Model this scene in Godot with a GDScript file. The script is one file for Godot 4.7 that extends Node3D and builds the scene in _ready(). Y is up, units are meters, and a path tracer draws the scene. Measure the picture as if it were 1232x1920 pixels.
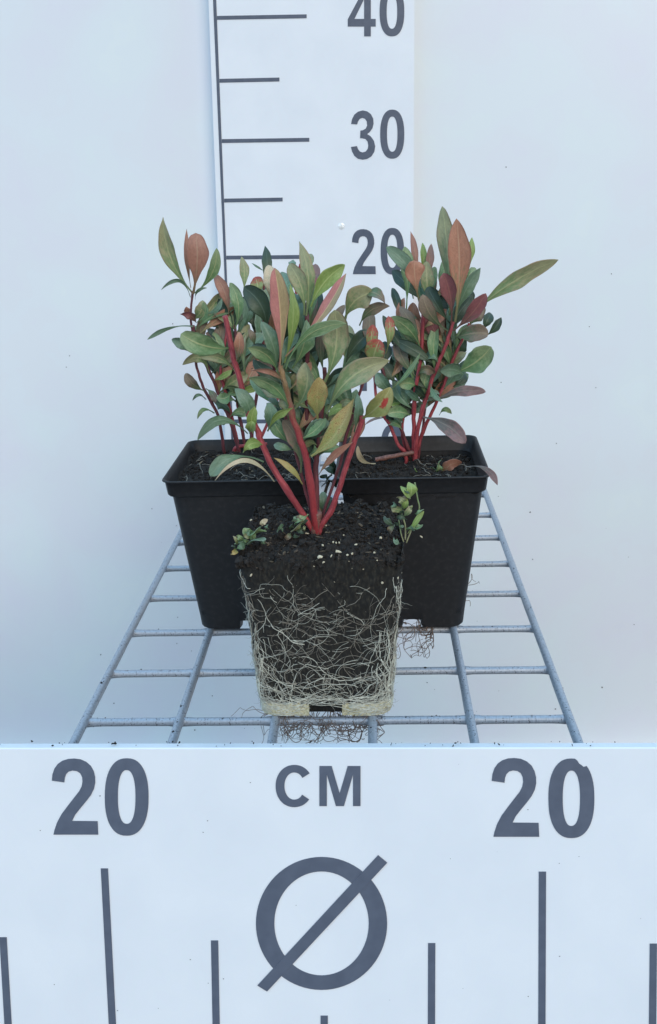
extends Node3D
# A nursery measuring stand: white backdrop, height ruler, wire rack, width board,
# two potted spurges and one lifted out of its pot. Lengths in the tables are centimetres.

const CM := 0.01
var rng := RandomNumberGenerator.new()
var nz := FastNoiseLite.new()
var taken := {}
var leaf_mats := []
var stem_mats := []
var M := {}

# leaf: base xyz, middle xyz, tip xyz, facing xyz, width, look, widest point, tip roundness
const FRONT_LEAVES := [[-1.6,17.76,-1.9,-1.38,20.26,-1.42,-1.52,22.57,-1.36,0.27,-0.11,0.96,0.87,5,0.66,0.5],
	[-1.38,18.13,-2.2,-0.9,19.97,-1.99,-0.92,21.76,-2.02,0.69,-0.12,0.71,0.65,11,0.6,0.8],
	[-1.25,18.5,-1.8,0.44,20.3,-1.32,1.67,22.22,-1.44,-0.39,0.22,0.89,0.67,5,0.72,0.9],
	[-0.04,20.65,-2.6,0.61,21.74,-2.56,1.59,22.49,-2.78,0.15,-0.04,0.99,0.85,11,0.6,0.6],
	[-1.27,17.94,-1.7,-0.13,19.58,-1.03,1.64,20.12,-0.62,-0.08,-0.35,0.93,0.62,1,0.68,0.7],
	[0.43,17.03,-2.1,1.09,18.83,-1.71,1.08,20.56,-1.92,-0.16,-0.02,0.99,1.27,0,0.66,0.5],
	[-0.91,16.07,-1.5,-0.26,17.25,-0.84,-0.28,18.4,-0.78,-0.25,-0.22,0.94,0.96,0,0.6,0.5],
	[0.18,15.66,-1.1,0.22,16.82,-0.41,0.39,17.82,-0.2,0.1,-0.39,0.92,0.94,7,0.58,0.5],
	[0.61,15.83,-1.3,1.79,17.67,-0.54,3.58,18.42,-0.58,-0.34,0.14,0.93,1.15,0,0.62,0.9],
	[-0.2,13.8,-1.2,1.13,15.14,-0.64,1.9,16.67,-0.66,-0.49,0.2,0.85,0.99,7,0.55,0.8],
	[2.28,15.46,-1.8,3.06,16.29,-0.96,3.6,17.13,-0.9,-0.24,-0.31,0.92,1.02,14,0.55,0.7],
	[1.84,14.65,-2.3,2.03,15.69,-1.91,2.04,16.58,-2.12,0.49,-0.13,0.86,0.53,2,0.6,0.9],
	[1.51,19.77,-2.4,1.92,20.87,-1.75,2.88,21.34,-1.68,-0.15,-0.3,0.94,1.15,0,0.7,0.6],
	[2.63,21.33,-1.8,3.11,21.25,-1.26,3.4,20.84,-1.35,0.02,0.69,0.72,0.56,10,0.3,0.9],
	[2.21,19.77,-2.3,2.76,20.54,-1.74,3.62,20.7,-1.67,-0.22,-0.3,0.93,0.56,10,0.6,0.9],
	[3.43,18.41,-2.5,3.6,19.36,-1.94,3.55,20.17,-2.23,0.14,-0.16,0.98,0.51,8,0.66,0.6],
	[2.95,18.05,-2.6,2.74,18.98,-2.09,2.85,19.78,-2.33,0.3,-0.13,0.95,0.63,8,0.66,0.6],
	[2.82,17.93,-2.2,2.9,18.6,-1.72,3.14,19.19,-1.66,-0.28,-0.32,0.91,1.0,8,0.6,0.5],
	[-3.83,18.91,-2.1,-4.89,19.21,-1.07,-5.89,19.83,-0.75,0.51,-0.11,0.85,1.05,1,0.6,0.45],
	[-1.68,17.71,-1.9,-2.06,18.69,-1.19,-2.88,19.13,-0.73,0.22,-0.5,0.84,0.76,1,0.62,0.8],
	[-1.44,17.32,-1.8,-1.99,17.98,-0.99,-2.8,18.04,-0.9,0.41,-0.31,0.86,0.29,4,0.5,0.9],
	[-1.22,15.9,-2.0,-1.8,17.19,-1.21,-2.94,17.72,-0.92,0.05,-0.47,0.88,0.83,1,0.62,0.8],
	[-3.29,15.02,-2.3,-3.17,16.2,-1.78,-3.77,17.0,-1.85,0.49,-0.08,0.87,0.74,2,0.6,0.7],
	[-3.03,14.83,-1.8,-2.99,15.63,-1.31,-2.78,16.27,-1.26,0.22,-0.38,0.9,0.52,11,0.55,0.6],
	[-2.35,14.81,-2.2,-2.09,15.61,-1.81,-2.22,16.28,-1.93,-0.12,-0.17,0.98,0.71,2,0.55,0.6],
	[-2.26,14.94,-1.9,-1.74,15.82,-1.27,-0.98,16.17,-1.18,0.04,-0.54,0.84,0.42,11,0.6,0.9],
	[-3.33,14.73,-2.1,-4.48,15.63,-1.29,-5.63,14.68,-1.2,0.36,0.1,0.93,0.52,2,0.62,0.7],
	[-2.6,14.23,-1.8,-3.02,14.56,-0.81,-3.4,14.17,-0.72,0.72,0.42,0.56,0.54,11,0.45,0.9],
	[-2.61,13.34,-1.9,-3.91,13.86,-0.99,-5.03,13.08,-0.55,0.37,0.54,0.76,0.74,2,0.76,0.5],
	[-2.13,12.35,-1.8,-3.33,13.8,-0.65,-4.78,12.92,-0.36,0.5,0.42,0.76,0.24,9,0.5,0.8],
	[-0.86,12.57,-2.5,-0.93,14.02,-2.54,-1.67,15.16,-2.86,0.26,0.21,0.94,0.9,10,0.64,0.5],
	[-0.8,11.99,-2.4,-1.32,12.94,-2.02,-2.12,13.5,-2.04,0.5,0.24,0.83,0.33,7,0.5,0.9],
	[0.07,12.6,-2.0,0.85,13.7,-1.49,1.8,14.38,-1.46,-0.16,-0.14,0.98,0.39,4,0.55,0.9],
	[-3.19,14.83,-1.8,-3.0,15.32,-1.06,-2.87,15.64,-0.9,-0.19,-0.7,0.69,0.51,11,0.6,0.6],
	[-3.57,18.36,-1.8,-3.28,19.16,-0.99,-3.26,19.82,-0.99,-0.13,-0.46,0.88,0.5,13,0.55,0.6],
	[-3.24,17.62,-2.0,-3.14,18.7,-1.33,-3.01,19.58,-1.55,-0.56,-0.12,0.82,0.29,0,0.6,0.8],
	[-2.83,18.85,-2.6,-2.82,19.3,-2.4,-3.02,19.7,-2.51,0.35,-0.02,0.94,0.33,10,0.6,0.7],
	[-2.19,19.57,-2.7,-2.33,20.79,-2.28,-3.13,21.62,-2.52,0.06,-0.06,1.0,1.06,3,0.6,0.5],
	[-1.75,17.88,-2.2,-1.85,19.12,-1.71,-2.32,20.13,-1.84,0.35,-0.06,0.93,0.71,2,0.58,0.7],
	[-0.31,20.19,-2.9,-0.17,21.9,-3.02,-0.53,23.53,-3.44,0.59,0.17,0.79,0.82,0,0.6,0.9],
	[-0.4,20.26,-2.8,-0.45,21.51,-2.64,-1.02,22.56,-3.07,-0.06,0.1,0.99,0.81,0,0.66,0.5],
	[-1.96,20.53,-2.9,-1.86,21.58,-2.66,-1.98,22.55,-2.99,-0.11,0.04,0.99,0.67,9,0.66,0.5],
	[1.49,17.9,-3.0,2.06,18.8,-2.78,2.84,19.35,-3.27,-0.11,0.28,0.95,0.78,3,0.6,0.8],
	[1.26,17.35,-3.2,1.81,18.26,-2.96,2.58,18.82,-3.47,0.22,-0.02,0.98,0.8,2,0.6,0.8],
	[-0.52,17.33,-3.5,-0.47,18.61,-3.71,-0.79,19.78,-4.4,0.23,0.36,0.9,0.9,3,0.6,0.6],
	[-0.08,16.75,-3.7,-0.05,18.14,-4.06,0.21,19.41,-4.96,-0.08,0.43,0.9,0.96,3,0.6,0.6],
	[0.17,15.76,-3.3,0.71,16.73,-3.54,1.5,17.44,-4.02,0.39,0.09,0.92,0.84,3,0.6,0.7],
	[0.69,15.53,-3.1,0.82,16.48,-3.23,1.25,17.26,-3.64,-0.45,0.4,0.8,0.86,2,0.6,0.7],
	[-0.93,14.7,-3.3,-1.3,15.66,-3.65,-2.0,16.41,-4.2,0.12,0.52,0.84,0.7,3,0.6,0.7],
	[-1.06,17.76,-2.7,-0.48,18.91,-2.36,-0.29,20.0,-2.88,0.73,-0.2,0.65,1.14,1,0.6,0.7],
	[-1.5,18.51,-2.9,-1.17,19.78,-2.81,-1.04,20.95,-3.35,0.57,0.04,0.82,0.76,3,0.6,0.7],
	[-1.4,17.75,-2.8,-1.7,18.44,-2.58,-2.25,19.02,-2.98,-0.33,-0.09,0.94,0.65,3,0.6,0.7],
	[1.78,17.34,-3.2,1.62,18.5,-3.16,1.69,19.53,-3.92,0.28,0.31,0.91,0.85,0,0.62,0.6],
	[2.29,16.82,-3.1,2.4,17.73,-3.13,2.58,18.56,-3.46,0.41,0.12,0.9,0.85,3,0.6,0.6],
	[-0.13,18.85,-3.7,0.02,20.09,-3.89,0.22,21.23,-4.87,0.19,0.41,0.89,0.78,3,0.6,0.6],
	[-0.89,18.9,-3.5,-1.11,19.91,-3.56,-1.28,20.81,-4.49,0.12,0.48,0.87,0.67,0,0.6,0.6],
	[0.01,13.7,-3.44,0.13,14.8,-3.25,0.27,15.74,-3.63,-0.24,0.12,0.96,0.67,1,0.6030092924794359,0.7151444117805291],
	[-0.5,16.17,-3.72,-0.49,17.28,-3.82,-0.22,18.26,-4.33,-0.46,0.3,0.84,0.63,1,0.5876837725872396,0.7274690738860452],
	[-1.95,17.06,-3.47,-2.41,17.79,-3.5,-2.64,18.51,-4.22,0.2,0.52,0.83,0.61,13,0.6673751167663116,0.6730728993817144],
	[2.87,17.99,-3.15,2.21,18.7,-3.08,1.41,19.13,-3.85,-0.28,0.21,0.94,0.6,2,0.6408691580594871,0.6157598776534707],
	[0.07,14.24,-3.57,0.24,15.58,-3.34,0.59,16.72,-3.67,0.15,0.01,0.99,0.66,0,0.6832765039739521,0.7893898841927185],
	[-0.33,19.01,-3.38,-0.16,20.0,-3.72,0.05,20.94,-4.41,-0.2,0.49,0.85,0.72,10,0.6380210483865602,0.6032240602387383],
	[-0.79,14.37,-2.18,-0.04,14.81,-2.04,0.47,15.28,-2.68,-0.23,0.7,0.68,0.7,1,0.6197144975222808,0.7642715921742075],
	[0.45,17.28,-3.43,0.28,18.57,-3.33,0.56,19.77,-3.58,0.2,0.05,0.98,0.49,10,0.611604784568726,0.7069199220294561],
	[-0.3,19.61,-3.42,-0.72,20.35,-3.61,-0.97,21.14,-4.03,-0.3,0.24,0.92,0.72,2,0.6471113274418469,0.6860378406335786],
	[-2.1,19.32,-3.2,-2.01,20.33,-3.38,-2.06,21.28,-4.09,-0.06,0.42,0.91,0.53,2,0.6746075759070012,0.7962367793469844],
	[1.79,15.26,-3.34,1.53,16.3,-3.13,1.2,17.13,-3.78,-0.32,0.12,0.94,0.69,2,0.6685641147102441,0.5066547406972429],
	[-0.07,13.06,-3.36,0.59,14.2,-3.49,1.05,15.22,-4.34,-0.25,0.5,0.83,0.66,10,0.681260913546939,0.5792411743858545],
	[-0.39,18.04,-3.45,-1.25,19.11,-3.69,-2.41,19.87,-4.38,-0.02,0.44,0.9,0.65,1,0.602487320910153,0.6305702961598463],
	[-1.42,17.0,-2.42,-2.21,17.57,-2.23,-2.89,18.24,-2.56,0.33,0.48,0.81,0.73,3,0.6061623676582261,0.6705204690644939],
	[0.04,13.91,-3.28,0.41,14.74,-3.4,1.04,15.2,-4.15,-0.26,0.67,0.7,0.66,10,0.6767509409362066,0.6035848414662796],
	[-0.52,13.87,-3.34,-0.92,15.05,-3.35,-1.64,15.94,-3.9,0.36,0.42,0.83,0.61,2,0.6039485269826607,0.6432057588024463],
	[-2.05,18.66,-3.14,-1.86,19.74,-3.0,-1.4,20.61,-3.51,0.59,-0.04,0.81,0.84,13,0.6422817971974903,0.5867125508424514],
	[1.86,15.49,-3.16,1.3,16.17,-3.02,0.94,16.88,-3.36,-0.54,-0.24,0.81,0.76,1,0.6875880597980858,0.7699024508071395],
	[0.23,15.45,-3.29,-0.97,15.96,-3.32,-2.07,16.6,-3.88,0.15,0.67,0.73,0.62,0,0.5936304768991643,0.5376216968576792],
	[-0.31,19.54,-3.45,-0.05,20.59,-3.27,-0.02,21.57,-3.74,-0.33,0.18,0.93,0.56,1,0.6906119813528357,0.7418153117488742],
	[-0.07,13.06,-3.24,-0.66,13.93,-2.94,-0.97,14.74,-3.53,0.44,0.38,0.81,0.65,3,0.5855421824377414,0.514949991706945],
	[-0.49,15.88,-3.49,-1.5,16.7,-3.52,-2.72,17.18,-4.28,-0.28,0.09,0.95,0.64,1,0.623300150273678,0.5573246001929553],
	[-1.6,15.37,-3.33,-2.44,16.17,-3.73,-3.38,16.87,-4.45,0.1,0.67,0.74,0.61,1,0.6449588397564869,0.6910029265310487],
	[0.33,16.27,-3.48,-0.05,17.57,-3.39,-0.71,18.63,-3.9,-0.14,0.11,0.98,0.49,1,0.6311026067707233,0.7639007859559978],
	[-1.08,15.31,-2.42,-1.25,16.19,-2.49,-1.18,17.02,-2.87,-0.37,0.22,0.9,0.71,3,0.5923759893878884,0.6763276309890643],
	[-0.51,13.71,-3.21,-1.54,14.55,-3.4,-2.71,15.16,-4.26,0.09,0.67,0.74,0.52,1,0.6141393785885659,0.5898146334262503],
	[-1.26,13.86,-3.3,-0.09,14.39,-3.09,0.91,15.01,-3.46,0.04,0.06,1.0,0.55,3,0.647677281660219,0.7484177993476491],
	[1.61,14.75,-3.3,1.19,15.72,-3.12,0.38,16.18,-3.82,0.33,0.56,0.76,0.76,2,0.6959577242284362,0.6125973787165648],
	[0.0,13.67,-3.5,1.13,14.69,-3.36,2.28,15.44,-3.95,0.16,0.03,0.99,0.61,10,0.6571543604740964,0.7692203884293627],
	[-0.53,13.94,-3.48,-1.56,14.92,-3.19,-2.51,15.84,-3.72,0.36,0.48,0.8,0.67,3,0.5975866236558115,0.6546854845766296],
	[-1.55,17.65,-2.4,-0.91,18.63,-2.49,0.04,19.22,-2.93,0.57,-0.32,0.76,0.85,2,0.6168672785369677,0.5804280902731932],
	[0.35,16.48,-3.43,-0.22,17.44,-3.33,-1.04,18.11,-3.84,0.1,0.33,0.94,0.6,1,0.6496620427083477,0.7705264340824227],
	[-0.48,16.86,-3.75,-1.61,17.73,-3.91,-3.08,18.08,-4.87,-0.42,-0.06,0.91,0.82,13,0.6577899834969834,0.7331998117462192],
	[-1.21,13.81,-3.06,-1.91,14.61,-3.04,-2.31,15.49,-3.47,-0.31,0.03,0.95,0.77,1,0.6106009517637278,0.7595296816044053],
	[1.79,15.29,-3.17,1.47,16.34,-3.13,1.4,17.26,-3.85,0.28,0.36,0.89,0.52,2,0.583526100219609,0.5994408863102376],
	[0.1,14.42,-3.45,-0.91,15.21,-3.55,-1.93,15.88,-4.5,0.21,0.75,0.63,0.72,1,0.5935034806475811,0.7661567036676791],
	[-0.33,19.04,-3.39,-1.3,19.98,-3.45,-2.44,20.72,-3.83,0.38,0.66,0.65,0.84,3,0.6118710089687995,0.7262569076071288],
	[-1.55,17.76,-2.19,-1.23,18.65,-2.36,-0.73,19.33,-3.04,-0.15,0.53,0.83,0.63,2,0.6575001260450493,0.7190598405097822],
	[-0.02,13.43,-3.22,-0.49,14.69,-3.25,-0.76,15.84,-4.03,0.34,0.39,0.85,0.53,3,0.6465908592646417,0.6942460421925104],
	[-0.5,15.71,-3.57,-0.81,16.47,-3.49,-1.21,17.08,-3.94,0.25,0.37,0.9,0.68,3,0.626005561995631,0.7617620553147579],
	[-1.2,13.56,-3.34,-1.34,14.53,-3.56,-1.15,15.43,-4.03,0.15,0.34,0.93,0.58,2,0.6397606887044462,0.7986902261796539],
	[1.44,14.14,-3.27,1.7,15.3,-3.46,1.95,16.31,-4.24,-0.31,0.45,0.84,0.78,1,0.6778897812814205,0.7246101255606328],
	[0.24,15.51,-3.36,-0.49,16.22,-3.36,-1.22,16.89,-3.59,0.17,0.34,0.93,0.62,10,0.6810756598143188,0.633450980241299],
	[-0.52,15.38,-3.73,0.2,16.24,-3.58,0.82,16.99,-4.16,0.56,-0.25,0.79,0.74,3,0.6380886605651741,0.6804091919745922],
	[0.16,14.95,-3.59,0.02,15.95,-3.56,0.33,16.84,-3.76,0.1,0.08,0.99,0.62,0,0.6139903679123716,0.6972532493443423],
	[-0.52,14.0,-3.34,-0.62,14.88,-3.57,-0.65,15.62,-4.42,-0.66,0.38,0.65,0.69,10,0.6187741023257499,0.7611532278592961],
	[0.36,16.5,-3.39,1.49,17.29,-3.38,2.6,17.99,-3.71,0.25,-0.18,0.95,0.74,3,0.6647002868302067,0.6174482542957516],
	[-0.49,15.81,-3.55,-1.57,16.62,-3.43,-2.69,17.3,-3.9,0.08,0.34,0.94,0.61,0,0.6879293540453078,0.7159076048209403],
	[-1.17,15.78,-2.42,-1.44,16.8,-2.68,-1.78,17.73,-3.31,-0.6,0.17,0.78,0.69,0,0.644058579381078,0.547727871408956],
	[-0.07,12.98,-3.17,0.32,14.12,-3.06,0.39,15.07,-3.81,0.05,0.28,0.96,0.52,10,0.6337627619366554,0.6223228909809266],
	[-0.43,17.34,-3.47,-1.34,17.89,-3.43,-2.24,18.43,-4.22,-0.26,0.21,0.94,0.49,1,0.5939379358408085,0.7738063628761744],
	[-1.93,17.11,-3.3,-1.16,17.84,-3.43,-0.67,18.69,-3.86,0.27,0.13,0.95,0.72,2,0.6991359195215158,0.595113288820645],
	[1.25,13.52,-3.24,1.3,14.34,-3.52,1.02,15.01,-4.22,0.04,0.56,0.83,0.51,0,0.6585174091247272,0.7700902543915296],
	[0.01,13.62,-3.2,0.96,14.28,-3.49,2.0,14.72,-4.04,0.52,-0.34,0.79,1.03,0,0.590533536327463,0.5880300600471584],
	[-0.35,18.57,-3.37,-1.02,19.34,-3.41,-1.89,19.86,-3.74,-0.3,-0.08,0.95,0.7,2,0.6464003858201829,0.7770509284375502],
	[-1.17,15.76,-2.43,-1.44,16.7,-2.41,-1.48,17.53,-3.05,0.52,0.36,0.77,0.66,2,0.6636316439987416,0.7848368163863881],
	[-0.08,12.99,-3.38,-0.97,14.02,-3.5,-1.83,14.93,-4.44,0.28,0.64,0.71,0.56,13,0.6570855793861529,0.7635601355408037],
	[-0.34,18.76,-3.29,-0.59,20.07,-3.33,-0.6,21.29,-4.25,-0.41,0.29,0.87,0.62,2,0.6206164385994325,0.5933969142514435],
	[-1.73,16.21,-3.16,-0.99,16.89,-3.05,-0.46,17.64,-3.26,-0.2,0.24,0.95,0.74,0,0.6050512297929063,0.7552260426337654],
	[2.27,16.71,-3.25,2.45,17.91,-3.34,2.34,19.05,-3.75,-0.4,0.2,0.9,0.76,1,0.651778064391608,0.7576649717235906],
	[-0.52,15.34,-3.69,0.27,16.19,-3.85,1.15,16.81,-4.49,0.32,0.15,0.94,0.62,0,0.5933133342491386,0.7506136609876285],
	[-1.34,16.7,-2.36,-0.68,17.29,-2.55,-0.17,17.92,-3.16,0.63,-0.1,0.77,0.72,13,0.6908717950159631,0.7059039340957654],
	[0.1,14.37,-3.37,0.72,14.94,-3.5,1.11,15.57,-4.07,0.26,0.32,0.91,0.55,0,0.5998339653756047,0.7792800609922417],
	[-0.44,17.49,-3.7,0.69,18.35,-3.98,1.7,19.31,-4.47,0.34,-0.0,0.94,0.75,3,0.6291127298630989,0.7681132214668208],
	[-2.11,19.6,-3.09,-2.3,20.47,-3.42,-2.28,21.31,-4.16,0.24,0.53,0.81,0.71,0,0.6423348120403585,0.6917753751697331],
	[1.22,13.4,-3.28,1.85,14.23,-3.02,2.27,14.96,-3.6,-0.2,0.33,0.92,0.59,13,0.6890162900785332,0.6331541115288979],
	[-0.0,13.6,-3.34,0.02,14.72,-3.7,-0.05,15.78,-4.33,0.3,0.4,0.87,0.6,0,0.6431128546582848,0.6626221788434984],
	[-0.52,15.12,-3.63,0.19,15.94,-3.3,0.92,16.48,-3.8,-0.02,0.14,0.99,0.71,2,0.6554887785293428,0.5447339680846845],
	[-0.76,14.02,-2.57,-0.19,14.75,-2.58,0.63,14.99,-2.89,0.04,0.26,0.96,0.68,2,0.6022047176111405,0.5039563930261406],
	[0.14,14.71,-3.35,-0.16,15.51,-3.24,-0.42,16.18,-3.8,0.39,0.4,0.83,0.54,2,0.6207439923679895,0.508803127176083],
	[-1.89,16.91,-3.32,-0.73,17.58,-3.47,0.28,18.3,-4.19,0.21,0.26,0.94,0.58,2,0.6571711910311211,0.7690923016137658],
	[2.82,17.95,-3.01,2.66,19.19,-3.05,2.69,20.33,-3.78,0.15,0.31,0.94,0.68,10,0.5888479456458582,0.5418701253655102],
	[0.37,16.61,-3.43,-0.64,17.45,-3.12,-1.57,18.29,-3.57,0.2,0.3,0.93,0.55,2,0.642639810476683,0.6235629420405],
	[-0.37,18.55,-3.54,0.64,19.43,-3.93,1.47,20.43,-4.58,-0.1,0.56,0.82,0.52,10,0.6704500388308976,0.5802927630449626],
	[-1.21,16.13,-2.28,-1.86,16.62,-2.32,-2.58,16.98,-3.11,-0.43,0.18,0.89,0.7,0,0.6929830540670543,0.6189729086671685],
	[-0.47,16.61,-3.59,-0.48,17.41,-3.48,-0.23,18.1,-3.73,-0.3,0.14,0.94,0.62,1,0.5938160628763011,0.6896858815214421],
	[-1.29,14.14,-3.05,-0.35,15.26,-3.23,0.61,16.2,-3.93,0.01,0.38,0.92,0.74,13,0.6455354379649829,0.5141411315828323],
	[-0.01,13.52,-3.25,1.16,14.16,-3.25,2.27,14.72,-3.74,-0.1,0.54,0.83,0.55,0,0.5956909315658975,0.5440235861736533],
	[-0.5,16.06,-3.77,-1.25,16.68,-4.09,-1.85,17.4,-4.63,-0.04,0.52,0.86,0.6,1,0.5952288777085427,0.60572559149092],
	[-1.53,17.63,-2.25,-2.1,18.39,-2.5,-3.02,18.77,-3.04,0.01,0.58,0.81,0.74,3,0.6644094063462664,0.5939815405146478],
	[-0.08,12.93,-3.31,-0.38,14.21,-3.57,-0.91,15.33,-4.15,-0.18,0.27,0.95,0.65,3,0.6260709365014346,0.7269799923769626],
	[-0.52,14.78,-3.44,0.29,15.76,-3.29,0.88,16.73,-3.71,0.25,-0.05,0.97,0.74,1,0.5868329689585791,0.6843227912620053],
	[-1.39,14.39,-3.34,-1.37,15.2,-3.36,-1.09,15.8,-3.94,0.17,0.36,0.92,0.59,10,0.6448457562156547,0.6323572970759601],
	[1.42,14.06,-3.44,1.52,15.12,-3.26,1.9,15.89,-3.85,0.38,0.11,0.92,0.62,2,0.6212816964347834,0.707131883133708],
	[0.07,14.21,-3.52,0.92,14.71,-3.81,1.86,14.98,-4.32,0.35,0.14,0.92,0.66,1,0.6960318794252225,0.635870905510795],
	[-0.51,15.79,-3.76,-0.39,17.19,-4.15,-0.29,18.53,-4.87,0.37,0.33,0.87,0.64,3,0.6532651657856189,0.5873624355927544],
	[-1.05,15.21,-2.32,-1.25,16.01,-2.17,-1.47,16.68,-2.53,-0.55,-0.04,0.83,0.8,0,0.6653636806253153,0.6084559664395697],
	[0.05,14.02,-3.45,0.16,14.95,-3.71,0.08,15.77,-4.46,0.26,0.48,0.84,0.67,1,0.6537617108227728,0.5418554579135616],
	[-1.58,15.53,-3.0,-1.92,15.94,-2.8,-2.31,16.21,-3.42,0.43,0.76,0.48,0.46,2,0.6797408770164566,0.7982437906336726],
	[1.8,15.35,-3.06,1.18,15.69,-2.77,0.59,15.3,-2.84,0.09,0.72,0.68,0.54,11,0.5833720369357305,0.7624847531952483],
	[-0.03,13.27,-3.03,0.62,13.62,-2.71,1.26,13.39,-3.17,-0.02,0.84,0.55,0.56,1,0.5841756759570536,0.6620943660926565],
	[-0.5,14.15,-3.16,-0.98,14.54,-3.14,-1.6,14.6,-3.43,-0.16,0.18,0.97,0.41,2,0.6097296730729126,0.7013746944817466],
	[-1.14,13.63,-2.85,-1.61,13.89,-2.37,-2.14,13.98,-2.67,0.32,0.49,0.81,0.43,2,0.6317811735270663,0.6659133489982947],
	[1.91,15.67,-3.04,1.53,16.0,-2.74,1.09,15.72,-3.16,-0.11,0.47,0.88,0.43,0,0.5883922593673594,0.5911208584670005],
	[0.02,13.72,-3.09,-0.38,14.03,-2.76,-0.75,13.74,-2.67,0.43,-0.41,0.8,0.51,0,0.6184561378537617,0.5816211227288727],
	[-0.49,13.13,-3.01,-0.14,13.67,-2.41,0.29,13.74,-2.62,-0.68,0.63,0.36,0.72,1,0.5546520670558742,0.6299211083627358],
	[0.04,13.88,-3.11,0.61,14.3,-2.76,1.2,14.43,-3.03,-0.04,-0.07,1.0,0.35,10,0.587356009748768,0.6009618495417838],
	[-0.49,13.27,-3.03,-0.92,13.58,-2.73,-1.3,13.88,-2.94,0.49,0.55,0.68,0.36,0,0.574755747455624,0.6701836038222494]]
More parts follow.
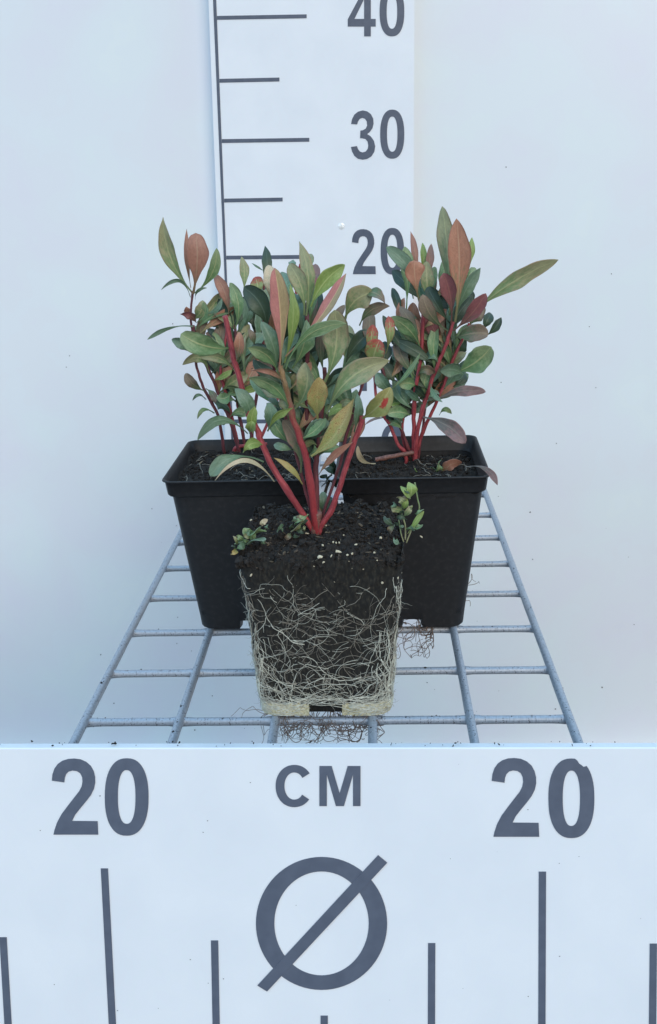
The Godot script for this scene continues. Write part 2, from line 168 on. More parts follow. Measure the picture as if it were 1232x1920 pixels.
const LEFT_LEAVES := [[-8.23,19.85,-16.3,-9.34,21.99,-16.06,-9.57,24.34,-16.03,0.02,-0.05,1.0,0.96,0,0.62,1.1],
	[-8.11,19.85,-15.8,-7.58,21.69,-15.04,-7.54,23.42,-15.17,0.28,-0.21,0.94,1.35,4,0.66,0.45],
	[-8.41,20.09,-16.8,-8.51,21.85,-16.87,-8.44,23.57,-17.16,0.36,0.1,0.93,0.4,4,0.6,1.0],
	[-8.1,19.85,-16.3,-6.91,21.0,-16.0,-6.51,22.47,-16.03,0.34,-0.3,0.89,0.72,1,0.64,0.7],
	[-8.37,19.61,-16.2,-8.86,20.7,-15.57,-9.98,20.16,-15.48,0.22,-0.47,0.86,0.27,2,0.6,0.8],
	[-8.1,19.46,-16.3,-7.8,20.03,-15.89,-7.24,20.17,-15.85,-0.03,-0.51,0.86,0.21,2,0.6,0.8],
	[-8.35,18.25,-16.0,-7.66,18.82,-15.34,-7.49,19.49,-15.46,0.03,-0.42,0.91,0.79,0,0.6,0.7],
	[-8.35,18.57,-16.0,-8.53,18.87,-15.67,-8.52,19.12,-15.55,0.3,-0.55,0.78,0.4,4,0.6,0.7],
	[-7.99,18.14,-15.8,-7.38,18.71,-15.36,-7.41,19.43,-15.17,-0.52,-0.17,0.83,0.57,1,0.6,0.7],
	[-7.63,18.56,-16.4,-6.79,18.82,-16.07,-6.4,19.51,-16.04,-0.41,0.19,0.89,0.36,2,0.6,0.8],
	[-8.1,18.08,-16.0,-8.33,18.62,-15.38,-8.91,18.71,-15.37,0.46,-0.25,0.85,0.5,6,0.5,0.8],
	[-6.86,17.59,-16.8,-7.09,17.86,-16.74,-7.38,18.06,-17.07,-0.29,0.22,0.93,0.56,3,0.6,0.6],
	[-8.29,17.87,-15.9,-9.7,17.88,-15.38,-11.03,17.25,-15.09,0.34,-0.38,0.86,0.31,2,0.7,0.8],
	[-8.33,16.0,-16.0,-8.74,16.83,-15.28,-9.54,17.2,-15.19,0.31,-0.3,0.9,0.69,2,0.62,0.6],
	[-7.54,14.91,-16.0,-7.95,16.03,-15.36,-9.03,15.62,-15.28,0.36,-0.18,0.92,0.66,0,0.6,0.7],
	[-5.95,14.97,-16.2,-6.73,15.94,-15.5,-7.95,16.01,-15.39,0.3,-0.16,0.94,0.62,0,0.6,0.7],
	[-7.9,13.79,-16.0,-8.46,14.38,-15.38,-8.9,15.07,-15.37,0.24,-0.27,0.93,0.66,10,0.62,0.5],
	[-7.88,13.24,-16.0,-8.18,13.69,-15.34,-8.61,13.34,-15.37,0.64,0.37,0.68,0.21,2,0.6,0.7],
	[-7.4,12.33,-16.0,-7.98,12.69,-15.53,-8.38,12.15,-15.28,0.42,0.56,0.71,0.28,1,0.6,0.7],
	[-6.87,11.89,-15.9,-7.15,12.15,-15.4,-7.46,12.02,-15.18,0.75,0.37,0.55,0.31,12,0.55,0.9],
	[-6.23,13.69,-15.7,-6.49,13.55,-14.84,-6.94,13.68,-14.62,0.79,0.32,0.52,0.77,1,0.6,0.5],
	[-7.82,13.93,-16.0,-7.32,13.66,-15.5,-7.17,13.13,-15.37,-0.29,0.44,0.85,0.52,10,0.6,0.6],
	[-6.16,18.28,-16.7,-6.22,19.69,-16.41,-6.9,20.84,-16.88,-0.11,0.04,0.99,0.76,4,0.62,0.6],
	[-5.78,17.58,-16.5,-5.41,19.08,-16.04,-5.91,20.38,-16.41,0.02,-0.03,1.0,0.8,1,0.62,0.6],
	[-5.17,19.81,-17.0,-5.09,20.83,-17.19,-5.26,21.81,-17.63,0.4,0.29,0.87,0.65,0,0.6,0.8],
	[-3.93,20.07,-17.3,-3.68,21.24,-17.37,-3.83,22.36,-18.2,0.3,0.34,0.89,0.67,3,0.55,0.8],
	[-4.29,19.43,-17.0,-4.28,20.03,-17.04,-4.45,20.58,-17.45,-0.18,0.34,0.92,0.89,8,0.6,0.5],
	[-3.85,20.99,-16.8,-4.18,21.25,-16.66,-4.57,21.46,-16.98,-0.18,0.09,0.98,0.13,2,0.5,0.9],
	[-0.92,20.9,-17.5,-1.05,21.35,-17.83,-1.08,21.79,-18.4,-0.29,0.66,0.7,0.62,0,0.6,0.5],
	[-0.69,19.15,-17.5,-0.82,20.16,-17.89,-0.74,21.15,-18.58,-0.12,0.47,0.88,0.78,12,0.66,0.5],
	[-0.88,19.18,-17.3,-0.66,19.81,-17.39,-0.58,20.38,-18.11,0.33,0.47,0.82,0.71,6,0.6,0.5],
	[-1.88,20.96,-17.5,-2.13,21.21,-17.76,-2.19,21.43,-18.4,-0.02,0.88,0.47,0.48,2,0.6,0.5],
	[-5.81,16.35,-17.1,-6.27,17.03,-17.1,-6.65,17.62,-17.64,0.24,0.51,0.83,0.77,3,0.6,0.6],
	[-5.44,17.31,-17.3,-5.16,18.12,-17.44,-4.94,18.85,-18.11,0.06,0.45,0.89,0.82,2,0.6,0.6],
	[-4.71,15.26,-17.3,-5.2,15.92,-17.5,-5.77,16.51,-18.11,-0.37,0.27,0.89,0.95,10,0.6,0.6],
	[-4.66,16.59,-17.5,-4.42,17.55,-17.78,-3.99,18.43,-18.58,-0.3,0.56,0.77,1.04,3,0.6,0.6],
	[-4.09,14.52,-17.5,-3.59,15.13,-17.85,-3.1,15.67,-18.58,0.06,0.66,0.75,1.03,3,0.6,0.6],
	[-6.05,11.89,-16.9,-5.73,12.5,-16.91,-5.69,13.06,-17.17,0.45,0.07,0.89,0.73,2,0.6,0.6],
	[-4.17,13.12,-17.5,-4.46,13.84,-17.47,-4.89,14.37,-18.31,-0.35,0.36,0.87,0.81,10,0.6,0.6],
	[-6.64,16.08,-16.8,-6.88,16.61,-16.69,-7.27,17.07,-16.98,-0.18,0.06,0.98,0.72,3,0.6,0.6],
	[-2.19,19.13,-17.9,-2.59,19.93,-18.25,-2.93,20.64,-19.43,0.18,0.74,0.64,0.86,2,0.6,0.6],
	[-2.31,16.46,-17.9,-1.96,17.58,-18.23,-1.48,18.58,-19.43,0.68,0.23,0.69,1.13,3,0.6,0.6],
	[-6.33,16.66,-17.3,-6.68,17.62,-17.65,-6.96,18.54,-18.29,0.39,0.53,0.76,0.79,0,0.6,0.6],
	[-8.53,16.82,-16.7,-8.36,17.32,-16.66,-8.08,17.75,-17.06,-0.08,0.39,0.92,0.57,1,0.6,0.6],
	[-7.65,15.11,-16.7,-7.34,15.7,-16.69,-7.26,16.24,-16.97,-0.16,0.28,0.95,0.54,3,0.6,0.6],
	[-4.58,14.19,-17.43,-5.06,15.99,-17.4,-5.23,17.7,-18.21,0.52,0.28,0.81,0.97,1,0.6114063494334224,0.782887808071395],
	[-3.13,13.98,-17.85,-2.93,15.13,-17.92,-2.29,16.05,-18.23,-0.34,0.3,0.89,0.76,2,0.5904061903161906,0.681755565115964],
	[-4.25,16.59,-17.7,-4.15,17.65,-17.97,-4.24,18.63,-18.86,-0.24,0.48,0.84,0.69,3,0.6174114628267682,0.7295623403229692],
	[-6.08,13.27,-17.13,-6.05,14.46,-17.32,-6.52,15.45,-18.25,0.42,0.48,0.77,0.74,2,0.6136519853939462,0.6603865384638267],
	[-6.11,13.75,-17.14,-5.31,14.8,-17.22,-4.66,15.86,-17.54,0.47,-0.15,0.87,1.05,1,0.6834518854952607,0.5366436205753691],
	[-4.46,14.65,-17.54,-5.03,15.64,-17.66,-5.49,16.58,-18.63,-0.42,0.26,0.87,0.95,10,0.6150394399193861,0.5750142120904504],
	[-6.84,14.92,-16.62,-7.1,16.13,-16.86,-7.14,17.28,-17.61,0.22,0.4,0.89,0.65,0,0.5849070839997202,0.6472002847105229],
	[-6.08,13.45,-17.06,-4.97,13.87,-17.31,-4.02,14.38,-18.01,0.18,0.48,0.86,0.91,2,0.6390326390000007,0.5657184513387552],
	[-4.39,14.89,-17.39,-3.79,15.98,-17.46,-3.48,17.02,-18.3,0.35,0.24,0.91,0.69,0,0.684365141923744,0.5425105303339974],
	[-4.42,14.8,-17.44,-3.29,16.12,-17.38,-1.89,16.85,-18.14,0.4,-0.18,0.9,0.98,3,0.6932966741245186,0.5496366724444692],
	[-6.09,13.59,-17.06,-6.0,15.23,-16.92,-6.16,16.71,-17.49,-0.32,0.12,0.94,0.86,1,0.6947534869578991,0.522314170431963],
	[-8.35,17.48,-16.53,-7.07,18.38,-16.73,-5.66,18.79,-17.41,-0.13,0.72,0.68,1.21,1,0.6625423285083679,0.6393728812840713],
	[-6.82,14.66,-16.61,-6.82,16.1,-16.39,-7.23,17.34,-16.83,0.56,0.15,0.81,0.74,1,0.6739563677141827,0.7633633611105428],
	[-6.1,14.51,-17.1,-5.17,15.42,-17.01,-4.26,16.07,-17.76,0.18,0.2,0.96,0.73,3,0.5841019779700878,0.6783460522731762],
	[-4.4,14.92,-17.66,-3.22,15.81,-17.82,-2.13,16.66,-18.51,0.2,0.2,0.96,0.74,3,0.6951841612548041,0.6361309350605862],
	[-5.91,16.16,-16.77,-6.21,17.83,-16.69,-6.78,19.37,-16.99,-0.08,0.05,1.0,0.87,3,0.6803730369913676,0.6267393338341396],
	[-6.74,13.66,-16.67,-6.52,14.92,-16.71,-6.67,16.1,-17.14,0.25,0.18,0.95,0.92,13,0.6743464273651718,0.6802989225482556],
	[-6.13,14.33,-17.19,-6.13,15.58,-17.17,-5.91,16.7,-17.68,0.61,0.11,0.78,0.79,1,0.6175927083588404,0.7738371586259118],
	[-4.4,14.9,-17.54,-3.28,15.69,-17.76,-2.3,16.54,-18.29,0.35,-0.02,0.94,0.93,10,0.698307516868788,0.6020131956039103],
	[-4.45,14.62,-17.29,-3.55,15.61,-17.25,-2.39,16.04,-17.76,0.2,0.04,0.98,0.86,1,0.6246272313535265,0.5523868373794409],
	[-5.91,16.65,-17.05,-5.33,18.06,-16.86,-5.09,19.44,-17.19,-0.18,0.1,0.98,0.66,2,0.6394289305755564,0.6721593446862335],
	[-8.33,17.32,-16.59,-7.44,18.68,-16.8,-6.33,19.72,-17.52,0.46,-0.04,0.89,0.87,0,0.6823329588125542,0.7063277983802068],
	[-6.09,13.82,-17.0,-5.18,15.05,-16.88,-4.42,16.25,-17.13,0.21,-0.1,0.97,0.79,2,0.6505761334417909,0.57538504269099],
	[-2.22,17.97,-18.17,-2.4,18.93,-18.3,-2.69,19.84,-18.69,0.1,0.29,0.95,0.77,0,0.6109482954294567,0.566648460864884],
	[-6.07,13.42,-17.05,-6.8,14.89,-16.86,-7.5,16.26,-17.45,0.14,0.21,0.97,0.89,0,0.6094462840177292,0.7253924543338178],
	[-7.11,13.48,-16.52,-6.16,14.26,-16.26,-5.17,14.6,-16.72,0.21,-0.19,0.96,0.98,0,0.6586215234532593,0.7857838790044054],
	[-6.46,17.03,-16.78,-5.6,18.28,-16.78,-5.02,19.51,-17.5,0.3,0.1,0.95,0.85,3,0.6409112081537853,0.6127907719493688],
	[-6.04,13.22,-16.93,-4.88,14.17,-17.09,-3.75,15.01,-17.68,0.16,0.21,0.97,0.72,2,0.6851982337321753,0.5056998669445462],
	[-4.22,17.04,-17.75,-5.45,18.38,-17.83,-6.35,19.91,-18.51,0.37,0.49,0.79,0.94,0,0.6504672403823921,0.5321487392669385],
	[-6.06,14.96,-17.07,-4.89,15.73,-16.94,-3.93,16.56,-17.36,-0.24,0.47,0.85,1.03,10,0.6762733825999053,0.6773101634697438],
	[-4.25,16.63,-17.75,-4.74,17.87,-17.5,-5.22,19.03,-18.03,0.12,0.16,0.98,0.71,3,0.6812628193731259,0.6870086199214029],
	[-6.67,15.98,-16.72,-5.68,16.75,-16.85,-5.0,17.69,-17.36,-0.02,0.37,0.93,0.84,0,0.6410714229632365,0.6679546528102438],
	[-6.1,13.53,-17.15,-7.03,14.77,-16.99,-7.92,15.98,-17.32,-0.15,-0.04,0.99,0.75,3,0.62885352070621,0.6882560832672326],
	[-5.81,17.34,-16.8,-6.33,18.25,-16.63,-7.27,18.77,-17.27,0.23,0.51,0.83,0.97,0,0.5809545690914621,0.6710227608464099],
	[-6.02,13.21,-16.81,-4.99,14.67,-16.73,-4.24,16.12,-17.15,-0.03,0.13,0.99,0.92,13,0.5841826149168589,0.5973252049789728],
	[-4.47,14.64,-17.57,-2.98,15.18,-17.86,-1.71,15.95,-18.69,0.29,0.18,0.94,0.96,1,0.6927655386733709,0.7786413126978735],
	[-4.38,14.95,-17.51,-3.25,16.26,-17.48,-1.96,17.14,-18.29,-0.34,0.63,0.7,1.08,3,0.6710219850408337,0.5113645892915829],
	[-6.06,13.15,-17.07,-6.77,14.17,-17.01,-7.5,15.08,-17.83,-0.02,0.35,0.93,0.69,10,0.6069408585345462,0.7987956174051032],
	[-7.11,13.34,-16.69,-7.0,14.27,-16.59,-6.85,15.1,-16.85,0.17,0.06,0.98,0.71,13,0.6167479441765297,0.7157618570376187],
	[-6.1,13.76,-17.09,-6.15,14.69,-17.22,-6.39,15.49,-18.03,-0.37,0.4,0.84,1.01,13,0.586520946229687,0.5235187854207577],
	[-4.54,14.36,-17.48,-3.85,15.38,-17.27,-3.64,16.4,-17.86,0.3,0.05,0.95,0.72,2,0.6760377084481355,0.5414745478815761],
	[-3.07,14.15,-17.77,-3.61,15.35,-17.59,-4.68,16.04,-18.15,-0.27,-0.03,0.96,0.8,0,0.6591232624280837,0.6717440357868325],
	[-4.47,14.66,-17.62,-4.07,16.09,-17.91,-3.64,17.44,-18.57,0.09,0.3,0.95,0.67,10,0.6859707635292265,0.6787030589492868],
	[-6.87,12.77,-16.46,-5.76,13.96,-16.74,-4.55,14.88,-17.44,0.07,0.35,0.93,0.95,10,0.6858943118446591,0.5842392024601419],
	[-6.86,15.11,-16.72,-5.81,16.25,-16.79,-5.2,17.51,-17.44,-0.07,0.33,0.94,0.65,1,0.6824263622617643,0.7534373596913699],
	[-6.02,12.96,-16.88,-6.01,13.99,-16.96,-6.27,14.93,-17.32,0.24,0.24,0.94,0.93,2,0.6658264791234323,0.7238935126130004],
	[-4.57,14.23,-17.39,-5.82,15.63,-17.5,-7.4,16.69,-18.46,0.2,0.57,0.8,0.85,3,0.6556419010758839,0.6531865597345539],
	[-4.53,14.35,-17.29,-5.71,15.49,-17.38,-7.08,16.4,-17.82,0.34,0.61,0.71,0.84,2,0.6522147172288928,0.50153848191437],
	[-6.03,12.84,-17.01,-6.62,14.35,-17.02,-7.45,15.67,-17.6,0.41,0.38,0.83,0.87,1,0.6004710939353366,0.6447372801563491],
	[-7.99,15.9,-16.59,-8.02,17.37,-16.58,-7.55,18.68,-16.98,0.4,0.06,0.92,0.69,10,0.6199257390158943,0.5912102300535766],
	[-6.82,14.22,-16.71,-7.17,15.34,-16.65,-7.81,16.27,-16.95,0.21,0.22,0.95,0.78,2,0.6079625661350823,0.7691791348051706],
	[-6.0,15.13,-16.78,-6.59,16.51,-16.65,-7.61,17.56,-17.01,0.55,0.44,0.71,0.83,3,0.6466986830638461,0.5668558700026329],
	[-4.49,14.52,-17.43,-3.26,15.13,-17.63,-2.07,15.76,-18.05,0.13,0.23,0.96,0.77,13,0.6021644601721171,0.6219163663790557],
	[-2.22,17.86,-17.94,-3.15,18.98,-18.01,-4.37,19.81,-18.73,-0.08,0.3,0.95,0.69,2,0.6236324552565558,0.7277941719708136],
	[-4.3,15.68,-17.39,-4.31,17.34,-17.4,-4.27,18.89,-18.07,0.49,0.18,0.85,0.93,2,0.5910524296337152,0.5301340262432378],
	[-6.06,13.08,-17.07,-6.14,14.5,-17.06,-6.26,15.85,-17.28,-0.31,0.05,0.95,0.85,2,0.5923494480235658,0.7762455441223153],
	[-8.24,17.09,-16.4,-6.82,18.17,-16.63,-5.23,18.77,-17.32,0.25,0.09,0.97,0.75,13,0.6313314082783468,0.5371264137369618],
	[-6.84,14.81,-16.67,-6.89,16.55,-16.62,-6.56,18.11,-17.33,-0.13,0.2,0.97,0.88,10,0.6306340349671014,0.6253669512233635],
	[-4.2,16.89,-17.51,-3.46,18.08,-17.88,-2.62,19.14,-18.51,-0.21,0.52,0.83,0.8,1,0.6898933967894844,0.7924952573532922],
	[-4.44,14.74,-17.58,-4.35,16.35,-17.59,-4.47,17.86,-18.02,0.43,0.13,0.89,0.99,0,0.6024326818133905,0.6940942589998225],
	[-6.77,13.64,-16.87,-5.5,14.78,-17.26,-4.51,16.07,-18.0,0.46,-0.02,0.89,0.77,0,0.6091345237715157,0.6419292929726372],
	[-6.11,14.41,-17.11,-5.74,15.37,-17.26,-5.89,16.26,-18.04,0.55,0.32,0.77,0.99,3,0.6218816577779572,0.6721855954956667],
	[-4.32,15.69,-17.57,-3.32,17.01,-17.84,-2.68,18.44,-18.46,-0.29,0.45,0.85,0.95,1,0.6881373465453624,0.516987395012255],
	[-5.98,15.62,-16.93,-6.66,16.65,-16.96,-7.78,17.23,-17.22,0.13,0.31,0.94,0.76,13,0.5973166802834894,0.5509513578500556],
	[-7.55,14.73,-16.55,-6.32,15.79,-16.44,-5.3,16.88,-16.8,0.24,-0.15,0.96,0.76,10,0.6120771790131397,0.7068687377057229],
	[-6.86,14.22,-16.91,-6.26,15.93,-16.68,-5.23,17.24,-17.07,0.37,-0.15,0.92,0.69,3,0.6268463519170936,0.6631332959141394],
	[-6.04,15.16,-17.1,-5.79,16.31,-17.54,-5.46,17.39,-18.23,0.52,0.27,0.81,0.85,1,0.6576517074075645,0.5021340711683094],
	[-4.47,14.57,-17.36,-5.58,15.65,-17.11,-6.43,16.88,-17.55,-0.03,0.06,1.0,0.72,2,0.6518463693338719,0.5487920010151206],
	[-4.53,14.4,-17.54,-2.76,15.23,-17.17,-1.19,16.09,-17.7,0.11,-0.12,0.99,0.91,2,0.6930635307993499,0.5968087400374442],
	[-6.04,14.93,-16.91,-5.1,16.15,-16.84,-3.99,17.09,-17.09,-0.41,0.46,0.79,1.07,2,0.6766683770353777,0.6453849515449072],
	[-6.46,12.41,-16.5,-6.72,12.97,-16.48,-7.35,13.06,-16.68,-0.22,-0.03,0.98,0.64,11,0.6510771564257146,0.5795998924663597],
	[-5.95,12.45,-16.7,-5.52,13.01,-16.46,-4.98,12.93,-17.01,0.26,0.08,0.96,0.61,1,0.5513786884003936,0.5674841976222142],
	[-4.49,14.42,-17.14,-4.48,15.13,-16.96,-5.14,15.27,-17.06,0.63,0.42,0.66,0.79,10,0.5622712690639302,0.7102158056327766],
	[-6.66,13.45,-16.5,-6.16,13.59,-16.38,-5.75,13.72,-16.7,0.18,0.11,0.98,0.6,1,0.6035429755211152,0.7215494255083885],
	[-6.0,13.25,-16.7,-5.29,13.7,-16.42,-4.59,13.73,-16.87,0.15,-0.09,0.99,0.54,11,0.6574693150246967,0.6140946169840511],
	[-4.55,14.19,-17.11,-3.65,14.2,-16.73,-2.84,13.98,-17.12,-0.0,-0.09,1.0,0.41,1,0.6572955696406676,0.6514216820596388],
	[-7.35,14.36,-16.3,-6.64,14.74,-15.82,-6.09,15.07,-16.03,-0.18,-0.06,0.98,0.38,11,0.5750107315973815,0.5562961931953314],
	[-6.41,12.01,-16.5,-5.58,12.28,-16.29,-4.9,12.4,-16.92,0.24,0.12,0.96,0.66,1,0.5799045918325865,0.7682452408609299],
	[-5.96,12.58,-16.7,-6.2,13.43,-16.55,-7.11,13.5,-17.12,0.3,0.68,0.67,0.54,3,0.6523278419557481,0.5895614048617909],
	[-4.48,14.48,-17.14,-4.74,15.2,-16.9,-5.52,15.11,-17.15,0.1,0.18,0.98,0.64,3,0.633611180643535,0.657351888844601],
	[-2.41,16.44,-17.7,-2.69,16.86,-17.72,-3.19,16.99,-17.96,-0.04,0.37,0.93,0.43,1,0.6666024541815057,0.5626980986168509],
	[-6.53,11.88,-16.3,-5.94,12.39,-16.08,-5.34,12.15,-16.62,0.22,0.15,0.96,0.5,1,0.6368496262883264,0.6055092673402348],
	[-6.74,13.89,-16.5,-5.96,13.92,-16.1,-5.39,13.51,-16.43,-0.23,-0.7,0.68,1.25,0,0.5919549393008121,0.5691781630068234],
	[-5.98,12.81,-16.7,-6.43,13.17,-16.34,-6.88,12.75,-16.36,0.04,0.96,0.28,1.2,1,0.5588562531769506,0.7484440883188574],
	[-4.58,14.09,-17.1,-5.43,14.33,-16.76,-6.25,13.71,-17.13,-0.19,0.81,0.56,0.6,11,0.5525904437789202,0.5703155781541566],
	[-6.43,11.57,-16.3,-6.8,11.81,-15.94,-7.27,11.74,-15.98,0.34,-0.09,0.94,0.5,1,0.5949472184046174,0.7839995975298056],
	[-6.42,12.13,-16.5,-6.76,12.82,-15.98,-7.43,13.08,-16.08,-0.23,-0.59,0.77,0.98,2,0.6075724547603709,0.7751739309096286],
	[-5.9,11.92,-16.7,-5.51,12.66,-16.5,-4.78,12.6,-16.54,-0.03,-0.19,0.98,0.57,2,0.5759410313641445,0.5575705747615681],
	[-4.41,14.74,-17.17,-3.69,15.31,-16.67,-3.06,15.75,-16.87,-0.48,0.43,0.76,0.77,2,0.5597466619466278,0.747839588095385],
	[-2.97,14.42,-17.54,-3.45,15.03,-17.18,-3.78,15.68,-17.3,0.12,-0.11,0.99,0.57,2,0.6467544381236937,0.7062663727894212]]
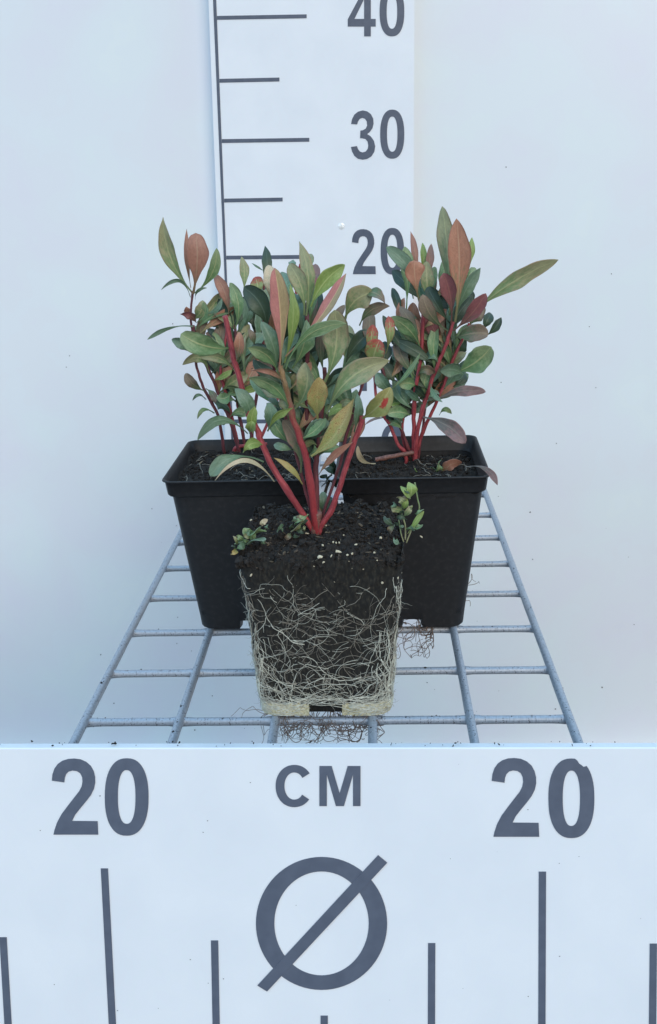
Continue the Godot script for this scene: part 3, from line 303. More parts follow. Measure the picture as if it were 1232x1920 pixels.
const RIGHT_LEAVES := [[7.42,17.9,-15.6,7.3,21.26,-15.48,6.95,24.43,-16.14,-0.24,0.06,0.97,1.1,0,0.7,0.6],
	[7.69,17.87,-14.9,7.85,20.91,-14.51,7.65,23.8,-14.45,0.06,-0.08,1.0,1.38,13,0.66,0.75],
	[8.35,20.04,-16.0,8.59,21.33,-16.16,8.77,22.6,-16.63,0.27,0.19,0.94,0.48,11,0.7,0.8],
	[7.45,17.85,-14.7,7.34,19.43,-14.08,6.89,20.85,-13.89,-0.09,-0.28,0.96,0.97,6,0.7,0.4],
	[5.61,19.02,-14.7,5.29,20.36,-13.99,5.2,21.61,-13.89,0.29,-0.24,0.93,1.23,13,0.76,0.3],
	[5.7,18.48,-15.2,5.16,20.74,-14.57,3.63,22.34,-14.66,0.23,-0.01,0.97,0.89,2,0.74,0.6],
	[4.8,18.07,-16.0,4.88,20.19,-15.94,4.77,22.2,-16.54,0.14,0.13,0.98,0.85,1,0.74,0.6],
	[5.42,19.78,-16.2,5.42,21.44,-16.35,5.13,23.03,-16.92,-0.31,0.18,0.93,0.43,4,0.66,0.9],
	[5.75,19.75,-16.4,5.92,21.06,-16.66,5.86,22.33,-17.3,0.13,0.32,0.94,0.43,11,0.66,0.8],
	[6.08,19.58,-16.4,6.19,20.96,-16.4,6.4,22.25,-17.3,0.23,0.29,0.93,0.5,4,0.66,0.8],
	[6.24,18.86,-15.8,6.04,20.13,-15.72,6.06,21.33,-16.16,0.22,0.16,0.96,0.87,0,0.6,0.6],
	[6.07,19.13,-16.2,6.31,20.07,-16.19,6.58,20.93,-16.92,-0.16,0.4,0.9,0.72,1,0.6,0.6],
	[8.89,18.4,-15.4,11.08,20.17,-14.84,13.57,21.34,-14.68,-0.06,-0.14,0.99,1.11,0,0.6,0.7],
	[7.83,18.27,-15.2,8.29,19.75,-14.92,9.15,20.97,-15.11,0.23,-0.15,0.96,0.87,2,0.62,0.8],
	[7.57,17.42,-14.6,8.54,18.51,-13.76,9.31,19.7,-13.43,-0.26,-0.28,0.92,0.91,6,0.64,0.6],
	[8.36,20.09,-16.1,8.57,20.49,-15.96,9.03,20.8,-16.64,0.42,0.27,0.87,0.53,1,0.6,0.6],
	[8.63,17.46,-15.8,8.96,18.06,-15.66,9.55,18.6,-15.89,0.04,0.05,1.0,0.92,10,0.6,0.6],
	[9.55,17.22,-15.9,9.64,17.75,-15.61,9.97,18.15,-16.08,0.17,0.11,0.98,0.64,3,0.6,0.6],
	[9.65,16.85,-15.8,10.16,17.36,-15.64,10.53,17.97,-15.71,-0.06,-0.04,1.0,0.53,3,0.6,0.8],
	[7.72,16.94,-14.8,8.58,17.35,-13.83,9.54,17.34,-13.63,-0.56,0.18,0.81,1.08,10,0.58,0.5],
	[7.75,14.81,-15.1,8.89,15.51,-14.49,9.78,16.5,-14.11,-0.36,-0.11,0.93,1.48,1,0.6,0.45],
	[8.22,14.71,-14.9,7.5,15.14,-14.38,6.77,15.1,-14.09,0.44,-0.19,0.88,0.94,2,0.55,0.5],
	[6.15,12.67,-15.4,7.76,13.67,-14.65,9.58,13.68,-14.5,-0.26,0.01,0.97,0.67,12,0.68,0.5],
	[7.26,17.41,-14.7,6.2,18.46,-13.8,5.69,19.7,-13.71,0.07,-0.35,0.93,0.92,10,0.66,0.6],
	[5.63,16.36,-15.1,4.89,17.64,-14.32,3.77,18.35,-14.29,-0.05,-0.41,0.91,1.01,1,0.6,0.8],
	[7.2,16.49,-15.4,6.47,17.36,-15.22,6.12,18.36,-15.31,-0.2,-0.16,0.97,0.84,6,0.6,0.6],
	[5.92,14.51,-16.1,6.37,15.85,-16.15,6.43,17.19,-16.64,0.12,0.17,0.98,1.28,3,0.6,0.6],
	[5.37,14.02,-15.0,4.84,14.35,-14.45,4.31,14.29,-14.19,0.61,0.03,0.79,0.82,1,0.55,0.4],
	[3.69,13.96,-14.1,4.78,15.1,-13.45,5.54,16.42,-13.02,-0.68,0.2,0.71,0.34,1,0.6,0.8],
	[6.27,14.2,-14.7,6.41,13.68,-13.99,6.91,13.32,-13.62,-0.18,0.7,0.69,0.36,2,0.55,0.8],
	[4.97,12.24,-14.9,4.27,12.63,-14.12,3.58,12.58,-13.82,0.63,0.25,0.74,0.82,1,0.55,0.5],
	[5.82,12.11,-14.8,7.22,11.8,-13.78,8.29,10.85,-13.18,-0.43,0.27,0.86,1.06,12,0.6,0.5],
	[6.84,12.1,-15.3,7.16,12.57,-14.85,7.57,12.25,-14.94,-0.45,0.02,0.9,0.34,1,0.6,0.7],
	[2.81,9.29,-14.4,1.98,9.81,-13.59,1.77,10.85,-13.05,0.39,-0.44,0.81,0.37,9,0.6,0.5],
	[3.46,11.94,-15.4,2.75,11.93,-15.16,2.15,11.53,-15.22,-0.04,0.51,0.86,0.17,12,0.5,0.9],
	[7.92,10.52,-9.4,8.99,10.63,-8.7,9.64,9.77,-8.32,-0.47,0.17,0.87,0.41,12,0.7,0.8],
	[4.45,17.86,-16.4,4.34,18.82,-16.47,3.99,19.7,-17.21,-0.25,0.34,0.91,0.53,3,0.6,0.6],
	[4.76,15.94,-16.1,4.3,16.61,-16.07,3.96,17.18,-16.64,0.1,0.45,0.89,0.96,3,0.6,0.6],
	[5.1,14.87,-16.4,4.56,15.54,-16.48,4.3,16.06,-17.3,-0.44,0.34,0.83,1.04,2,0.6,0.6],
	[5.1,16.55,-16.3,5.0,17.5,-16.51,4.97,18.38,-17.2,0.2,0.44,0.87,1.03,1,0.6,0.6],
	[6.58,16.5,-16.4,6.67,17.59,-16.76,6.96,18.63,-17.39,0.24,0.37,0.9,1.03,3,0.6,0.6],
	[6.91,14.87,-16.2,7.42,15.68,-16.25,7.77,16.4,-16.83,0.25,0.24,0.94,1.03,10,0.6,0.6],
	[7.75,15.14,-16.4,7.97,15.93,-16.61,8.45,16.66,-17.12,0.26,0.32,0.91,1.03,3,0.6,0.6],
	[8.36,17.76,-16.4,8.56,18.69,-16.62,8.74,19.56,-17.3,0.37,0.35,0.86,0.86,3,0.6,0.6],
	[5.29,19.07,-16.8,5.15,19.98,-17.32,5.11,20.86,-18.15,-0.34,0.54,0.77,0.68,0,0.6,0.6],
	[7.08,19.03,-16.8,7.12,20.26,-17.2,7.41,21.43,-18.15,0.23,0.45,0.86,0.81,1,0.6,0.6],
	[4.09,13.94,-16.1,3.77,14.62,-16.12,3.27,15.26,-16.37,0.21,0.32,0.92,0.9,3,0.6,0.6],
	[3.91,13.38,-15.6,3.44,14.17,-15.14,2.93,14.81,-15.33,-0.03,-0.21,0.98,0.82,2,0.6,0.6],
	[4.76,13.52,-16.4,5.0,14.19,-16.46,5.2,14.69,-17.3,-0.15,0.64,0.75,0.77,3,0.6,0.6],
	[2.77,14.69,-15.9,2.71,15.56,-15.72,2.46,16.31,-16.17,-0.39,0.08,0.92,0.94,10,0.6,0.6],
	[3.27,14.95,-16.2,3.48,15.76,-16.31,3.52,16.52,-16.74,0.27,0.27,0.92,0.9,3,0.6,0.6],
	[7.75,13.67,-16.2,8.23,14.07,-16.27,8.51,14.4,-16.65,0.31,0.25,0.92,0.69,3,0.6,0.6],
	[6.69,17.26,-15.7,6.38,18.11,-15.44,6.24,18.85,-15.88,0.2,0.17,0.96,0.74,6,0.6,0.6],
	[7.11,16.36,-15.02,7.65,17.96,-15.05,8.73,19.19,-15.68,0.42,-0.03,0.91,0.95,3,0.6881080590100747,0.5339617893959433],
	[7.44,14.74,-15.86,6.47,15.82,-15.96,5.96,17.02,-16.84,0.03,0.41,0.91,0.61,1,0.6714310513113263,0.5215795207145082],
	[3.54,13.57,-16.15,3.54,14.75,-16.38,3.3,15.81,-17.14,-0.29,0.36,0.89,0.63,1,0.6038667191915721,0.7628356799732829],
	[6.26,18.5,-16.43,5.9,19.37,-16.52,5.78,20.2,-17.27,-0.13,0.41,0.9,0.89,2,0.6613521099457229,0.6013690584883595],
	[6.12,13.74,-16.47,6.83,14.9,-16.67,8.0,15.56,-17.36,0.58,-0.22,0.78,1.1,13,0.62291728780706,0.6212882243500669],
	[5.62,15.53,-15.29,5.49,16.91,-15.09,5.18,18.14,-15.43,0.36,0.11,0.93,0.79,13,0.6915586383517025,0.7826131488283099],
	[6.64,14.99,-15.38,6.25,16.38,-15.45,5.79,17.63,-16.16,0.13,0.32,0.94,0.64,13,0.6974009788851557,0.5625450179146392],
	[7.52,14.94,-15.82,7.29,15.92,-15.98,6.89,16.73,-16.65,-0.2,0.35,0.91,0.83,1,0.5978641653547898,0.7067523762046626],
	[4.79,13.56,-16.27,4.26,14.63,-16.52,4.34,15.71,-17.28,-0.39,0.32,0.86,0.93,3,0.6761997316720165,0.6002555880809485],
	[6.09,13.04,-16.43,7.48,13.58,-16.54,8.77,14.26,-17.14,0.29,-0.09,0.95,1.01,2,0.6153775511454365,0.6359464740499929],
	[6.27,18.73,-16.53,7.48,19.92,-16.71,8.78,20.99,-17.4,-0.23,0.56,0.79,0.84,13,0.5935072419437772,0.7466165013351762],
	[5.61,15.42,-15.34,4.29,16.76,-15.22,3.39,18.28,-15.66,0.25,0.3,0.92,0.67,3,0.6743227095560596,0.7324694276355925],
	[7.22,16.57,-15.32,7.49,18.01,-15.44,8.37,19.1,-16.2,-0.34,0.44,0.83,0.87,2,0.6948262512197025,0.6020220167555485],
	[6.9,13.31,-15.9,7.76,14.49,-15.83,8.85,15.38,-16.19,0.39,-0.24,0.89,0.9,2,0.6217461409633239,0.6932189218973708],
	[3.49,13.99,-16.01,4.39,14.96,-16.28,5.25,15.93,-16.79,-0.01,0.38,0.92,0.9,13,0.697624578624522,0.5595959592684067],
	[4.72,12.7,-16.04,5.54,13.59,-15.88,6.5,14.18,-16.37,0.2,-0.03,0.98,0.88,2,0.6304950436675543,0.6871211280372914],
	[6.23,17.11,-16.65,6.53,18.35,-17.01,7.21,19.41,-17.62,-0.11,0.43,0.9,0.65,3,0.6662154800074056,0.7959405179431711],
	[6.26,18.6,-16.48,5.15,19.72,-16.66,4.01,20.71,-17.61,-0.07,0.42,0.91,0.92,3,0.6534152740883621,0.6770493206479391],
	[5.34,13.5,-15.64,6.07,14.23,-15.45,6.95,14.66,-16.07,-0.25,0.62,0.74,0.79,2,0.6459919517757571,0.5904147336516269],
	[6.55,14.79,-15.25,6.44,16.4,-14.98,6.64,17.82,-15.54,-0.26,0.1,0.96,0.71,1,0.5970534984679002,0.6787812926979654],
	[3.81,12.7,-15.89,4.45,13.49,-15.94,5.43,13.71,-16.71,0.38,0.14,0.92,0.83,10,0.6315041069075618,0.7930041288428065],
	[4.79,13.24,-16.24,4.42,14.67,-16.46,4.68,16.01,-17.13,0.22,0.31,0.93,0.92,1,0.6298590058264177,0.5957457645502151],
	[6.28,18.59,-16.78,6.44,19.71,-16.82,6.28,20.74,-17.69,-0.13,0.38,0.91,0.63,10,0.6270866620658665,0.6440889780206188],
	[6.19,15.55,-16.69,5.41,16.5,-16.86,4.73,17.43,-17.55,0.27,0.57,0.78,0.88,1,0.642186287025997,0.7590444801833937],
	[5.76,17.41,-15.28,6.49,18.02,-15.28,7.35,18.41,-16.12,0.39,0.16,0.91,0.69,13,0.6233247259394181,0.7235051553233817],
	[7.07,16.17,-15.23,6.15,16.97,-15.49,5.05,17.34,-16.38,-0.19,0.51,0.84,0.91,0,0.6490770143470322,0.7124543650893893],
	[7.71,15.5,-15.78,7.43,17.01,-16.09,7.6,18.49,-16.63,-0.05,0.27,0.96,0.72,13,0.6803534358768699,0.7083864460416087],
	[4.62,11.69,-16.1,4.75,13.12,-16.07,4.51,14.39,-16.69,-0.4,0.18,0.9,0.77,1,0.6120645801600162,0.5255588586444047],
	[6.01,12.33,-16.62,6.98,13.25,-16.76,8.28,13.57,-17.74,0.15,0.49,0.86,0.64,2,0.6574884907820964,0.785673503826162],
	[6.21,16.69,-16.47,5.18,17.57,-16.43,4.43,18.61,-16.78,0.11,0.25,0.96,0.65,10,0.6466613269819749,0.6980635100138166],
	[5.73,16.68,-15.23,5.1,17.81,-15.18,4.43,18.77,-15.93,0.17,0.41,0.9,0.75,10,0.6387495714605476,0.7815614036980749],
	[6.68,15.17,-15.18,5.41,16.13,-14.95,4.1,16.84,-15.33,0.09,0.23,0.97,0.8,3,0.5875823362633663,0.570689688446053],
	[8.18,16.49,-16.04,7.22,18.04,-16.24,6.6,19.65,-17.02,-0.42,0.07,0.91,0.93,3,0.5902292027234067,0.7003859647421826],
	[4.83,16.67,-16.29,4.49,17.96,-16.19,4.74,19.18,-16.54,-0.25,0.09,0.96,0.61,13,0.6753288405147981,0.7248822624595712],
	[6.02,12.46,-16.49,7.19,13.22,-16.64,8.36,13.91,-17.4,0.31,0.09,0.95,0.89,2,0.6218406088316811,0.6157243848848467],
	[6.06,12.68,-16.57,7.02,13.97,-16.71,8.15,15.06,-17.1,0.25,-0.01,0.97,0.81,2,0.6274611878960861,0.5290996254319748],
	[5.29,12.44,-15.35,4.44,13.24,-15.32,4.04,14.16,-16.01,0.18,0.47,0.87,0.8,2,0.6314373806028889,0.639672047932218],
	[6.17,13.66,-15.19,5.35,14.4,-15.36,4.64,15.11,-16.09,-0.26,0.3,0.92,0.72,3,0.6144463557052486,0.570550338252976],
	[7.45,14.83,-15.71,6.05,16.01,-15.6,4.44,16.63,-16.39,-0.16,0.1,0.98,0.91,13,0.6742420080321122,0.5972870587358639],
	[4.81,15.23,-16.22,5.03,16.71,-16.23,5.34,18.03,-17.06,0.22,0.24,0.95,0.92,13,0.6678817245307147,0.7153785194487229],
	[6.08,12.78,-16.67,5.21,14.19,-16.99,4.41,15.58,-17.54,0.14,0.37,0.92,0.85,2,0.661759269902261,0.5509272278359868],
	[5.98,12.26,-16.36,7.08,13.62,-16.14,8.27,14.75,-16.56,0.25,-0.15,0.96,1.04,13,0.5864513784791149,0.5730390853678712],
	[5.3,12.48,-15.6,4.77,13.42,-15.3,4.84,14.3,-15.82,0.09,0.14,0.99,0.74,2,0.6634875898140333,0.6921661393397097],
	[6.35,14.19,-15.35,5.47,15.83,-15.16,4.45,17.24,-15.59,0.03,0.1,1.0,0.62,1,0.6447559699633245,0.6459620090347096],
	[7.63,15.18,-15.98,6.91,16.58,-15.98,6.82,18.07,-16.18,0.23,0.13,0.96,0.93,2,0.5966459834382393,0.6449668796829164],
	[4.79,13.63,-16.11,4.55,15.2,-16.38,4.64,16.68,-17.21,0.0,0.34,0.94,0.93,0,0.6039824728335569,0.5858054933309399],
	[6.13,14.23,-16.4,5.25,15.3,-16.53,4.03,15.8,-17.26,-0.1,0.38,0.92,0.86,3,0.5833982769628011,0.5430414545911566],
	[6.22,16.47,-16.72,6.93,17.05,-16.88,7.45,17.74,-17.48,0.18,0.37,0.91,0.74,1,0.6003235305583448,0.5787776041724956],
	[5.71,16.3,-15.24,5.05,17.18,-15.2,4.78,18.21,-15.36,-0.2,-0.03,0.98,0.78,0,0.610980164959329,0.7854377208918373],
	[6.02,13.08,-15.39,5.9,14.1,-15.27,6.16,14.96,-15.66,-0.11,0.15,0.98,0.71,1,0.643637474721006,0.551358626702207],
	[7.89,15.88,-15.9,7.57,17.62,-15.95,7.51,19.26,-16.82,-0.0,0.26,0.96,0.63,2,0.5858115197129555,0.7003946638173527],
	[4.11,11.99,-15.91,4.26,13.12,-16.19,3.98,14.13,-16.86,0.43,0.39,0.82,0.73,2,0.6082989756601997,0.7115170356969294],
	[4.72,12.65,-16.12,4.71,13.94,-15.91,4.56,15.05,-16.47,0.16,0.16,0.97,0.72,3,0.6097887061365527,0.794726177297096],
	[6.24,17.59,-16.6,7.38,18.47,-16.86,8.4,19.44,-17.73,0.12,0.42,0.9,0.64,1,0.6661230128539631,0.7700545063336361],
	[6.09,13.01,-16.43,6.75,14.13,-16.55,7.71,14.92,-17.38,0.12,0.36,0.93,0.9,10,0.6526398523926824,0.6862828586654505],
	[6.95,15.78,-15.4,6.8,17.18,-15.51,6.95,18.52,-15.82,0.21,0.15,0.97,0.76,10,0.6758418176323254,0.6088392852805045],
	[7.67,15.28,-16.01,7.97,16.55,-16.02,8.76,17.51,-16.52,0.38,0.03,0.92,0.7,1,0.6295725935460261,0.7905875539687046],
	[4.34,11.44,-15.97,5.21,12.34,-15.76,6.37,12.61,-16.4,0.23,-0.04,0.97,0.69,2,0.6533177109616745,0.5626236203679902],
	[4.8,13.38,-16.39,5.74,14.29,-16.32,6.7,15.08,-16.84,0.26,-0.04,0.96,0.85,2,0.643400124519649,0.5621547711868021],
	[6.21,16.4,-16.69,5.5,17.52,-16.9,5.28,18.76,-17.45,-0.26,0.2,0.94,0.91,13,0.6166695771790138,0.5802988777991533],
	[6.2,16.01,-16.66,7.0,16.86,-16.61,8.0,17.43,-17.22,-0.14,0.51,0.85,0.9,1,0.645510422046216,0.622105885483732],
	[5.33,13.48,-15.54,5.38,14.81,-15.44,5.23,16.07,-15.67,-0.02,0.05,1.0,0.73,1,0.5938715591689847,0.6687725764997636],
	[7.09,16.25,-15.14,6.58,17.28,-15.37,5.67,17.87,-16.23,-0.33,0.31,0.89,0.8,13,0.6423199802254529,0.5218368522490106],
	[6.94,13.34,-16.05,6.99,14.77,-16.02,6.78,16.03,-16.7,0.03,0.24,0.97,0.9,10,0.5987975368901501,0.5278489589744866],
	[4.13,11.96,-15.92,4.12,13.19,-15.75,4.7,14.14,-16.09,0.25,0.01,0.97,0.9,1,0.6958115123544143,0.5309968911826689],
	[6.16,14.82,-16.59,6.51,16.16,-16.84,7.46,17.1,-17.75,0.49,0.16,0.86,0.84,3,0.5959293681535635,0.500985142951109],
	[6.14,14.26,-16.52,5.57,15.64,-16.9,5.09,17.0,-17.56,-0.27,0.25,0.93,0.93,13,0.668477926130968,0.7755177133015617],
	[5.47,14.49,-15.31,4.6,15.62,-15.53,4.26,16.93,-16.04,-0.11,0.23,0.97,0.85,10,0.6318869409415674,0.5661023156808908],
	[7.54,17.63,-15.11,6.7,18.81,-14.73,6.06,19.93,-15.21,-0.18,-0.07,0.98,0.9,3,0.6920694573924188,0.5275459903161235],
	[7.24,14.25,-15.71,7.64,15.24,-15.8,8.54,15.78,-16.27,-0.5,0.64,0.58,0.95,0,0.5894091812251151,0.7914541271744369],
	[4.06,12.09,-16.03,4.66,12.97,-15.9,5.37,13.6,-16.45,-0.03,0.3,0.95,0.93,10,0.6271259034611628,0.7335319984708044],
	[4.75,13.02,-16.07,4.95,14.73,-16.23,5.49,16.26,-16.79,0.37,0.12,0.92,0.89,0,0.6788378052345064,0.6297044886246821],
	[6.72,15.35,-14.96,6.41,15.85,-14.9,5.92,15.57,-15.39,-0.2,0.69,0.7,0.67,2,0.6614545097225983,0.7999540585415299],
	[4.31,11.6,-15.51,4.7,12.44,-15.45,5.58,12.56,-15.76,0.32,-0.19,0.93,0.72,3,0.5800801629202772,0.6638842028392054],
	[4.57,11.32,-15.82,3.94,11.96,-15.47,3.13,12.07,-15.43,0.41,0.34,0.85,0.51,3,0.6622646186146981,0.7987932277207058],
	[6.01,12.55,-16.25,5.61,13.17,-16.11,5.02,13.44,-16.44,0.55,0.72,0.42,0.98,0,0.5629838335956505,0.5790554433974873],
	[5.9,12.82,-15.06,5.26,13.47,-14.73,4.68,13.96,-15.24,-0.43,-0.33,0.84,0.6,2,0.600295921918935,0.669136628389689],
	[4.43,11.32,-15.5,4.19,12.18,-14.87,3.55,12.41,-15.12,0.51,0.11,0.85,0.49,2,0.555379248772471,0.7734850005421993],
	[4.73,12.86,-15.88,4.05,12.82,-15.69,3.37,12.73,-16.29,-0.2,0.91,0.36,1.03,11,0.6240455234411154,0.6655722220088837],
	[6.11,13.56,-16.3,6.62,13.89,-16.39,7.22,13.57,-16.7,0.27,-0.64,0.72,0.66,0,0.6063710621383238,0.5639910459864041],
	[5.46,14.53,-15.16,5.89,15.12,-14.58,6.52,14.84,-14.81,-0.35,0.12,0.93,0.57,10,0.6369913889385848,0.6370213669099933],
	[6.02,13.22,-15.05,5.64,13.68,-14.82,5.27,13.97,-15.21,-0.45,-0.27,0.85,0.78,3,0.6139509236174187,0.5506358523012336],
	[4.57,11.26,-15.81,4.05,11.59,-15.63,3.59,11.91,-15.75,0.45,0.61,0.66,0.62,11,0.6255413701429623,0.5750607277880346],
	[6.12,13.9,-16.3,6.82,13.91,-16.04,7.56,13.74,-16.42,0.06,-0.18,0.98,0.57,3,0.6176455821970892,0.5790601588702657],
	[5.3,12.94,-15.23,6.0,13.36,-15.1,6.82,13.28,-15.26,0.06,-0.15,0.99,0.59,3,0.6750593065695318,0.5571413354434441],
	[5.95,13.0,-15.06,6.27,13.45,-15.09,6.85,13.41,-15.42,0.08,0.54,0.84,0.5,2,0.6380034865379239,0.7485495404926258],
	[4.51,11.08,-15.52,4.14,11.61,-15.23,3.58,11.6,-15.63,0.28,0.65,0.71,0.67,1,0.6122459921955389,0.6683268109700383],
	[4.59,11.46,-15.82,4.19,12.25,-15.35,3.46,12.06,-15.67,0.33,0.41,0.85,0.65,2,0.602613580650686,0.7129887263645749]]
# stem: points, radius at the foot, radius at the top, look
const FRONT_STEMS := [[[[-0.29,9.26,-2.5],[-0.88,10.56,-2.3],[-1.95,12.56,-2.0],[-2.57,14.04,-1.9],[-2.78,14.9,-1.9],[-3.15,15.65,-1.9],[-3.32,16.36,-2.0],[-3.69,18.12,-2.0],[-3.81,18.93,-2.0],[-4.03,20.42,-2.0]],0.24,0.19,0],
	[[[-0.24,9.18,-2.4],[-0.3,11.43,-2.2],[-0.62,13.81,-2.1],[-1.01,15.26,-2.0],[-1.24,16.5,-2.0],[-1.43,17.33,-2.0],[-1.58,18.0,-2.1]],0.31,0.17,2],
	[[[-0.12,9.35,-2.4],[0.64,10.77,-2.2],[1.56,13.34,-2.0],[2.28,15.54,-1.9]],0.23,0.19,0],
	[[[-0.22,9.24,-2.7],[-0.15,12.32,-2.9],[0.03,13.75,-3.1],[0.28,15.79,-3.2],[0.5,17.65,-3.1]],0.26,0.16,1],
	[[[-0.36,9.24,-2.7],[-0.47,12.32,-2.9],[-0.51,14.45,-3.2],[-0.45,16.84,-3.3],[-0.25,20.21,-3.1]],0.24,0.15,1],
	[[[-0.24,9.28,-2.6],[-0.83,12.39,-2.7],[-1.43,14.79,-3.0],[-1.95,17.46,-3.0],[-2.11,20.04,-2.9]],0.15,0.1,1],
	[[[-0.2,9.24,-2.7],[0.8,11.95,-3.1],[1.59,14.71,-3.1],[2.56,17.64,-2.9],[2.95,18.2,-2.6]],0.14,0.09,1],
	[[[-0.13,10.51,-2.4],[-0.27,8.95,-2.4]],0.34,0.36,3]]
const LEFT_STEMS := [[[[-7.01,9.86,-16.3],[-7.19,12.12,-16.1],[-7.86,13.66,-16.1],[-8.26,15.07,-16.1],[-8.37,16.59,-16.1],[-8.42,18.43,-16.1],[-8.21,19.96,-16.2]],0.17,0.1,1],
	[[[-6.09,9.71,-16.4],[-6.38,11.42,-16.3],[-6.86,12.87,-16.3],[-7.36,14.4,-16.3],[-8.07,16.39,-16.2],[-8.33,17.9,-16.1]],0.2,0.13,1],
	[[[-6.1,9.68,-16.5],[-6.45,12.32,-16.5],[-6.77,14.03,-16.5],[-6.83,15.13,-16.5],[-6.15,18.41,-16.7]],0.2,0.12,0],
	[[[-5.7,9.79,-16.7],[-5.97,12.65,-16.7],[-6.07,14.28,-16.7],[-5.75,17.76,-16.6]],0.18,0.12,1],
	[[[-5.35,9.73,-16.9],[-4.59,14.06,-17.1],[-4.34,15.03,-17.2],[-3.9,20.22,-17.4]],0.2,0.12,1],
	[[[-5.01,9.62,-17.0],[-3.71,12.24,-17.3],[-2.5,15.82,-17.7],[-1.76,20.94,-17.7],[-0.98,21.09,-17.5]],0.18,0.1,0],
	[[[-6.34,9.79,-16.5],[-5.23,10.14,-16.2],[-4.16,10.25,-16.0]],0.2,0.15,0]]
const RIGHT_STEMS := [[[[5.26,9.48,-15.6],[5.25,11.28,-15.3],[5.32,13.55,-15.2],[5.7,16.13,-15.1],[5.78,18.35,-15.0]],0.24,0.15,0],
	[[[5.32,9.54,-15.4],[5.61,11.87,-15.1],[6.41,14.53,-15.0],[7.13,16.45,-14.9],[7.58,17.89,-14.8]],0.24,0.14,0],
	[[[5.4,9.52,-15.7],[5.94,11.16,-15.7],[7.01,13.69,-15.6],[7.71,15.56,-15.6],[8.62,17.67,-15.7]],0.2,0.12,0],
	[[[4.72,9.62,-15.4],[4.31,10.15,-15.3],[3.69,11.62,-15.3],[3.03,12.76,-15.3],[2.77,15.09,-15.6]],0.2,0.13,0],
	[[[4.99,9.56,-15.6],[4.42,11.34,-15.5],[3.57,13.32,-15.6],[3.37,15.01,-15.9]],0.2,0.13,1],
	[[[4.86,9.5,-15.8],[4.53,10.91,-15.8],[4.78,13.36,-15.9],[4.84,18.22,-16.1]],0.16,0.1,0],
	[[[2.82,9.35,-15.0],[4.03,9.58,-15.0],[5.26,9.68,-15.4]],0.22,0.2,3],
	[[[5.59,9.42,-16.0],[6.1,13.17,-16.3],[6.27,19.11,-16.3]],0.16,0.1,1]]
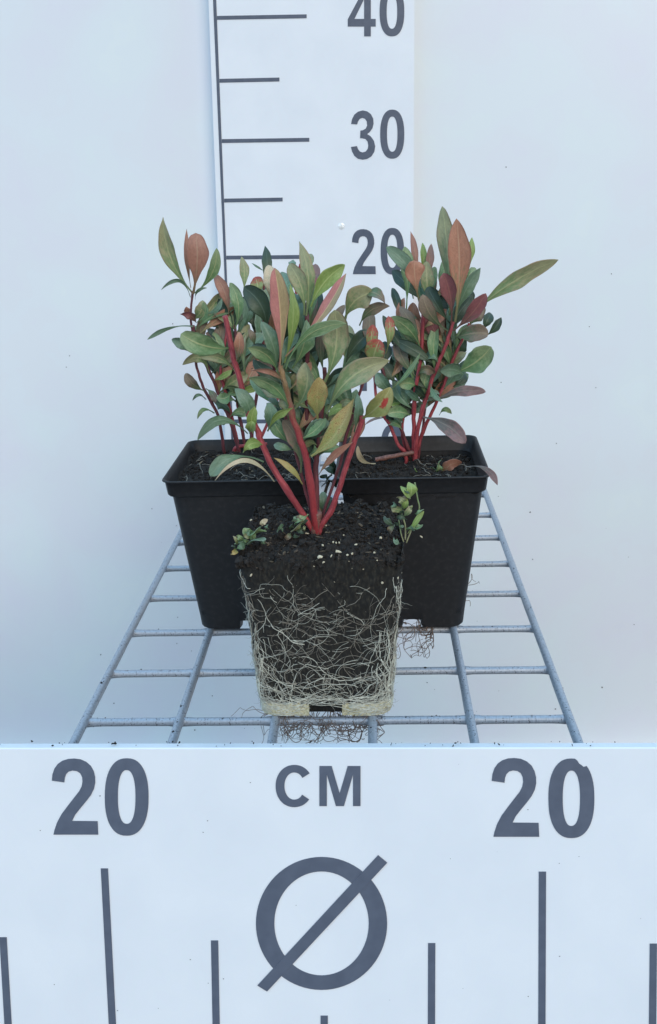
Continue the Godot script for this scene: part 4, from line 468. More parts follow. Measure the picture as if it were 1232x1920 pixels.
# print on the board and on the ruler: name, polygons, ring strip
const BOARD_PRINT := [["numeral",[[[-12.16,0.774],[-12.114,1.071],[-12.008,1.349],[-11.845,1.564],[-11.625,1.718],[-11.349,1.804],[-11.076,1.823],[-10.777,1.786],[-10.512,1.663],[-10.31,1.472],[-10.189,1.226],[-10.136,0.949],[-10.144,0.672],[-10.218,0.381],[-10.378,0.084],[-10.604,-0.202],[-10.893,-0.538],[-11.152,-0.85],[-11.313,-1.15],[-10.123,-1.158],[-10.123,-1.801],[-12.219,-1.811],[-12.165,-1.604],[-12.023,-1.228],[-11.789,-0.821],[-11.495,-0.447],[-11.171,-0.042],[-10.913,0.268],[-10.78,0.516],[-10.733,0.733],[-10.74,0.949],[-10.821,1.134],[-10.974,1.232],[-11.166,1.257],[-11.35,1.207],[-11.477,1.084],[-11.546,0.917],[-11.582,0.694]]],[]],["numeral",[],
	[[[-7.704,0.005],[-7.698,0.29],[-7.705,0.516],[-7.723,0.72],[-7.752,0.906],[-7.793,1.077],[-7.844,1.231],[-7.905,1.369],[-7.976,1.49],[-8.057,1.594],[-8.147,1.68],[-8.246,1.748],[-8.356,1.796],[-8.479,1.825],[-8.635,1.835],[-8.792,1.825],[-8.918,1.796],[-9.033,1.748],[-9.138,1.68],[-9.237,1.594],[-9.327,1.49],[-9.409,1.368],[-9.483,1.23],[-9.548,1.075],[-9.603,0.904],[-9.65,0.718],[-9.686,0.513],[-9.713,0.287],[-9.732,0.001],[-9.74,-0.285],[-9.734,-0.513],[-9.717,-0.718],[-9.688,-0.906],[-9.648,-1.079],[-9.598,-1.235],[-9.536,-1.375],[-9.465,-1.498],[-9.384,-1.604],[-9.293,-1.691],[-9.192,-1.759],[-9.081,-1.808],[-8.957,-1.837],[-8.799,-1.846],[-8.641,-1.836],[-8.514,-1.805],[-8.399,-1.755],[-8.292,-1.686],[-8.194,-1.599],[-8.103,-1.493],[-8.021,-1.369],[-7.948,-1.229],[-7.883,-1.072],[-7.828,-0.9],[-7.783,-0.712],[-7.747,-0.507],[-7.722,-0.28],[-7.704,0.005]],
	[[-8.309,0.004],[-8.303,0.203],[-8.302,0.36],[-8.307,0.503],[-8.316,0.633],[-8.33,0.751],[-8.349,0.859],[-8.372,0.956],[-8.399,1.04],[-8.43,1.113],[-8.465,1.173],[-8.504,1.22],[-8.548,1.254],[-8.597,1.274],[-8.66,1.281],[-8.723,1.274],[-8.774,1.254],[-8.821,1.22],[-8.865,1.173],[-8.905,1.113],[-8.943,1.04],[-8.978,0.955],[-9.009,0.859],[-9.037,0.751],[-9.062,0.632],[-9.083,0.501],[-9.1,0.359],[-9.114,0.201],[-9.125,0.002],[-9.132,-0.197],[-9.133,-0.355],[-9.128,-0.498],[-9.119,-0.629],[-9.105,-0.749],[-9.087,-0.857],[-9.064,-0.955],[-9.037,-1.04],[-9.006,-1.114],[-8.97,-1.174],[-8.931,-1.222],[-8.887,-1.256],[-8.837,-1.277],[-8.774,-1.283],[-8.71,-1.276],[-8.659,-1.255],[-8.612,-1.221],[-8.568,-1.173],[-8.527,-1.112],[-8.49,-1.038],[-8.455,-0.953],[-8.424,-0.855],[-8.396,-0.747],[-8.371,-0.627],[-8.35,-0.496],[-8.333,-0.353],[-8.32,-0.195],[-8.309,0.004]]]],["numeral",[[[7.84,0.787],[7.87,1.086],[7.959,1.366],[8.106,1.584],[8.312,1.739],[8.576,1.826],[8.84,1.845],[9.133,1.807],[9.396,1.683],[9.602,1.491],[9.731,1.243],[9.797,0.963],[9.804,0.683],[9.746,0.39],[9.606,0.091],[9.401,-0.198],[9.137,-0.537],[8.902,-0.851],[8.761,-1.154],[9.917,-1.162],[9.949,-1.81],[7.914,-1.82],[7.956,-1.611],[8.075,-1.232],[8.282,-0.822],[8.547,-0.444],[8.842,-0.036],[9.077,0.277],[9.194,0.527],[9.229,0.745],[9.211,0.963],[9.122,1.149],[8.969,1.249],[8.782,1.273],[8.605,1.224],[8.488,1.099],[8.429,0.931],[8.406,0.706]]],[]],["numeral",[],
	[[[12.367,-0.012],[12.359,0.273],[12.34,0.499],[12.311,0.703],[12.272,0.89],[12.223,1.06],[12.164,1.215],[12.096,1.353],[12.019,1.475],[11.888,1.431],[11.794,1.517],[11.691,1.585],[11.602,1.732],[11.501,1.81],[11.345,1.82],[11.189,1.81],[11.066,1.781],[10.954,1.732],[10.852,1.664],[10.759,1.578],[10.675,1.474],[10.599,1.352],[10.533,1.214],[10.476,1.059],[10.43,0.888],[10.394,0.701],[10.368,0.496],[10.353,0.269],[10.349,-0.017],[10.356,-0.303],[10.373,-0.531],[10.401,-0.737],[10.44,-0.925],[10.488,-1.098],[10.547,-1.254],[10.615,-1.395],[10.693,-1.518],[10.779,-1.623],[10.874,-1.71],[10.978,-1.779],[11.091,-1.828],[11.216,-1.857],[11.374,-1.866],[11.531,-1.855],[11.655,-1.825],[11.768,-1.775],[11.87,-1.706],[11.963,-1.618],[12.048,-1.512],[12.123,-1.388],[12.189,-1.248],[12.245,-1.091],[12.291,-0.919],[12.326,-0.731],[12.351,-0.525],[12.364,-0.298],[12.367,-0.012]],
	[[11.741,-0.014],[11.738,0.186],[11.73,0.344],[11.719,0.486],[11.704,0.617],[11.685,0.736],[11.662,0.844],[11.636,0.941],[11.606,1.026],[11.573,1.099],[11.537,1.159],[11.498,1.206],[11.456,1.24],[11.408,1.261],[11.349,1.268],[11.29,1.261],[11.243,1.24],[11.201,1.206],[11.163,1.159],[11.128,1.099],[11.096,1.026],[11.068,0.941],[11.043,0.844],[11.022,0.735],[11.005,0.616],[10.991,0.485],[10.982,0.343],[10.977,0.184],[10.976,-0.015],[10.98,-0.215],[10.987,-0.374],[10.998,-0.517],[11.013,-0.649],[11.032,-0.769],[11.055,-0.878],[11.081,-0.976],[11.111,-1.061],[11.144,-1.135],[11.18,-1.196],[11.219,-1.244],[11.262,-1.278],[11.31,-1.298],[11.369,-1.305],[11.429,-1.298],[11.476,-1.277],[11.518,-1.242],[11.557,-1.194],[11.592,-1.133],[11.624,-1.06],[11.652,-0.974],[11.677,-0.876],[11.698,-0.767],[11.715,-0.646],[11.728,-0.515],[11.736,-0.372],[11.741,-0.213],[11.741,-0.014]]]],["letter",[],
	[[[-0.307,1.131],[-0.37,1.223],[-0.442,1.305],[-0.524,1.375],[-0.613,1.432],[-0.71,1.475],[-0.813,1.505],[-0.922,1.52],[-1.042,1.521],[-1.153,1.507],[-1.259,1.479],[-1.358,1.436],[-1.451,1.381],[-1.537,1.312],[-1.615,1.232],[-1.683,1.14],[-1.741,1.039],[-1.789,0.929],[-1.825,0.812],[-1.848,0.688],[-1.86,0.554],[-1.859,0.415],[-1.845,0.289],[-1.819,0.169],[-1.781,0.057],[-1.731,-0.048],[-1.67,-0.142],[-1.599,-0.226],[-1.519,-0.299],[-1.43,-0.358],[-1.334,-0.404],[-1.232,-0.437],[-1.123,-0.454],[-1.003,-0.457],[-0.89,-0.446],[-0.783,-0.419],[-0.683,-0.379],[-0.588,-0.325],[-0.501,-0.258],[-0.422,-0.179],[-0.352,-0.089]],
	[[-0.638,0.92],[-0.671,0.98],[-0.709,1.032],[-0.752,1.077],[-0.799,1.114],[-0.85,1.142],[-0.904,1.162],[-0.962,1.171],[-1.026,1.172],[-1.084,1.163],[-1.14,1.145],[-1.193,1.117],[-1.242,1.081],[-1.288,1.037],[-1.329,0.985],[-1.365,0.926],[-1.396,0.86],[-1.422,0.79],[-1.441,0.714],[-1.454,0.633],[-1.46,0.548],[-1.46,0.458],[-1.453,0.376],[-1.44,0.299],[-1.42,0.226],[-1.394,0.159],[-1.362,0.098],[-1.324,0.044],[-1.282,-0.003],[-1.236,-0.041],[-1.185,-0.071],[-1.131,-0.092],[-1.074,-0.103],[-1.01,-0.105],[-0.951,-0.098],[-0.894,-0.081],[-0.841,-0.055],[-0.791,-0.02],[-0.744,0.023],[-0.702,0.074],[-0.665,0.132]]]],["letter",[[[0.103,-0.405],[0.144,1.473],[0.697,1.473],[1.033,0.2],[1.417,1.473],[1.993,1.473],[1.962,-0.399],[1.624,-0.4],[1.65,1.075],[1.215,-0.401],[0.853,-0.402],[0.472,1.074],[0.442,-0.404]]],[]],["diameter_ring",[],
	[[[3.088,-5.988],[3.08,-5.708],[3.05,-5.432],[2.997,-5.16],[2.922,-4.894],[2.826,-4.638],[2.71,-4.392],[2.573,-4.159],[2.418,-3.94],[2.245,-3.737],[2.056,-3.551],[1.852,-3.384],[1.635,-3.237],[1.407,-3.111],[1.168,-3.006],[0.921,-2.925],[0.667,-2.866],[0.409,-2.832],[0.149,-2.821],[-0.113,-2.835],[-0.373,-2.872],[-0.629,-2.934],[-0.881,-3.019],[-1.126,-3.126],[-1.362,-3.256],[-1.587,-3.407],[-1.8,-3.578],[-1.999,-3.767],[-2.183,-3.974],[-2.349,-4.197],[-2.498,-4.434],[-2.627,-4.683],[-2.735,-4.943],[-2.822,-5.212],[-2.888,-5.487],[-2.93,-5.767],[-2.95,-6.049],[-2.947,-6.331],[-2.92,-6.611],[-2.87,-6.887],[-2.798,-7.156],[-2.704,-7.418],[-2.588,-7.668],[-2.452,-7.907],[-2.296,-8.131],[-2.121,-8.339],[-1.93,-8.529],[-1.723,-8.7],[-1.502,-8.851],[-1.269,-8.979],[-1.026,-9.085],[-0.774,-9.168],[-0.516,-9.226],[-0.253,-9.259],[0.012,-9.268],[0.277,-9.252],[0.541,-9.211],[0.801,-9.145],[1.055,-9.056],[1.302,-8.943],[1.539,-8.809],[1.764,-8.653],[1.976,-8.477],[2.173,-8.283],[2.355,-8.071],[2.518,-7.845],[2.663,-7.604],[2.788,-7.353],[2.892,-7.091],[2.974,-6.822],[3.035,-6.547],[3.073,-6.268],[3.088,-5.988]],
	[[2.247,-5.996],[2.242,-5.777],[2.221,-5.56],[2.184,-5.347],[2.13,-5.138],[2.062,-4.937],[1.978,-4.744],[1.88,-4.561],[1.769,-4.389],[1.644,-4.229],[1.508,-4.083],[1.362,-3.952],[1.205,-3.836],[1.041,-3.737],[0.869,-3.655],[0.691,-3.591],[0.508,-3.545],[0.322,-3.518],[0.134,-3.51],[-0.054,-3.521],[-0.242,-3.55],[-0.427,-3.599],[-0.608,-3.666],[-0.785,-3.75],[-0.955,-3.852],[-1.117,-3.97],[-1.27,-4.104],[-1.413,-4.253],[-1.545,-4.415],[-1.665,-4.59],[-1.772,-4.776],[-1.865,-4.971],[-1.943,-5.175],[-2.006,-5.385],[-2.053,-5.601],[-2.083,-5.819],[-2.097,-6.04],[-2.095,-6.261],[-2.076,-6.48],[-2.041,-6.696],[-1.989,-6.906],[-1.921,-7.11],[-1.838,-7.306],[-1.74,-7.493],[-1.628,-7.668],[-1.503,-7.83],[-1.366,-7.979],[-1.218,-8.113],[-1.06,-8.231],[-0.893,-8.331],[-0.718,-8.414],[-0.537,-8.479],[-0.352,-8.525],[-0.164,-8.552],[0.027,-8.559],[0.218,-8.546],[0.407,-8.515],[0.594,-8.464],[0.777,-8.395],[0.954,-8.307],[1.125,-8.202],[1.287,-8.081],[1.44,-7.944],[1.583,-7.792],[1.714,-7.627],[1.832,-7.45],[1.937,-7.262],[2.027,-7.065],[2.103,-6.86],[2.163,-6.65],[2.207,-6.434],[2.235,-6.216],[2.247,-5.996]]]],["diameter_stroke",[[[2.721,-2.717],[3.127,-3.07],[-2.523,-9.37],[-2.963,-9.086]]],[]],["tick_mark",[[[-10.084,-3.437],[-9.744,-3.435],[-9.714,-13.567],[-10.063,-13.574]]],[]],["tick_mark",[[[-5.07,-6.906],[-4.731,-6.902],[-4.831,-13.471],[-5.176,-13.478]]],[]],["tick_mark",[[[-0.06,-10.55],[0.277,-10.544],[0.22,-13.372],[-0.12,-13.378]]],[]],["tick_mark",[[[4.943,-6.923],[5.273,-6.919],[5.203,-13.274],[4.867,-13.28]]],[]],["tick_mark",[[[9.937,-3.456],[10.26,-3.454],[10.275,-13.174],[9.944,-13.18]]],[]],["tick_mark",[[[-15.072,-6.858],[-14.724,-6.854],[-14.744,-13.666],[-15.097,-13.673]]],[]],["tick_mark",[[[14.905,-6.836],[15.226,-6.832],[15.278,-13.075],[14.951,-13.082]]],[]]]
const RULER_PRINT := [["scale_line",[[[-10.635,43.913],[-10.351,43.901],[-11.514,-2.04],[-11.7,-2.036]]],[]],["tick_mark",[[[-10.424,40.226],[-2.624,40.045],[-2.636,39.747],[-10.444,39.928]]],[]],["tick_mark",[[[-10.55,35.238],[-5.222,35.151],[-5.236,34.841],[-10.571,34.928]]],[]],["tick_mark",[[[-10.675,30.276],[-2.764,30.119],[-2.776,29.798],[-10.697,29.954]]],[]],["tick_mark",[[[-10.803,25.191],[-5.404,25.115],[-5.42,24.782],[-10.825,24.857]]],[]],["tick_mark",[[[-10.931,20.126],[-3.294,19.98],[-3.307,19.634],[-10.954,19.779]]],[]],["tick_mark",[[[-11.058,15.069],[-5.621,14.978],[-5.638,14.619],[-11.082,14.709]]],[]],["tick_mark",[[[-11.189,9.875],[-3.372,9.745],[-3.385,9.373],[-11.214,9.502]]],[]],["tick_mark",[[[-11.325,4.486],[-5.84,4.374],[-5.858,3.987],[-11.35,4.098]]],[]],["numeral",[[[2.38,41.812],[2.46,41.947],[2.957,41.927],[2.894,38.117],[2.311,38.139]],
	[[0.922,39.524],[1.504,39.53],[2.336,39.497],[2.325,38.905],[0.908,38.96]],
	[[0.922,39.524],[2.38,41.812],[2.365,41.022],[1.504,39.53]],
	[[2.917,39.475],[3.34,39.458],[3.331,38.866],[2.907,38.882]]],[]],["numeral",[],
	[[[5.802,39.923],[5.797,40.218],[5.782,40.453],[5.755,40.664],[5.717,40.858],[5.668,41.036],[5.609,41.198],[5.539,41.343],[5.46,41.471],[5.372,41.582],[5.274,41.674],[5.168,41.748],[5.051,41.802],[4.921,41.838],[4.758,41.854],[4.594,41.851],[4.464,41.826],[4.346,41.781],[4.238,41.716],[4.138,41.631],[4.048,41.528],[3.966,41.406],[3.894,41.266],[3.832,41.109],[3.78,40.935],[3.738,40.744],[3.707,40.535],[3.687,40.301],[3.677,40.007],[3.679,39.711],[3.693,39.474],[3.718,39.261],[3.755,39.064],[3.803,38.883],[3.862,38.718],[3.931,38.57],[4.01,38.439],[4.099,38.326],[4.198,38.231],[4.306,38.155],[4.424,38.099],[4.556,38.063],[4.722,38.047],[4.888,38.051],[5.02,38.077],[5.139,38.123],[5.249,38.191],[5.349,38.278],[5.44,38.384],[5.521,38.509],[5.593,38.651],[5.655,38.811],[5.706,38.988],[5.747,39.182],[5.776,39.393],[5.794,39.628],[5.802,39.923]],
	[[5.193,39.947],[5.192,40.151],[5.186,40.313],[5.175,40.459],[5.159,40.593],[5.139,40.716],[5.114,40.827],[5.085,40.927],[5.052,41.015],[5.014,41.091],[4.973,41.154],[4.927,41.204],[4.877,41.241],[4.822,41.264],[4.752,41.274],[4.682,41.27],[4.626,41.251],[4.576,41.218],[4.53,41.172],[4.487,41.112],[4.448,41.04],[4.413,40.954],[4.382,40.857],[4.355,40.747],[4.332,40.626],[4.314,40.493],[4.301,40.348],[4.291,40.187],[4.287,39.983],[4.287,39.778],[4.292,39.615],[4.303,39.468],[4.318,39.333],[4.338,39.209],[4.363,39.096],[4.392,38.994],[4.425,38.905],[4.463,38.828],[4.505,38.764],[4.551,38.713],[4.601,38.675],[4.657,38.652],[4.727,38.642],[4.798,38.647],[4.854,38.666],[4.905,38.699],[4.952,38.746],[4.995,38.807],[5.034,38.881],[5.069,38.968],[5.1,39.067],[5.127,39.178],[5.149,39.3],[5.167,39.434],[5.18,39.581],[5.189,39.743],[5.193,39.947]]]],["numeral",[[[1.016,31.134],[1.107,31.536],[1.327,31.902],[1.657,32.13],[2.066,32.22],[2.47,32.131],[2.791,31.896],[2.996,31.515],[3.022,31.095],[2.919,30.722],[2.652,30.4],[2.437,30.256],[2.76,30.048],[3.033,29.66],[3.14,29.2],[3.051,28.746],[2.782,28.372],[2.4,28.17],[1.986,28.122],[1.576,28.213],[1.251,28.469],[1.046,28.859],[0.955,29.228],[1.499,29.286],[1.593,29.024],[1.753,28.82],[1.998,28.735],[2.279,28.802],[2.464,29.025],[2.518,29.297],[2.458,29.634],[2.266,29.853],[1.988,29.923],[1.792,29.93],[1.837,30.563],[2.067,30.586],[2.314,30.713],[2.449,30.964],[2.423,31.295],[2.264,31.526],[2.037,31.608],[1.808,31.542],[1.641,31.323],[1.554,31.085]]],[]],["numeral",[],
	[[[5.75,30.135],[5.745,30.451],[5.73,30.701],[5.702,30.927],[5.664,31.135],[5.615,31.324],[5.555,31.497],[5.485,31.652],[5.405,31.788],[5.315,31.906],[5.217,32.004],[5.109,32.082],[4.99,32.139],[4.859,32.176],[4.694,32.193],[4.528,32.188],[4.396,32.16],[4.277,32.111],[4.167,32.041],[4.067,31.95],[3.975,31.838],[3.892,31.707],[3.819,31.557],[3.756,31.389],[3.703,31.203],[3.661,30.998],[3.629,30.774],[3.609,30.524],[3.599,30.209],[3.6,29.892],[3.614,29.639],[3.64,29.411],[3.677,29.201],[3.726,29.008],[3.785,28.832],[3.855,28.674],[3.935,28.534],[4.025,28.413],[4.125,28.313],[4.235,28.233],[4.354,28.174],[4.488,28.136],[4.656,28.12],[4.824,28.125],[4.958,28.154],[5.078,28.205],[5.189,28.277],[5.291,28.371],[5.383,28.486],[5.466,28.62],[5.538,28.773],[5.601,28.945],[5.653,29.134],[5.694,29.342],[5.724,29.568],[5.742,29.819],[5.75,30.135]],
	[[5.141,30.156],[5.14,30.382],[5.134,30.562],[5.123,30.724],[5.107,30.873],[5.086,31.009],[5.061,31.132],[5.031,31.243],[4.996,31.341],[4.958,31.424],[4.915,31.494],[4.868,31.549],[4.817,31.589],[4.76,31.614],[4.688,31.625],[4.616,31.619],[4.559,31.598],[4.507,31.562],[4.459,31.51],[4.415,31.443],[4.375,31.362],[4.339,31.267],[4.307,31.159],[4.279,31.037],[4.256,30.902],[4.237,30.755],[4.223,30.593],[4.213,30.414],[4.208,30.188],[4.208,29.961],[4.214,29.78],[4.225,29.617],[4.24,29.466],[4.261,29.329],[4.286,29.204],[4.316,29.091],[4.35,28.992],[4.389,28.907],[4.432,28.836],[4.479,28.78],[4.531,28.739],[4.588,28.713],[4.661,28.703],[4.734,28.708],[4.792,28.73],[4.844,28.767],[4.893,28.82],[4.937,28.888],[4.977,28.971],[5.013,29.068],[5.045,29.178],[5.073,29.301],[5.096,29.438],[5.114,29.586],[5.128,29.749],[5.137,29.929],[5.141,30.156]]]],["numeral",[[[0.863,20.999],[0.901,21.327],[1.001,21.632],[1.16,21.866],[1.38,22.03],[1.659,22.117],[1.937,22.129],[2.244,22.079],[2.518,21.935],[2.73,21.717],[2.862,21.44],[2.925,21.131],[2.926,20.822],[2.859,20.501],[2.706,20.175],[2.483,19.863],[2.197,19.498],[1.942,19.158],[1.786,18.828],[3.007,18.78],[3.027,18.059],[0.878,18.119],[0.927,18.349],[1.061,18.764],[1.289,19.211],[1.578,19.619],[1.897,20.06],[2.151,20.397],[2.28,20.669],[2.322,20.908],[2.307,21.149],[2.218,21.357],[2.06,21.471],[1.863,21.504],[1.677,21.455],[1.55,21.322],[1.485,21.139],[1.455,20.892]]],[]],["numeral",[],
	[[[5.677,20.052],[5.673,20.375],[5.657,20.632],[5.629,20.863],[5.59,21.075],[5.541,21.269],[5.48,21.445],[5.409,21.603],[5.328,21.743],[5.238,21.863],[5.138,21.963],[5.029,22.042],[4.91,22.1],[4.777,22.137],[4.61,22.153],[4.442,22.147],[4.309,22.118],[4.189,22.067],[4.078,21.994],[3.976,21.9],[3.884,21.786],[3.8,21.651],[3.726,21.497],[3.662,21.324],[3.609,21.133],[3.566,20.924],[3.534,20.694],[3.513,20.438],[3.503,20.115],[3.505,19.791],[3.519,19.533],[3.545,19.299],[3.582,19.084],[3.631,18.886],[3.691,18.707],[3.762,18.545],[3.843,18.403],[3.934,18.28],[4.035,18.177],[4.146,18.096],[4.267,18.036],[4.401,17.999],[4.571,17.983],[4.741,17.989],[4.876,18.02],[4.998,18.072],[5.11,18.147],[5.213,18.244],[5.306,18.362],[5.39,18.5],[5.463,18.657],[5.526,18.833],[5.579,19.027],[5.62,19.24],[5.65,19.472],[5.669,19.729],[5.677,20.052]],
	[[5.06,20.07],[5.059,20.299],[5.053,20.481],[5.042,20.646],[5.026,20.796],[5.005,20.933],[4.979,21.058],[4.949,21.17],[4.914,21.269],[4.875,21.353],[4.833,21.424],[4.786,21.479],[4.734,21.52],[4.677,21.545],[4.604,21.555],[4.532,21.549],[4.474,21.527],[4.422,21.49],[4.374,21.437],[4.33,21.369],[4.289,21.287],[4.253,21.191],[4.221,21.081],[4.193,20.957],[4.169,20.821],[4.15,20.672],[4.136,20.508],[4.126,20.326],[4.121,20.097],[4.121,19.867],[4.127,19.685],[4.138,19.519],[4.153,19.367],[4.174,19.228],[4.199,19.102],[4.23,18.988],[4.264,18.888],[4.303,18.802],[4.346,18.73],[4.394,18.673],[4.446,18.632],[4.504,18.607],[4.577,18.597],[4.65,18.603],[4.708,18.625],[4.761,18.663],[4.81,18.717],[4.854,18.786],[4.895,18.87],[4.931,18.968],[4.963,19.08],[4.991,19.205],[5.014,19.343],[5.033,19.494],[5.047,19.658],[5.056,19.841],[5.06,20.07]]]],["numeral",[[[1.358,11.346],[2.074,11.328],[1.997,7.042],[1.322,7.057],[1.386,10.221],[0.814,9.926],[0.829,10.593]]],[]],["numeral",[],
	[[[5.608,9.119],[5.604,9.459],[5.588,9.728],[5.56,9.971],[5.521,10.194],[5.47,10.397],[5.409,10.582],[5.337,10.748],[5.255,10.894],[5.163,11.019],[5.062,11.124],[4.951,11.206],[4.829,11.267],[4.694,11.304],[4.525,11.32],[4.354,11.313],[4.219,11.281],[4.096,11.227],[3.984,11.15],[3.881,11.05],[3.786,10.929],[3.702,10.787],[3.626,10.625],[3.562,10.443],[3.507,10.241],[3.464,10.021],[3.431,9.779],[3.41,9.51],[3.399,9.17],[3.401,8.829],[3.415,8.558],[3.441,8.312],[3.48,8.086],[3.529,7.879],[3.59,7.69],[3.662,7.521],[3.744,7.372],[3.837,7.243],[3.939,7.136],[4.052,7.051],[4.175,6.99],[4.312,6.951],[4.484,6.935],[4.657,6.943],[4.794,6.976],[4.918,7.032],[5.032,7.112],[5.136,7.215],[5.231,7.339],[5.316,7.484],[5.391,7.65],[5.455,7.836],[5.508,8.04],[5.55,8.264],[5.581,8.508],[5.6,8.779],[5.608,9.119]],
	[[4.982,9.133],[4.981,9.373],[4.975,9.564],[4.964,9.735],[4.947,9.893],[4.926,10.036],[4.9,10.167],[4.869,10.284],[4.834,10.386],[4.795,10.475],[4.751,10.548],[4.703,10.606],[4.651,10.648],[4.592,10.674],[4.519,10.684],[4.445,10.677],[4.386,10.654],[4.333,10.615],[4.284,10.559],[4.239,10.488],[4.198,10.402],[4.161,10.3],[4.128,10.185],[4.099,10.056],[4.075,9.913],[4.056,9.757],[4.042,9.585],[4.032,9.395],[4.027,9.155],[4.027,8.915],[4.032,8.724],[4.043,8.551],[4.059,8.392],[4.08,8.247],[4.106,8.114],[4.137,7.996],[4.172,7.891],[4.211,7.801],[4.255,7.727],[4.304,7.668],[4.357,7.625],[4.416,7.599],[4.49,7.589],[4.565,7.595],[4.624,7.619],[4.678,7.659],[4.727,7.716],[4.772,7.789],[4.814,7.877],[4.851,7.98],[4.884,8.097],[4.912,8.228],[4.936,8.372],[4.955,8.53],[4.969,8.702],[4.978,8.893],[4.982,9.133]]]],["numeral",[],
	[[[5.487,1.362],[5.484,1.716],[5.467,1.997],[5.44,2.25],[5.4,2.482],[5.349,2.694],[5.288,2.887],[5.216,3.059],[5.134,3.211],[5.042,3.341],[4.94,3.449],[4.829,3.535],[4.707,3.597],[4.572,3.636],[4.401,3.651],[4.231,3.643],[4.095,3.609],[3.972,3.552],[3.859,3.471],[3.755,3.367],[3.661,3.24],[3.575,3.092],[3.5,2.922],[3.435,2.732],[3.38,2.522],[3.336,2.291],[3.303,2.039],[3.282,1.758],[3.271,1.404],[3.273,1.049],[3.287,0.766],[3.313,0.51],[3.351,0.274],[3.401,0.059],[3.462,-0.138],[3.534,-0.314],[3.616,-0.469],[3.709,-0.603],[3.812,-0.714],[3.924,-0.802],[4.048,-0.866],[4.185,-0.905],[4.358,-0.921],[4.532,-0.911],[4.67,-0.877],[4.794,-0.817],[4.908,-0.733],[5.013,-0.626],[5.108,-0.496],[5.193,-0.344],[5.269,-0.17],[5.333,0.023],[5.387,0.237],[5.429,0.47],[5.46,0.725],[5.48,1.007],[5.487,1.362]],
	[[4.855,1.374],[4.854,1.627],[4.848,1.828],[4.837,2.009],[4.821,2.175],[4.8,2.326],[4.774,2.464],[4.743,2.587],[4.709,2.695],[4.669,2.788],[4.626,2.865],[4.579,2.926],[4.526,2.97],[4.468,2.997],[4.395,3.007],[4.322,3.0],[4.264,2.975],[4.211,2.933],[4.162,2.874],[4.117,2.799],[4.076,2.708],[4.039,2.601],[4.006,2.479],[3.978,2.342],[3.954,2.192],[3.935,2.026],[3.92,1.846],[3.91,1.645],[3.905,1.392],[3.905,1.138],[3.91,0.937],[3.921,0.754],[3.937,0.587],[3.957,0.433],[3.983,0.294],[4.013,0.169],[4.048,0.059],[4.088,-0.036],[4.131,-0.114],[4.179,-0.176],[4.232,-0.221],[4.291,-0.249],[4.365,-0.259],[4.439,-0.251],[4.498,-0.226],[4.551,-0.183],[4.6,-0.123],[4.645,-0.046],[4.687,0.047],[4.724,0.156],[4.756,0.28],[4.784,0.418],[4.808,0.571],[4.827,0.737],[4.841,0.919],[4.85,1.121],[4.855,1.374]]]]]
const RULER_OUTLINE := [[-10.947,46.324],[6.699,45.577],[6.4,-2.344],[-12.335,-2.026]]
const GLINT_POS := Vector2(-0.089, 22.449)  # centre of the added flash-glint dome on the ruler plane
